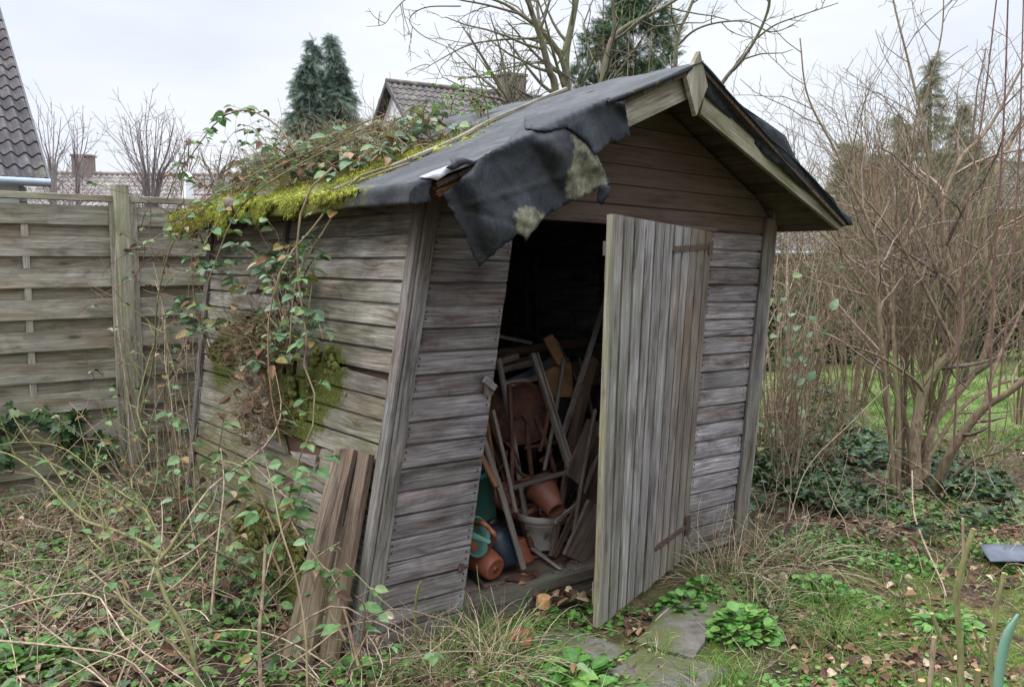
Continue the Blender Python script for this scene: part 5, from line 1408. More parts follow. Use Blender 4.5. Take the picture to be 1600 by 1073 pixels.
# ---- far bare trees on the left
def fan_tree(name, label, px, base_y, top_y, halfw, dep, n, spec, mat='farbark', group=None, r=.05):
    b = AT(px, 405, dep); b[2] = 0; limbs = []
    zt = AT(px, top_y, dep)[2]; zb = AT(px, base_y, dep)[2]
    for i in range(n):
        u = R.uniform(-1, 1); x1 = px + halfw*u; y1 = top_y + abs(u)*(base_y-top_y)*.35*R.uniform(.3, 1.2) + R.uniform(0, 8)
        m_ = AT(px+halfw*u*.25, base_y, dep)
        limbs.append((spline([b, b*.5+m_*.5, m_, AT(px+halfw*u*.7, (base_y+y1)/2, dep+R.uniform(-.5, .5)), AT(x1, y1, dep+R.uniform(-1, 1))], 14), r, r*.15))
    return bare_tree(name, label, b, limbs, spec, mat, group=group)
sp = [(1.1, .35, .6, .1, (0, 0, .06), .010), (1.8, .4, .6, .12, (0, 0, .04), .007), (2.2, .45, .6, .12, (0, 0, .03), .005)]
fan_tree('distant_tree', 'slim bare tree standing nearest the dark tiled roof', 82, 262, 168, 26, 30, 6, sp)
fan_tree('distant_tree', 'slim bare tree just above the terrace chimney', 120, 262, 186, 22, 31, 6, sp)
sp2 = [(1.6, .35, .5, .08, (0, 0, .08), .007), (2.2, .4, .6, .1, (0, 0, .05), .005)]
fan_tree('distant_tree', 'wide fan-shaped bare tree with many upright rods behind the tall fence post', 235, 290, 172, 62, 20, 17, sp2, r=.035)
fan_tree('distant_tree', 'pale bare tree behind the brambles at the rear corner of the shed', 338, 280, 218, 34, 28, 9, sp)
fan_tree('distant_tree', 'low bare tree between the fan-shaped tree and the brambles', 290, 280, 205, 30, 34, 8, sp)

# ---- conifers: drooping sprays round a trunk
def conifer(name, label, px, top_y, base_y, hw, dep, n, mat, tops=((0, 0),), sz=(.25, .5), droop=-.5, bark='treebark', shape=.8):
    b = AT(px, 405, dep); b[2] = 0; root = empty(name, b, label, 'tree')
    mt = MB(); ml = MB()
    for (ox, oy) in tops:
        tp = AT(px+ox, top_y+oy, dep); zb = max(.5, AT(px, base_y, dep)[2]); H = tp[2]-zb; Rm = hw/FPX*dep*(1 if len(tops) == 1 else .72)
        c0 = V(tp[0], tp[1], 0); tube(mt, [b, V((b[0]+tp[0])/2, tp[1], zb+.3*H), tp-V(0, 0, .1)], [.14, .10, .02], 8)
        nb = n//len(tops); tw = Twigs(6)
        for i in range(nb//14):
            h = (i+R.random())/(nb//14); a_ = R.uniform(0, 6.28); rr = Rm*((1-h)**shape*.93+.05)*R.uniform(.45, 1.2)*(.8+.5*mnoise.noise(Vector((math.cos(a_)*1.5, h*7, px))))
            q = c0+V(0, 0, zb+h*H); e_ = q+V(math.cos(a_)*rr, math.sin(a_)*rr, rr*.35*(.4-h)+.15*rr)
            ln = spline([q, (q+e_)/2+V(0, 0, .06*rr), e_], 6); tw.add(ln, .02, .006)
            t = np.sort(NR.random(14)**.7); P_ = np.stack([np.interp(t, np.linspace(0, 1, 6), ln[:, k]) for k in range(3)], 1) + NR.normal(0, .035*Rm+.02, (14, 3))
            d = unit(e_-q)*.7 + NR.normal(0, .45, (14, 3)); d[:, 2] += droop
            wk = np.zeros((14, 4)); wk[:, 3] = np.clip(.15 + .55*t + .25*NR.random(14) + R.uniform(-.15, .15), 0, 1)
            scat_leaves(ml, FR, P_, d, NR.normal(0, 1, (14, 3)), NR.uniform(sz[0], sz[1], 14)*(.6+.4*(1-h)), wk)
        tw.flush(mt, 4)
    mt.build('trunk', M[bark], root); ml.build('crown', M[mat], root)
    return root
# a frond: a feathery spray of narrow triangles
fv = []; ff = []
for i in range(9):
    x = .08+i*.1; L = .34*(1-x*.75)
    for s_ in (-1, 1):
        k = len(fv); fv += [(x, 0, 0), (x+.06, .0, 0), (x+L*.75, s_*L, -.05)]; ff.append((k, k+1, k+2) if s_ > 0 else (k, k+2, k+1))
k = len(fv); fv += [(0, .02, 0), (0, -.02, 0), (1, 0, -.1)]; ff.append((k, k+1, k+2))
FR = T(fv, ff)
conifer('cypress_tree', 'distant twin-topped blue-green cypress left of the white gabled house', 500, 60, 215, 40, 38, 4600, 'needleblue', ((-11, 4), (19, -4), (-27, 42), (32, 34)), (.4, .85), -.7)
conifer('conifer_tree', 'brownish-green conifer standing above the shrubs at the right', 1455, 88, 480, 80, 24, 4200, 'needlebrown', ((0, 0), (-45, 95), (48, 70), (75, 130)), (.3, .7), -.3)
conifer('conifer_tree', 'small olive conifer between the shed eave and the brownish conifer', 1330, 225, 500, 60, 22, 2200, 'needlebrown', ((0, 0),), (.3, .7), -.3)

# ---- hedge and thicket along the far side of the lawn
def leaf_mass(name, label, cat, blobs, n, mat, tmpl, sz, stems=40, group=None):
    c0 = V(blobs[0][0][0], blobs[0][0][1], 0); root = empty(name, c0, label, cat, group); ml = MB(); mt = MB(); tw = Twigs(6)
    W = np.array([b[1][0]*b[1][1]*b[1][2] for b in blobs]); W = W/W.sum()
    for (c, r), w_ in zip(blobs, W):
        k = int(n*w_); d = NR.normal(0, 1, (k, 3)); d /= np.linalg.norm(d, axis=1, keepdims=True)
        rad = NR.random(k)**.35; cl = .75+.35*np.array([mnoise.noise(Vector(tuple(q*2.6+c*.7))) for q in d])
        P_ = np.asarray(c) + d*np.asarray(r)*(rad*cl)[:, None]; P_[:, 2] = np.abs(P_[:, 2])
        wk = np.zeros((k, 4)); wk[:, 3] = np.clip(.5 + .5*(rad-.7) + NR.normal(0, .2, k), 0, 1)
        scat_leaves(ml, tmpl, P_, d*.6+NR.normal(0, .6, (k, 3)), d+up_n(k, .6), NR.uniform(*sz, k), wk)
        for i in range(int(stems*w_)):
            e_ = np.asarray(c)+V(R.uniform(-.9, .9)*r[0], R.uniform(-.9, .9)*r[1], R.uniform(.2, 1)*r[2]); s0 = V(c[0]+(e_[0]-c[0])*.3, c[1]+(e_[1]-c[1])*.3, 0)
            tw.add(spline([s0, (s0+e_)/2+NR.normal(0, .06, 3), e_], 6), .018, .005)
    tw.flush(mt, 4)
    if tw.P: mt.build('stems', M['bark'], root)
    ml.build('foliage', M[mat], root); return root
def bl(px, dep, zc, rx, ry, rz): p = AT(px, 405, dep); return (V(p[0], p[1], zc), (rx, ry, rz))
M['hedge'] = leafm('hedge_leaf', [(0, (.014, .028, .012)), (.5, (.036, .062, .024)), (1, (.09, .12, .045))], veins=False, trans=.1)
def zc(px, py, dep, rx, ry, rz): return (AT(px, py, dep), (rx, ry, rz))
_cb = [(985, -10, .40, .36), (960, 40, .34, .30), (1018, 30, .34, .30), (930, 70, .30, .30), (975, 90, .36, .30), (1030, 85, .30, .26), (912, 118, .26, .28), (950, 135, .34, .30), (1005, 130, .40, .32), (1046, 50, .20, .24), (980, 180, .6, .4), (965, -70, .34, .4)]
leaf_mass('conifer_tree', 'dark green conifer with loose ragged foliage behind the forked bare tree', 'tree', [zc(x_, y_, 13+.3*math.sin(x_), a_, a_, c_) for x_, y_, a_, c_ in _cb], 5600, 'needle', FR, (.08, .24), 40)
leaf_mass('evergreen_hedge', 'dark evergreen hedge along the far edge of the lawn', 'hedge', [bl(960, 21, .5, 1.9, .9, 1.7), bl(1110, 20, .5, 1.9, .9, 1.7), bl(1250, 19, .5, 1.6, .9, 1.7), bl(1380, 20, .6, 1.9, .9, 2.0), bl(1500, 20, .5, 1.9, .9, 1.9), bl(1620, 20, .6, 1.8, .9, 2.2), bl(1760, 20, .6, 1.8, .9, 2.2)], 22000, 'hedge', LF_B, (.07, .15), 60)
leaf_mass('laurel_bush', 'green laurel bush half hidden behind the right shrubs', 'bush', [bl(1560, 15, .8, 1.1, .8, 1.0)], 3500, 'hedge', LF_B, (.07, .13), 20)

# ---- shrubs of bare rods
def shrub(name, label, px, dep, n, top, spread, spec, mat='bark', r=(.012, .004), cat='shrub', group=None, lean=(0, 0), base=.12, curve=.25, h=(.7, 1.0), leaves=None, nz_=.04):
    b = AT(px, 405, dep); b[2] = 0; root = empty(name, b, label, cat, group); mt = MB(); tw = Twigs(10); ends = []
    for i in range(n):
        a_ = R.uniform(0, 6.28); s0 = b+V(math.cos(a_), math.sin(a_), 0)*base*math.sqrt(R.random()); z = top*R.uniform(*h)
        u = math.sqrt(R.random())*spread; e_ = b + V(math.cos(a_)*u+lean[0], math.sin(a_)*u+lean[1], z)
        m_ = (s0+e_)/2 + V(-math.cos(a_), -math.sin(a_), 0)*curve*u*.5 + NR.normal(0, nz_, 3)
        c = spline([s0, m_*.6+s0*.4+NR.normal(0, nz_*.5, 3), m_, m_*.35+e_*.65+NR.normal(0, nz_, 3), e_], 12)
        rr = r[0]*R.uniform(.5, 1.2); tw.add(c, rr, r[1]); sprout(tw, c, rr, r[1], 0, spec, ends)
    tw.flush(mt, 5); mt.build('stems', M[mat], root)
    if leaves and ends:
        sel = [e for e in ends if R.random() < leaves[0]]; k = len(sel); ml = MB()
        scat_leaves(ml, LF_B, np.array([e[0] for e in sel]), np.array([e[1] for e in sel])+NR.normal(0, .5, (k, 3)), up_n(k, .6), NR.uniform(leaves[1], leaves[2], k)); ml.build('leaves', M[leaves[3]], root)
    return root
spA = [(3.5, .38, .6, .14, (0, 0, .05), .003), (4, .45, .7, .16, (0, 0, .03), .002)]
spB = [(2.6, .35, .6, .14, (0, 0, .05), .0025), (3, .45, .7, .16, (0, 0, .03), .002)]
# main many-stemmed shrub, drawn limb by limb
mainl = [([(1432, 762), (1430, 690), (1442, 610), (1462, 575), (1492, 540), (1500, 470), (1480, 400), (1472, 330), (1500, 250), (1545, 200), (1600, 100)], 6.2, 6.4, .055, .010),
         ([(1445, 770), (1448, 720), (1460, 660), (1500, 610), (1535, 560), (1552, 480), (1540, 400), (1545, 300), (1590, 200), (1640, 120)], 6.3, 7.0, .045, .008),
         ([(1460, 765), (1490, 700), (1535, 640), (1580, 610), (1640, 560)], 6.2, 5.6, .045, .02),
         ([(1396, 775), (1392, 690), (1380, 560), (1372, 470), (1368, 380), (1330, 290), (1305, 235), (1262, 150), (1250, 60)], 6.0, 5.8, .024, .005),
         ([(1402, 770), (1404, 650), (1398, 560), (1400, 420), (1440, 330), (1450, 240), (1425, 120), (1400, 20), (1390, -30)], 6.1, 6.6, .024, .006),
         ([(1430, 740), (1410, 640), (1385, 570), (1392, 490), (1402, 440), (1395, 300), (1370, 200)], 6.4, 6.6, .03, .006),
         ([(1442, 610), (1425, 590), (1380, 560), (1345, 545), (1322, 540)], 6.1, 5.6, .016, .005),
         ([(1492, 540), (1470, 500), (1440, 440), (1400, 370), (1350, 310), (1290, 260)], 6.2, 6.0, .02, .005),
         ([(1500, 470), (1540, 420), (1560, 350), (1610, 280)], 6.3, 6.0, .018, .006),
         ([(1535, 640), (1560, 560), (1590, 500), (1620, 420)], 6.0, 6.2, .02, .006),
         ([(1448, 720), (1500, 640), (1560, 600), (1600, 590), (1660, 560)], 6.3, 6.6, .02, .01),
         ([(1470, 760), (1520, 720), (1570, 700), (1640, 640)], 6.3, 5.8, .015, .006),
         ([(1440, 700), (1425, 560), (1440, 420), (1420, 300), (1440, 180), (1470, 60), (1475, -20)], 6.5, 6.6, .018, .005),
         ([(1450, 700), (1480, 560), (1470, 420), (1510, 300), (1560, 240), (1600, 180)], 6.7, 6.6, .02, .005),
         ([(1435, 640), (1395, 520), (1345, 440), (1300, 380), (1240, 320), (1215, 240)], 6.4, 6.8, .018, .004)]
limbs = [(bt_(p_, d0, d1), r0, r1) for p_, d0, d1, r0, r1 in mainl]
spM = [(4.6, .36, .7, .15, (0, 0, .045), .0032), (4.6, .45, .75, .17, (0, 0, .02), .0022), (3, .5, .8, .2, (0, 0, .02), .0018)]
bare_tree('multi_stemmed_shrub', 'big many-stemmed bare shrub rising from the ivy at the right', AT(1435, 600, 6.2), limbs, spM, 'bark', 'shrub', mat2='twig', rs=.85)
# tall single red canes
for k, (p_, d0, d1) in enumerate((([(1545, 700), (1552, 450), (1562, 300), (1570, 150), (1575, 0), (1577, -40)], 5.0, 4.8), ([(1490, 700), (1500, 500), (1510, 330), (1535, 180), (1557, 0), (1565, -50)], 5.4, 5.2), ([(1560, 620), (1580, 430), (1592, 250), (1596, 120), (1600, -30)], 5.2, 5.2))):
    root = empty('tall_cane', AT(p_[0][0], 500, d0), ('straight reddish cane beside the right edge, topmost point out of frame', 'slanting dark red cane crossing in front of the right shrubs', 'thin reddish cane hugging the right edge of the picture')[k], 'cane')
    mt = MB(); tw = Twigs(6); ln = bt_(p_, d0, d1); tube(mt, ln, np.linspace(.0065, .0035, len(ln)), 6, (0, 0, 0, .6)); sprout(tw, ln, .005, .003, 0, [(2.2, .2, .6, .1, (0, 0, .05), .0018)]); tw.flush(mt); mt.build('stem', M['cane'], root)
sh = [('dense shrub of pale bare rods between the shed corner and the big shrub', 1340, 9.2, 24, 3.3, 1.2, spA, 'bark'),
      ('bare shrub directly behind the big many-stemmed one', 1480, 9.4, 22, 3.3, 1.3, spA, 'bark'),
      ('bare shrub at the right edge behind the tall red canes', 1610, 8.6, 20, 3.0, 1.2, spA, 'bark'),
      ('tall thin-twigged shrub above the brick house behind the shed', 1265, 10.5, 26, 3.7, 1.3, spA, 'bark'),
      ('thin shrub beyond the lawn left of the brownish conifer', 1375, 13.5, 34, 4.3, 1.8, spA, 'treebark'),
      ('thin shrub beyond the lawn under the brownish conifer', 1520, 14, 34, 4.2, 2.0, spA, 'treebark'),
      ('thin shrub beyond the lawn at the far right', 1660, 13.5, 26, 4.4, 1.8, spA, 'treebark'),
      ('slender grey shrub closest behind the right corner of the shed', 1225, 8.3, 20, 2.5, .7, spB, 'drystem')]
for lab, px, dep, n, top, spr, sp_, mt_ in sh: shrub('bare_shrub', lab, px, dep, int(n*.85), top, spr, sp_, mt_, r=(.012, .0025))
shrub('bare_shrub', 'clump of slim upright grey-brown rods rising through the big many-stemmed shrub', 1425, 6.5, 26, 3.0, .95, spA, 'bark', r=(.011, .0025))
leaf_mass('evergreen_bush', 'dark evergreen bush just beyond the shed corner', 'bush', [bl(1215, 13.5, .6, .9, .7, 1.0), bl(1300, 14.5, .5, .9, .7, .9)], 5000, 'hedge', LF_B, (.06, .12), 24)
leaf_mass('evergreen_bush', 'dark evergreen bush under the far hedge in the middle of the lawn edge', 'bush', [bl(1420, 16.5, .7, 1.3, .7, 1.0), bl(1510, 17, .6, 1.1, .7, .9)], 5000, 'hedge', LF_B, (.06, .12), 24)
# reddish dry thicket behind the shed corner
spD = [(6, .35, .6, .16, (0, 0, .0), .0022), (4, .4, .7, .18, (0, 0, 0), .0018)]
shrub('dry_thicket', 'tangle of reddish dry stems low behind the right corner of the shed', 1245, 6.9, 80, 1.2, .55, spD, 'stem', r=(.006, .002), curve=-.3, h=(.35, 1), base=.4)
shrub('dry_thicket', 'low heap of dry stems between lawn and ivy', 1300, 8.2, 50, .55, .5, spD, 'drystem', r=(.005, .002), curve=-.4, h=(.25, 1), base=.5)
shrub('dry_thicket', 'dry straw-coloured stems around the foot of the big shrub', 1540, 6.9, 36, .5, .7, spD, 'drystem', r=(.005, .002), curve=-.4, h=(.2, 1), base=.6)
shrub('leafy_bramble', 'bramble with pale green leaves just right of the shed corner', 1232, 6.2, 16, 1.7, .35, [(4, .2, .8, .2, (0, 0, 0), .002)], 'drystem', r=(.006, .002), leaves=(.8, .05, .09, 'pleaf'), cat='bramble')

# ---- brambles
def bramble(name, label, curves, mat='stem', leafmat='bleaf', gap=.09, size=(.045, .085), dead=.05, r=(.0055, .002), start=.1, trio=True, group=None, side=None, cat='bramble', thorns=True, tm=None):
    root = empty(name, (curves[0][0][0], curves[0][0][1], 0), label, cat, group); mt = MB(); ml = MB(); tw = Twigs(14)
    P_, D_, Z_ = [], [], []; thp = []; thd = []
    tmpl = tm or LF_B
    for c in curves:
        c = np.asarray(c, float); c = spline(c, 20) if len(c) < 10 else c
        tw.add(c, r[0]*R.uniform(.8, 1.2), r[1]); L = np.linalg.norm(np.diff(c, axis=0), axis=1).sum(); k = int(L/gap)
        if side: sprout(tw, c, r[0], r[1], 0, side)
        cd = np.gradient(c, axis=0)
        for i in range(k):
            t = start + (1-start)*(i+R.random())/max(k, 1); f = t*(len(c)-1); j = min(int(f), len(c)-2); p = c[j]*(1-f+j)+c[j+1]*(f-j)
            q = unit(unit(cd[j])*.3 + rnd_dirs(1, -.2, .5)[0]); st = R.uniform(.02, .07); e_ = p+q*st; tw.add(np.array([p, (p+e_)/2+V(0, 0, .004), e_]), .0013, .001)
            s_ = R.uniform(*size)
            hd = unit(V(q[0], q[1], q[2]*.4-.25))
            P_.append(e_); D_.append(hd); Z_.append(s_)
            if trio:
                sd = unit(np.cross(hd, V(0, 0, 1)))
                for sg in (-1, 1):
                    if R.random() < .85: P_.append(e_-q*.008); D_.append(unit(hd*.25+sd*sg)); Z_.append(s_*R.uniform(.7, .9))
        if thorns:
            for i in range(int(L/.03)):
                f = R.random()*(len(c)-1.01); j = int(f); thp.append(c[j]*(1-f+j)+c[j+1]*(f-j)); thd.append(unit(np.cross(cd[j], rnd_dirs(1, -1, 1)[0])))
    n = len(P_); mi = (NR.random(n) < dead).astype(int)
    tw.flush(mt, 5)
    if thp: scat_leaves(mt, T([(0, .3, 0), (0, -.3, 0), (1, 0, 0)], [(0, 1, 2)]), thp, thd, NR.normal(0, 1, (len(thp), 3)), np.full(len(thp), .006))
    mt.build('stems', M[mat], root)
    if n:
        P_, D_, Z_ = np.array(P_), np.array(D_), np.array(Z_); nr = up_n(n, .55); a_ = mi == 0
        scat_leaves(ml, tmpl, P_[a_], D_[a_], nr[a_], Z_[a_]); 
        if (~a_).any(): scat_leaves(ml, LF_D, P_[~a_], D_[~a_], nr[~a_], Z_[~a_], mi=1)
        ml.build('leaves', [M[leafmat], M['dead']], root)
    return root
def pxc(pts, deps):
    if np.isscalar(deps): deps = [deps]*len(pts)
    if len(deps) == 2 and len(pts) > 2: deps = list(np.linspace(deps[0], deps[1], len(pts)))
    return np.array([AT(x, y, d) for (x, y), d in zip(pts, deps)])
# arching cane against the sky
bramble('arching_bramble', 'single long bramble cane arching against the sky at the rear of the roof', [pxc([(470, 300), (455, 225), (425, 190), (390, 173), (355, 178), (330, 200), (305, 235), (285, 262), (270, 290)], [4.9, 5.0, 5.1, 5.15, 5.2, 5.2, 5.2, 5.2, 5.2])], 'stem', 'bleaf', gap=.06, size=(.05, .075), start=.3, r=(.006, .003))
bramble('arching_bramble', 'thin leafy bramble spray below the long arching cane', [pxc([(440, 300), (425, 240), (410, 215), (395, 200), (380, 195)], 5.2), pxc([(450, 280), (430, 230), (440, 200), (425, 205)], 5.3), pxc([(430, 290), (400, 235), (385, 225), (370, 232)], 5.1)], 'stem', 'bleaf', gap=.06, size=(.03, .05), start=.2)
# heap on the roof: short canes over the rear of the slope
def roof_pt(b, t, h): return RP(-1, b, t, h)
heap = []
for i in range(190):
    b0_, t0_ = R.uniform(.25, 1.05), R.uniform(.15, .95)
    if t0_ > .30 + 1.3*(b0_-.15): t0_ = R.uniform(.1, .4+.5*b0_)
    p = roof_pt(b0_, t0_, .02); d = V(R.gauss(0, .7), R.gauss(0, .7), R.uniform(.3, 1.1)); hh = R.uniform(.12, .40)*(1 if t0_ < .5 else .6)
    c = wander(p, d, hh, 9, .28, (0, 0, -.10)); c[:, 2] = np.maximum(c[:, 2], p[2]-.3); heap.append(c)
half = len(heap)//2
bramble('roof_bramble', 'heap of grey-green bramble leaves and wiry canes over the rear of the roof', heap[:half], 'stem', 'pleaf', gap=.06, size=(.06, .10), dead=.15, side=[(5, .4, .8, .2, (0, 0, 0), .0016)])
bramble('roof_bramble', 'greener bramble growth mixed through the heap on the roof', [c+VF*0 for c in heap[half:]], 'stem', 'pleaf', gap=.09, size=(.05, .085), dead=.4, side=[(5, .4, .8, .2, (0, 0, 0), .0016)])
# brown seed-like tangle on the roof crest
fz = MB(); tw = Twigs(6)
for i in range(1500):
    b0_, t0_ = R.uniform(.3, 1.02), R.uniform(.12, .92)
    if t0_ > .25 + .9*(b0_-.1): continue
    p = roof_pt(b0_, t0_, R.uniform(0, .22 if t0_ < .5 else .10)); tw.add(wander(p, rnd_dirs(1, -.3, .8)[0], R.uniform(.1, .35), 5, .35), .0018, .001)
tw.flush(fz, 3); tag(fz.build('roof_twigs', M['stem']), 'brown wiry dead twigs matted over the rear roof', 'twigs', kind='stuff')
# sprays over the ridge
bramble('roof_bramble', 'bright green sprigs near the ridge just right of the brown-tiled house', [wander(on_roof(x, y, .01), (R.gauss(0, .5), R.gauss(0, .5), 1), R.uniform(.15, .3), 8, .2) for x, y in [(R.uniform(690, 770), R.uniform(172, 192)) for _ in range(9)]], 'greenstem', 'herb', gap=.05, size=(.03, .05), dead=.15)
# long canes from the roof to the ground
cn = [([(600, 262), (560, 276), (530, 303), (505, 335), (470, 380), (448, 400), (432, 440), (420, 490), (418, 560), (424, 620), (440, 700)], 4.0, 3.8),
      ([(640, 255), (580, 275), (545, 292), (530, 320), (500, 370), (480, 400), (462, 440), (455, 500), (452, 560)], 4.0, 3.9),
      ([(600, 180), (520, 210), (470, 232), (400, 270), (340, 300), (300, 330), (265, 358), (230, 380)], 5.0, 4.6),
      ([(590, 190), (500, 232), (430, 262), (380, 300), (345, 340), (320, 380), (300, 430)], 4.7, 4.4),
      ([(560, 215), (480, 250), (400, 300), (362, 345), (340, 400), (325, 440)], 4.6, 4.4),
      ([(520, 262), (490, 285), (470, 330), (462, 400), (470, 470), (480, 520), (470, 560), (490, 600), (495, 650), (470, 710), (455, 760), (430, 870)], 3.95, 3.4)]
bramble('hanging_bramble', 'long bramble canes hanging from the eave down over the side wall', [pxc(p_, (a_, b_)) for p_, a_, b_ in cn], 'stem', 'bleaf', gap=.13, size=(.04, .07), start=.25, r=(.0055, .003), dead=.08)
# leafy growth on the side wall
def wallc(pts, o0=.10, o1=.22): return np.array([on_left(x, y, o0+(o1-o0)*i/(len(pts)-1)) for i, (x, y) in enumerate(pts)])
wc1 = [[(445, 500), (420, 440), (400, 400), (375, 385), (362, 392)], [(455, 480), (440, 420), (435, 370), (418, 345)], [(450, 470), (455, 420), (470, 395), (490, 385)], [(440, 520), (400, 470), (370, 440), (340, 420), (318, 425)],
       [(470, 540), (450, 500), (440, 460), (425, 430)], [(460, 560), (480, 520), (495, 500), (505, 530)], [(430, 540), (400, 520), (350, 505), (310, 500), (280, 505)], [(440, 560), (420, 540), (400, 560), (380, 590)],
       [(430, 400), (410, 370), (400, 350), (385, 340)], [(455, 440), (465, 420), (455, 400)], [(420, 440), (400, 430), (385, 440)], [(445, 490), (470, 470), (460, 455), (445, 450)]]
wc1 += [[(x, y) for x, y in [(R.uniform(430, 470), R.uniform(430, 560))]+[(R.uniform(400, 500), R.uniform(380, 560)) for _ in range(2)]] for _ in range(7)]
bramble('wall_bramble', 'large oval green bramble leaves climbing in front of the side wall', [wallc(p_) for p_ in wc1], 'stem', 'pleaf', gap=.085, size=(.05, .085), dead=.04, start=.15)
bramble('wall_bramble', 'bramble leaves growing over the fence corner by the shed', [pxc([(330, 560), (310, 500), (290, 490), (262, 495)], 5.0), pxc([(330, 540), (300, 470), (280, 480)], 5.1), pxc([(320, 520), (290, 520), (270, 520)], 4.9), pxc([(325, 560), (300, 430), (330, 415), (350, 410)], 4.9)], 'stem', 'pleaf', gap=.055, size=(.05, .09), dead=.05)
lo = [[(560, 1040), (540, 960), (520, 900), (500, 880), (480, 850)], [(565, 1000), (570, 950), (555, 930)], [(430, 830), (400, 760), (380, 730), (340, 720), (300, 735)], [(470, 800), (440, 770), (410, 740), (390, 720)], [(480, 860), (450, 800), (455, 760), (450, 720)],
      [(440, 900), (410, 820), (420, 780)], [(420, 880), (460, 800), (470, 760), (500, 720)], [(540, 1000), (510, 940), (530, 900)]]
bramble('low_bramble', 'bramble leaves in front of the lower side wall and the leaning planks', [wallc(p_, .35, .45) for p_ in lo], 'stem', 'bleaf', gap=.08, size=(.045, .08), dead=.1)
# debris nest caught on the wall
def heapstuff(name, label, c, r, n, mat, L=(.08, .3), rad=.002, leaves=0):
    mb = MB(); tw = Twigs(5)
    for i in range(n):
        d = NR.normal(0, 1, 3); d = d/np.linalg.norm(d)*R.random()**.4; p = np.asarray(c) + UF*0 + VF*d[0]*r[0] + NL*d[1]*r[1] + V(0, 0, d[2]*r[2])
        tw.add(wander(p, rnd_dirs(1, -.5, .5)[0], R.uniform(*L), 4, .35), rad*R.uniform(.6, 1.5), rad*.6)
    tw.flush(mb, 3)
    if leaves:
        d = NR.normal(0, .5, (leaves, 3)); P_ = np.asarray(c)+np.outer(d[:, 0]*r[0], VF)+np.outer(np.abs(d[:, 1])*r[1], NL)+np.outer(d[:, 2]*r[2], V(0, 0, 1))
        scat_leaves(mb, LF_D, P_, rnd_dirs(leaves, -1, .6), NR.normal(0, 1, (leaves, 3)), NR.uniform(.03, .08, leaves), mi=1)
    o = mb.build(name, [M[mat], M['dead']], origin=c); return tag(o, label, 'dead twigs', kind='stuff')
heapstuff('dead_twig_nest', 'nest of dead bramble twigs and leaves caught on the side wall', on_left(405, 530, .09), (.34, .08, .15), 520, 'stem', leaves=90)
heapstuff('dead_twig_nest', 'smaller clump of dead twigs and leaves lower on the side wall', on_left(400, 640, .12), (.25, .10, .20), 260, 'stem', leaves=40)
# ------------------------------------------------------------ undergrowth and litter
def poly_world(px): return np.array([G(x, y)[:2] for x, y in px])
def inside(P, q):
    x, y = q[:, 0], q[:, 1]; c = np.zeros(len(q), bool); j = len(P)-1
    for i in range(len(P)):
        m_ = ((P[i][1] > y) != (P[j][1] > y)) & (x < (P[j][0]-P[i][0])*(y-P[i][1])/(P[j][1]-P[i][1]+1e-12)+P[i][0]); c ^= m_; j = i
    return c
def in_shed(q, m_=.03):
    d = np.concatenate([q, np.zeros((len(q), 1))], 1) - A0; u = d@UF; v_ = d@VF
    return (u > -m_) & (u < 2.62+m_) & (v_ > -m_*.5) & (v_ < 2.3+m_)
def area(px, n, clump=0.0, seed=0, lim=None):
    P = poly_world(px); lo_, hi_ = P.min(0), P.max(0); out_ = []
    tot = 0
    while tot < n:
        q = lo_+(hi_-lo_)*NR.random((n*3, 2)); q = q[inside(P, q)]; q = q[~in_shed(q)]
        if clump:
            w_ = np.array([mnoise.noise(Vector((a*clump, b*clump, seed))) for a, b in q]); q = q[NR.random(len(q)) < np.clip(.5+w_*2.2, .02, 1)]
        out_.append(q); tot += len(q)
        if len(q) == 0: break
    q = np.concatenate(out_)[:n]
    z = np.array([gh(a, b) for a, b in q]); return np.concatenate([q, z[:, None]], 1)
def near_w(P):   # smaller things far away can be fewer
    return P
LEFT = [(-420, 820), (180, 765), (300, 770), (330, 830), (565, 1020), (600, 1045), (610, 1200), (-420, 1200)]
LEFTB = [(-60, 800), (290, 775), (560, 1010), (560, 1100), (-60, 1100)]
FRONT = [(560, 1030), (730, 985), (930, 925), (1000, 940), (1170, 850), (1320, 760), (1820, 740), (1950, 1150), (560, 1180)]
RIGHT = [(1160, 850), (1180, 720), (1300, 650), (1640, 640), (1700, 1150), (950, 1150), (1000, 980)]
# dead leaves
mb = MB(); P = np.concatenate([area(LEFT, 3200, 1.5, 2), area(FRONT, 3200, 1.8, 5), area([(1170, 830), (1180, 700), (1300, 660), (1640, 660), (1640, 800)], 700)])
P[:, 2] += NR.uniform(.003, .02, len(P)); scat_leaves(mb, LF_D, P, rnd_dirs(len(P), -.1, .25), up_n(len(P), .5), NR.uniform(.018, .06, len(P)), wmul=1.3)
tag(mb.build('dead_leaves', M['dead']), 'brown and pale dead leaves scattered over the ground', 'dead leaves', kind='stuff')
mb = MB(); c = G(905, 940); P = c + NR.normal(0, 1, (26, 3))*V(.09, .05, .015); P[:, 2] = np.abs(P[:, 2]-.0)+.01
scat_leaves(mb, LF_D, P, rnd_dirs(26, -.2, .6), up_n(26, .8), NR.uniform(.04, .09, 26), wmul=1.2); tag(mb.build('leaf_pile', M['dead'], origin=c), 'small drift of big curled brown leaves against the sill beside the door', 'leaves', kind='stuff')
mb = MB(); q = np.array([S(R.uniform(.22, .7), R.uniform(.0, .25), .047) for _ in range(110)])
scat_leaves(mb, LF_D, q, rnd_dirs(110, -.1, .4), up_n(110, .6), NR.uniform(.015, .06, 110)); tag(mb.build('floor_litter', M['dead']), 'crumbled leaves and dirt on the shed floor by the sill', 'litter', kind='stuff')
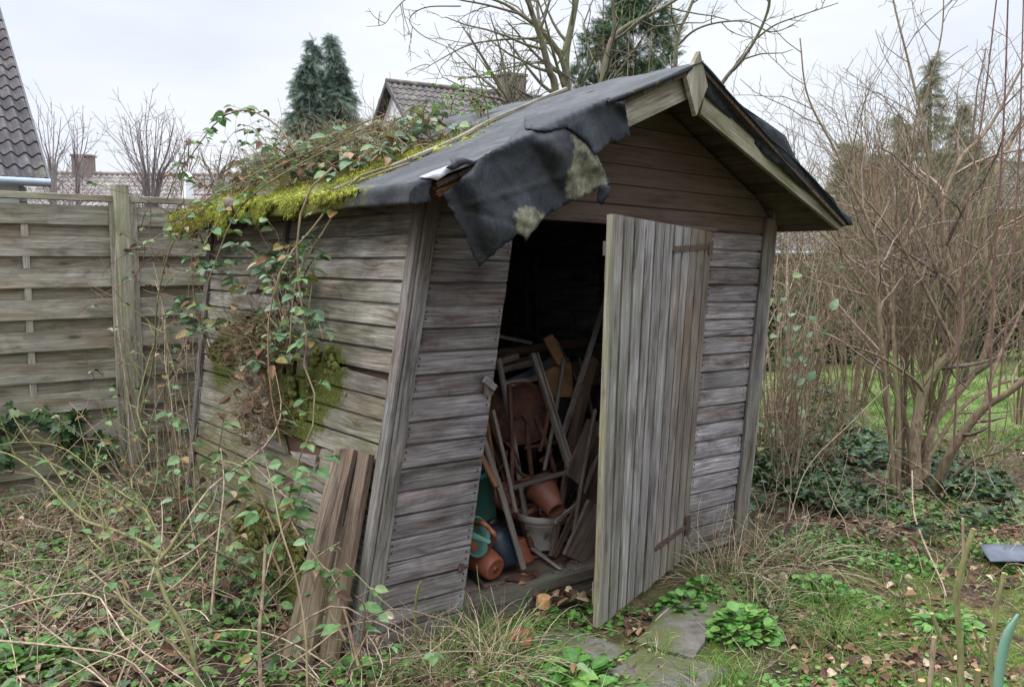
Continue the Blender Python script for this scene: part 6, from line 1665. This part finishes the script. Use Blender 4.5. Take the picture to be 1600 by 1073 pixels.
# twigs
mb = MB(); tw = Twigs(5)
for p in np.concatenate([area(LEFT, 1000), area(FRONT, 400), area([(1170, 830), (1180, 700), (1300, 660), (1640, 660), (1640, 800)], 500)]):
    tw.add(wander(p+V(0, 0, .012), rnd_dirs(1, -.05, .35)[0], R.uniform(.05, .35), 4, .22, (0, 0, -.06)), .0022*R.uniform(.6, 1.6), .0012)
tw.flush(mb, 3); tag(mb.build('ground_twigs', M['drystem']), 'dry twigs and stalks strewn over the soil', 'twigs', kind='stuff')
# grass
def blades(P, L, w_, bend=.5, up=1.0):
    n = len(P); d = NR.normal(0, bend, (n, 3)); d[:, 2] = up; l = NR.uniform(*L, n)
    Mx = rotmats(d, NR.normal(0, 1, (n, 3))+V(0, 0, .2)); sc = np.ones((n, 1, 3))*l[:, None, None]; sc[:, 0, 1] = w_; return Mx*sc, P
def grass(name, label, P, L, w_, mat, bend=.5):
    mb = MB(); Mx, P = blades(P, L, w_, bend); inst(mb, BL[0]*V(1, 1, 1.6), BL[1], Mx, P); return tag(mb.build(name, M[mat]), label, 'grass', kind='stuff')
gp_ = lambda px, n, cl=0, sd=0: area(px, n, cl, sd)
grass('ground_grass', 'patchy short green grass and moss growth right of the door', gp_([(940, 1000), (1170, 900), (1320, 820), (1640, 830), (1700, 1150), (820, 1150)], 20000, 2.0, 3), (.012, .04), .0032, 'grass', .7)
grass('ground_grass', 'sparse grass blades along the foot of the front wall', gp_([(600, 1035), (730, 985), (840, 975), (870, 1100), (600, 1150)], 900, 2.2, 4), (.03, .10), .0035, 'grass', .6)
grass('lawn_grass', 'green winter lawn behind the shrubs', gp_([(1180, 690), (1290, 585), (1700, 560), (1750, 720), (1500, 720)], 20000, 1.6, 9), (.03, .07), .007, 'grass', .6)
grass('dry_grass', 'straw-coloured dead grass over the left bed', gp_(LEFT, 3000, 1.4, 6), (.08, .30), .0040, 'straw', 1.6)
grass('dry_grass', 'thin dead grass over the front ground', gp_(FRONT, 900, 1.8, 7), (.05, .2), .0032, 'straw', 1.8)
def tussock(px, n, L, label, mats=('straw', 'grass'), frac=.8, spread=.10, bend=.55):
    c = G(*px); c[2] = gh(c[0], c[1]); root = empty('grass_tussock', c, label, 'grass tussock')
    for m_, k in zip(mats, (int(n*frac*.5), int(n*(1-frac)))):
        if k < 1: continue
        P = c+NR.normal(0, spread, (k, 3))*V(1, 1, 0); d = (P-c)/spread*.45+NR.normal(0, bend*.6, (k, 3)); d[:, 2] = 1.0; l = NR.uniform(*L, k)
        mb = MB(); tw = Twigs(7)
        for p, dd, ll in zip(P, d, l): tw.add(wander(p, dd, ll, 6, .10, (dd[0]*.12, dd[1]*.12, -.20)), .0019, .0008)
        tw.flush(mb, 3); mb.build('dry_blades' if m_ == 'straw' else 'green_blades', M[m_], root)
tussock((770, 1035), 520, (.16, .42), 'large tussock of straw and green grass in front of the left wall panel', spread=.13)
tussock((690, 1050), 240, (.14, .34), 'straw tussock nearest the corner trim', frac=.8)
tussock((745, 985), 120, (.08, .2), 'small green tuft against the sill', frac=.2, spread=.05)
tussock((1130, 880), 300, (.2, .5), 'dry arching grass clump under the bottom hinge', frac=.95, spread=.13)
tussock((1215, 860), 260, (.2, .55), 'dry arching grass clump at the right corner of the shed', frac=.95, spread=.14)
tussock((1190, 935), 200, (.15, .35), 'dry grass behind the round-leaved plant', frac=.9)
tussock((1290, 930), 260, (.08, .22), 'green grass tuft right of the round-leaved plant', frac=.1)
tussock((1310, 985), 260, (.08, .22), 'bright green grass tuft in the moss', frac=.08)
tussock((1120, 1060), 200, (.06, .18), 'green grass tuft at the lower edge below the open door', frac=.1)
tussock((1030, 1010), 110, (.06, .15), 'low grass tuft by the pale slab', frac=.2, spread=.06)
tussock((838, 965), 60, (.06, .14), 'tiny green tuft beside the pale wood block', frac=.05, spread=.03)
tussock((620, 1030), 120, (.1, .25), 'dry tuft at the foot of the corner trim', frac=.9, spread=.08)
# ivy carpet
def carpet(name, label, P, sz, mat, tmpl, hgt=(.01, .07), cat='ground cover', tilt=.5):
    P = P.copy(); P[:, 2] += NR.uniform(*hgt, len(P)); mb = MB(); scat_leaves(mb, tmpl, P, rnd_dirs(len(P), -.3, .3), up_n(len(P), tilt), NR.uniform(*sz, len(P))); return tag(mb.build(name, M[mat]), label, cat, kind='stuff')
carpet('ivy_carpet', 'dark ivy carpet under the big shrub', gp_([(1175, 740), (1195, 660), (1300, 640), (1400, 700), (1560, 730), (1600, 800), (1440, 830), (1250, 780)], 6500, 1.2, 11), (.03, .075), 'ivy', LF_I, (.01, .12), tilt=.7)
carpet('ivy_carpet', 'ivy and bramble seedlings between the wall corner and lawn', gp_([(1165, 790), (1200, 640), (1290, 600), (1350, 640), (1240, 780)], 1800, 1.4, 12), (.03, .07), 'ivy', LF_I, (.01, .2), tilt=.7)
carpet('creeping_leaves', 'small green creeping leaves over the left bed', gp_(LEFT, 4400, 1.8, 14), (.014, .045), 'herb', LF_R, (.005, .04))
carpet('creeping_leaves', 'small green creeping leaves over the front ground', gp_(FRONT, 8800, 1.5, 15), (.010, .034), 'herb', LF_R, (.004, .03))
carpet('creeping_leaves', 'dark green ivy leaves low in the left bed', gp_(LEFT, 900, 1.8, 16), (.03, .07), 'ivy', LF_I, (.01, .08))
# leafy clumps one can point at
def herb(px, n, rr, hh, sz, label, mat='herb', tmpl=None, cat='leafy plant'):
    c = G(*px); c[2] = gh(c[0], c[1]); root = empty('leafy_plant', c, label, cat); mb = MB(); ms = MB(); tw = Twigs(4)
    a_ = NR.random(n)*6.283; u = np.sqrt(NR.random(n)); P = c+np.stack([np.cos(a_)*u*rr, np.sin(a_)*u*rr, (1-u**2*.8)*hh*NR.uniform(.5, 1, n)], 1)
    d = np.stack([np.cos(a_), np.sin(a_), .5-u*.6], 1)+NR.normal(0, .35, (n, 3)); nr_ = np.stack([np.cos(a_)*u*.8, np.sin(a_)*u*.8, np.ones(n)], 1)+NR.normal(0, .25, (n, 3))
    scat_leaves(mb, tmpl or LF_R, P, d, nr_, NR.uniform(*sz, n)*(1.15-.3*u))
    for p in P[::2]: tw.add(np.array([c+(p-c)*V(.2, .2, 0), c+(p-c)*V(.5, .5, .6), p]), .0015, .001)
    tw.flush(ms, 3); ms.build('stalks', M['greenstem'], root); mb.build('leaves', M[mat], root)
herb((1162, 975), 230, .15, .13, (.030, .055), 'rounded bushy green plant right of the open door')
herb((1070, 935), 120, .14, .07, (.025, .05), 'low green plant under the door hinge')
herb((1100, 915), 90, .10, .08, (.025, .045), 'small green plant between the hinge side and the bushy plant')
herb((1280, 905), 150, .16, .07, (.025, .05), 'green plant with overlapping leaves beside the dry grass')
herb((895, 1050), 90, .13, .08, (.05, .10), 'broad-leaved green rosette at the lower edge on the slabs', tmpl=LF_B)
herb((935, 940), 26, .05, .06, (.03, .05), 'little sprig growing at the foot of the door edge', tmpl=LF_B)
herb((40, 1030), 90, .16, .08, (.03, .06), 'leafy plant in the lower left corner')
herb((85, 930), 80, .13, .06, (.02, .045), 'bright leaf clump in the left bed above the corner plant')
herb((370, 1010), 70, .13, .07, (.03, .06), 'leafy plant left of the leaning planks', tmpl=LF_B)
herb((545, 1048), 70, .12, .05, (.02, .045), 'small-leaved plant at the foot of the corner post')
herb((1430, 870), 80, .14, .05, (.02, .045), 'flat green plant in the leaf litter left of the felt scrap')
herb((1345, 920), 70, .13, .05, (.02, .045), 'flat green plant in the middle of the right ground')
herb((1480, 960), 70, .14, .07, (.04, .08), 'broad-leaved plant behind the cut stems', tmpl=LF_B)
herb((1540, 800), 60, .16, .08, (.04, .07), 'dark-leaved plant beside the foot of the big shrub', 'ivy', LF_I)
# ivy on the fence
def fence_ivy(px, label):
    pts = [PL(x, y, fp(0, 0, .06), FN) for x, y in px]; c = spline(pts, 16); root = empty('fence_ivy', c[0], label, 'ivy'); ms = MB(); tube(ms, c, .004, 5); ms.build('stem', M['stem'], root)
    n = len(px)*9; f = NR.random(n)*15; i = f.astype(int).clip(0, 14); P = c[i]*(1-(f-i))[:, None]+c[i+1]*(f-i)[:, None]+NR.normal(0, .035, (n, 3))+FN*.02; mb = MB()
    scat_leaves(mb, LF_I, P, rnd_dirs(n, -1, .2), np.tile(FN, (n, 1))+NR.normal(0, .4, (n, 3))+V(0, 0, .4), NR.uniform(.05, .10, n)); mb.build('leaves', M['ivy'], root)
fence_ivy([(10, 720), (0, 690), (5, 655), (18, 645)], 'ivy sprig climbing the fence at the left edge')
fence_ivy([(110, 740), (105, 700), (95, 665), (60, 650), (45, 652)], 'ivy trailing left across the lower fence boards')
fence_ivy([(130, 730), (115, 690), (110, 660), (125, 650)], 'ivy tuft in the middle of the lower fence boards')
fence_ivy([(175, 720), (160, 695), (150, 690)], 'ivy tuft next to the tall fence post')

# ---- left bed: woody plants and long canes
def woody(name, label, limbs, mat, spec, cat='shrub', leaves=None, group=None):
    root = empty(name, (limbs[0][0][0][0], limbs[0][0][0][1], 0), label, cat, group); mt = MB(); tw = Twigs(10); ends = []
    for pts, r0, r1 in limbs:
        c = spline(pts, 18); tube(mt, c, np.linspace(r0, r1, 18), 7, (0, 0, 0, R.random())); sprout(tw, c, r0, r1, 0, spec, ends)
    tw.flush(mt, 5); mt.build('stems', M[mat], root)
    if leaves and ends:
        sel = [e for e in ends if R.random() < leaves[0]]; k = len(sel)
        if k: ml = MB(); scat_leaves(ml, LF_B, np.array([e[0] for e in sel]), np.array([e[1] for e in sel])+NR.normal(0, .5, (k, 3)), up_n(k, .7), NR.uniform(leaves[1], leaves[2], k)); ml.build('leaves', M['bleaf'], root)
    return root
spL = [(5, .35, .8, .14, (0, 0, .02), .0022), (4, .45, .8, .18, (0, 0, 0), .0017)]
woody('rose_bush', 'yellow-green thorny bush with a thick arching stem in the left bed', [
    (pxc([(262, 872), (220, 845), (170, 825), (130, 812), (95, 780), (60, 740), (20, 712), (-20, 700)], (4.1, 4.6)), .011, .003),
    (pxc([(262, 872), (230, 800), (190, 770), (150, 740), (100, 700), (40, 690), (0, 695)], (4.1, 4.8)), .005, .002),
    (pxc([(140, 815), (110, 770), (75, 720), (45, 690), (20, 650)], (4.5, 4.8)), .005, .002),
    (pxc([(170, 870), (140, 840), (125, 800), (135, 760), (150, 720), (160, 690)], (4.2, 4.6)), .006, .002),
    (pxc([(165, 880), (160, 800), (152, 730), (150, 700)], (4.1, 4.3)), .006, .003),
    (pxc([(250, 850), (220, 790), (205, 750), (235, 700), (215, 650), (222, 600), (240, 540), (258, 500)], (4.4, 5.2)), .006, .003),
    (pxc([(220, 645), (240, 560), (245, 480), (262, 400), (290, 350), (330, 320)], (5.2, 4.8)), .006, .003),
    ], 'greenstem', spL, leaves=(.10, .03, .06))
woody('cut_bush', 'green-brown woody stump with forking stems in the lower left foreground', [
    (pxc([(320, 1150), (305, 1040), (290, 985), (262, 940), (248, 900), (245, 880), (262, 860), (278, 835), (285, 820)], (2.9, 3.2)), .010, .006),
    (pxc([(290, 985), (268, 960), (240, 975), (200, 950), (180, 915)], (3.0, 3.1)), .008, .004),
    (pxc([(248, 895), (235, 870), (222, 855)], (3.1, 3.15)), .006, .004),
    (pxc([(270, 860), (300, 830), (330, 790), (340, 760)], (3.2, 3.5)), .006, .003),
    (pxc([(260, 925), (290, 900), (325, 860)], (3.1, 3.2)), .005, .003),
    (pxc([(300, 1040), (262, 1000), (250, 1010), (210, 960), (185, 880), (165, 810)], (2.95, 3.4)), .008, .003),
    ], 'greenstem', [(2.0, .3, .8, .14, (0, 0, .02), .002)], leaves=(.3, .04, .07))
for k, (limb, lab) in enumerate((
    (([(412, 1150), (405, 1000), (410, 935), (415, 850)], (2.7, 2.9)), 'cut brown stake-like stem with a frayed top before the mossy wall'),
    (([(650, 1010), (649, 960), (652, 925), (658, 908)], (3.3, 3.3)), 'short green cut stem standing in front of the left wall panel'),
    (([(480, 1150), (478, 1000), (462, 900), (440, 830), (425, 760), (410, 700)], (2.7, 3.2)), 'long grey cane rising past the leaning planks'),
    (([(660, 985), (600, 940), (565, 905), (540, 880)], (3.2, 3.3)), 'thin dark cane slanting across the corner post'))):
    woody('cut_cane', lab, [(pxc(*limb), (.007, .006, .0045, .003)[k], (.005, .005, .0025, .002)[k])], ('bark', 'greenstem', 'stem', 'stem')[k], [(1.0, .15, .8, .1, (0, 0, .02), .0015)], cat='cane')
# long arching dry canes over the left bed
arcs = []
fixed = [([(-20, 960), (60, 935), (150, 930), (200, 1000), (330, 1090)], (3.3, 2.7)), ([(0, 880), (100, 905), (190, 935), (300, 985), (330, 1010)], (3.7, 3.1)), ([(140, 890), (220, 960), (290, 1030), (340, 1100)], (3.4, 2.7)),
         ([(380, 1050), (430, 1000), (520, 945), (560, 960), (640, 1000), (680, 1070)], (2.9, 2.8)), ([(410, 1030), (470, 1000), (560, 970), (620, 950), (700, 970)], (3.0, 3.0)), ([(-10, 1000), (100, 1010), (200, 1030), (260, 1100)], (3.0, 2.8)),
         ([(260, 860), (300, 800), (330, 760), (370, 730), (420, 690), (440, 640), (430, 580)], (3.7, 4.2)), ([(230, 900), (300, 860), (360, 810), (400, 780)], (3.6, 3.8)), ([(480, 780), (440, 830), (425, 860), (415, 900)], (3.5, 3.2)),
         ([(300, 870), (305, 780), (300, 700), (290, 640), (262, 540), (248, 470)], (4.2, 5.0)), ([(330, 960), (340, 850), (350, 760), (345, 700)], (3.4, 3.9))]
for p_, d_ in fixed: arcs.append(pxc(p_, d_))
bramble('dry_canes', 'long pale dry canes sprawling through the left foreground', arcs, 'drystem', 'bleaf', gap=.5, size=(.04, .07), dead=.4, r=(.0052, .0022), side=[(2.5, .25, .8, .16, (0, 0, 0), .0016)], cat='canes')
arcs = []
for p in area(LEFTB, 130):
    arcs.append(wander(p, (R.gauss(0, .7), R.gauss(0, .7), R.uniform(.5, 1.3)), R.uniform(.4, 1.1), 10, .13, (0, 0, -.13)))
bramble('dry_canes', 'shorter brown canes standing and drooping all over the left bed', arcs, 'drystem', 'bleaf', gap=.35, size=(.03, .06), dead=.3, r=(.004, .0018), side=[(3, .3, .8, .16, (0, 0, 0), .0014)], cat='canes')
arcs = []
for p in area([(200, 790), (330, 780), (560, 1010), (500, 1060), (250, 900)], 46):
    arcs.append(wander(p, (R.gauss(0, .4), R.gauss(0, .4), 1.3), R.uniform(.5, 1.3), 10, .11, (0, 0, -.07)))
bramble('low_bramble', 'brambles with green leaves standing along the foot of the side wall', arcs, 'stem', 'bleaf', gap=.17, size=(.035, .075), dead=.12, r=(.004, .002))
arcs = []
for p in area([(225, 775), (330, 770), (380, 850), (280, 850)], 26):
    arcs.append(wander(p, (R.gauss(0, .2), R.gauss(0, .2), 1.5), R.uniform(.9, 2.0), 12, .10, (0, 0, -.02)))
bramble('dry_canes', 'upright thin canes in the corner between fence and shed', arcs, 'drystem', 'bleaf', gap=.5, size=(.03, .06), dead=.4, r=(.0045, .002), side=[(3, .22, .9, .2, (0, 0, 0), .0014)], cat='canes')
arcs = [wander(AT(R.uniform(225, 320), R.uniform(300, 420), 5.2), (R.gauss(0, .8), R.gauss(0, .3), R.uniform(-.4, .6)), R.uniform(.3, .8), 9, .3, (0, 0, -.03)) for _ in range(26)]
bramble('dry_canes', 'pinkish wiry twigs hanging over the top of the fence by the eave', arcs, 'cane', 'bleaf', gap=.3, size=(.03, .05), dead=.5, r=(.0028, .0012), side=[(5, .3, .9, .25, (0, 0, 0), .001)], cat='canes')
# low weeds and thin stalks right of the shed
arcs = []
for p in area([(1165, 860), (1200, 720), (1400, 760), (1640, 780), (1640, 900), (1300, 880)], 70):
    arcs.append(wander(p, (R.gauss(0, .6), R.gauss(0, .6), 1), R.uniform(.2, .9), 9, .16, (0, 0, -.08)))
bramble('dry_canes', 'thin dry stalks standing in the ivy right of the shed', arcs, 'drystem', 'ivy', gap=.4, size=(.03, .05), dead=.3, r=(.003, .0014), cat='canes', side=[(2, .25, .9, .2, (0, 0, 0), .001)])
woody('tall_stalk', 'thin pale stalk rising from the dry grass by the shed corner', [(pxc([(1232, 815), (1235, 740), (1215, 660), (1208, 600)], (5.2, 5.3)), .004, .002), (pxc([(1232, 815), (1262, 730), (1330, 660), (1390, 600)], (5.2, 5.4)), .004, .002)], 'drystem', [(1.5, .2, .8, .1, (0, 0, .02), .001)], cat='stalk')
woody('tall_stalk', 'bent pale stalk looping down in the middle of the right ground', [(pxc([(1425, 735), (1428, 800), (1445, 850), (1470, 905), (1478, 930)], (5.6, 4.0)), .005, .004)], 'drystem', [(.5, .2, .8, .1, (0, 0, .02), .001)], cat='stalk')
# cut stems, near right corner
cs = [([(1502, 1120), (1500, 1000), (1494, 940), (1498, 905), (1513, 850), (1522, 826)], .0085, .0065, 'greenstem', 'tall green cut stem, tallest of the stubs in the lower right corner'),
      ([(1498, 925), (1505, 880), (1504, 810)], .004, .003, 'drystem', 'thin brown stub beside the tallest green cut stem'),
      ([(1492, 1038), (1470, 995), (1456, 958)], .005, .005, 'greenstem', 'green side stub slanting left from the tallest cut stem'),
      ([(1550, 1110), (1548, 1030), (1556, 960), (1568, 895)], .006, .005, 'greenstem', 'slender green cut stem right of the tallest one'),
      ([(1548, 1040), (1530, 1005), (1522, 980)], .004, .0035, 'greenstem', 'short green fork left of the slender cut stem'),
      ([(1448, 1110), (1456, 1040), (1460, 995)], .006, .006, 'drystem', 'dark brown cut stub with a pale tip'),
      ([(1525, 1110), (1527, 1080), (1528, 1046)], .008, .008, 'greenstem', 'thick short yellow-green stub at the lower edge'),
      ([(1442, 1110), (1442, 1085), (1440, 1062)], .010, .010, 'greenstem', 'thickest short stub at the lower edge, left of the others')]
for p_, r0, r1, m_, lab in cs:
    root = empty('pruned_shoot', AT(p_[0][0], 900, 2.15), lab, 'pruned shoot'); mt = MB(); c = spline(pxc(p_, 2.2), 12); tube(mt, c, np.linspace(r0, r1, 12)*(1+.12*np.array([R.random() for _ in range(12)])), 10, (0, 0, 0, .6)); mt.build('stem', M[m_], root)
    mt = MB(); tube(mt, [c[-1], c[-1]+(c[-1]-c[-2])*.06], r1*.9, 10); mt.build('cut_end', M['cork'], root)
M['blade'] = simple('iris_leaf', (.11, .22, .16), (.16, .28, .20), 5, .5, .05)
mb = MB(); c = spline(pxc([(1557, 1110), (1562, 1040), (1574, 990), (1590, 958)], 2.1), 12); sx = V(1, 0, 0); wv = np.concatenate([np.linspace(.012, .014, 8), np.linspace(.013, .002, 4)])
v = np.concatenate([c-sx*wv[:, None], c+V(0, -.003, 0), c+sx*wv[:, None]]); f = [(i, i+1, 12+i+1, 12+i) for i in range(11)]+[(12+i, 12+i+1, 24+i+1, 24+i) for i in range(11)]
vv, F = thicken(v, f, .002); mb.add(vv, F, smooth=True); tag(mb.build('iris_blade', M['blade'], origin=c[0]), 'broad blue-green blade leaf in the lower right corner', 'leaf blade')

# ---- moss cushions on the roof
ico = []
_bm = __import__('bmesh').new(); __import__('bmesh').ops.create_icosphere(_bm, subdivisions=1, radius=1.0)
_bm.verts.ensure_lookup_table(); iv = np.array([v_.co[:] for v_ in _bm.verts]); if_ = np.array([[q.index for q in f_.verts] for f_ in _bm.faces]); _bm.free()
def lumps(mb, P, N_, r, flat=.6, smooth=True, mi=0):
    n = len(P); x = np.cross(N_, NR.normal(0, 1, (n, 3))); Mx = rotmats(x, N_); r = np.asarray(r).reshape(-1, 1, 1); sc = np.ones((n, 1, 3))*r*NR.uniform(.7, 1.4, (n, 1, 3)); sc[:, :, 2] *= flat
    inst(mb, iv, if_, Mx*sc, P, mi=mi, smooth=smooth)
def tufts(mb, P, N_, L, w_=.003, mi=0):
    n = len(P); d = N_+NR.normal(0, .45, (n, 3)); Mx = rotmats(d, NR.normal(0, 1, (n, 3))); sc = np.ones((n, 1, 3))*NR.uniform(*L, n)[:, None, None]; sc[:, 0, 1] = w_
    inst(mb, BL[0]*V(1, 1, 1), BL[1], Mx*sc, P, mi=mi)
mb = MB(); P = []; rr = []
for i in range(6500):
    b_ = R.uniform(.05, 1.05); t = R.uniform(-.02, .62)
    dens = sm(b_, .08, .40)*sm(t, .60, .10) + .9*sm(b_, .0, .2)*sm(t, .22, .12)*0
    if R.random() > dens*(.03+5*max(0, .10+nz3((b_*9, t*12, 1)))): continue
    P.append(RP(-1, b_, t, .016)); rr.append(R.uniform(.008, .026))
# strip either side of the batten
for i in range(1500):
    t = R.uniform(0, .66); b_ = .215 + R.gauss(0, .035) + .05*t
    if R.random() > (.5+1.3*nz3((b_*9, t*9, 4)))*sm(t, .70, .4): continue
    P.append(RP(-1, b_, t, .016)); rr.append(R.uniform(.006, .014))
P = np.array(P); Nn = np.tile(NRL, (len(P), 1)); lumps(mb, P, Nn, rr, .55)
sel = NR.random(len(P)) < 1; tufts(mb, np.repeat(P, 7, 0)+NR.normal(0, .010, (len(P)*7, 3))+NRL*.006, np.tile(NRL, (len(P)*7, 1)), (.008, .022))
# over the eave: hanging tongues
P = []; rr = []; Nn = []
for i in range(2600):
    b_ = R.uniform(.0, 1.05); dr = R.random()
    lim = (.14 if b_ > .55 else .09)*(.15+2.4*max(0, .15+nz3((b_*14, 2, 2))))*sm(b_, .05, .22) + .10*sm(b_, .62, .75)*.5
    if dr*.16 > lim: continue
    q = RP(-1, b_, -.015, .012)+V(0, 0, -1)*dr*.16+NL*(.010+.02*math.sin(dr*3)+R.uniform(0, .012)); P.append(q); rr.append(R.uniform(.007, .018)); Nn.append(unit(NL+V(0, 0, .3)))
P = np.array(P); Nn = np.array(Nn); lumps(mb, P, Nn, rr, .7)
k = len(P); tufts(mb, np.repeat(P, 8, 0)+NR.normal(0, .010, (k*8, 3))+np.repeat(Nn, 8, 0)*.006, np.repeat(Nn, 8, 0)*.5+V(0, 0, -1), (.010, .028))
tag(mb.build('roof_moss', M['moss']), 'thick bright green moss over the left eave and lower roof', 'moss', kind='stuff')
# darker moss on the side wall
mb = MB(); P = []; rr = []
for c, r_ in MC:
    for i in range(int(r_*r_*9000)):
        a_ = R.uniform(0, 6.283); u = math.sqrt(R.random())*r_*1.05; q = c+VF*math.cos(a_)*u+V(0, 0, 1)*math.sin(a_)*u*.8
        if nz3(q, 9) < -.05+.3*(u/r_-.5): continue
        P.append(q+NL*.002); rr.append(R.uniform(.007, .024))
P = np.array(P); Nn = np.tile(NL, (len(P), 1)); lumps(mb, P, Nn, rr, .6); k = len(P); tufts(mb, np.repeat(P, 5, 0)+NR.normal(0, .009, (k*5, 3))+NL*.004, np.tile(NL+V(0, 0, -.3), (k*5, 1)), (.006, .016))
tag(mb.build('wall_moss', M['mossdk']), 'dark green moss patches on the side wall', 'moss', kind='stuff')
# brown knob (old cone) in the eave moss
mb = MB(); q = RP(-1, .62, -.02, .02)+NL*.03; lumps(mb, np.array([q]), np.array([NL]), [.034], 1.0); tag(mb.build('seed_cone', M['chim'], origin=q), 'brown knobbly cone sitting in the moss on the eave', 'cone')
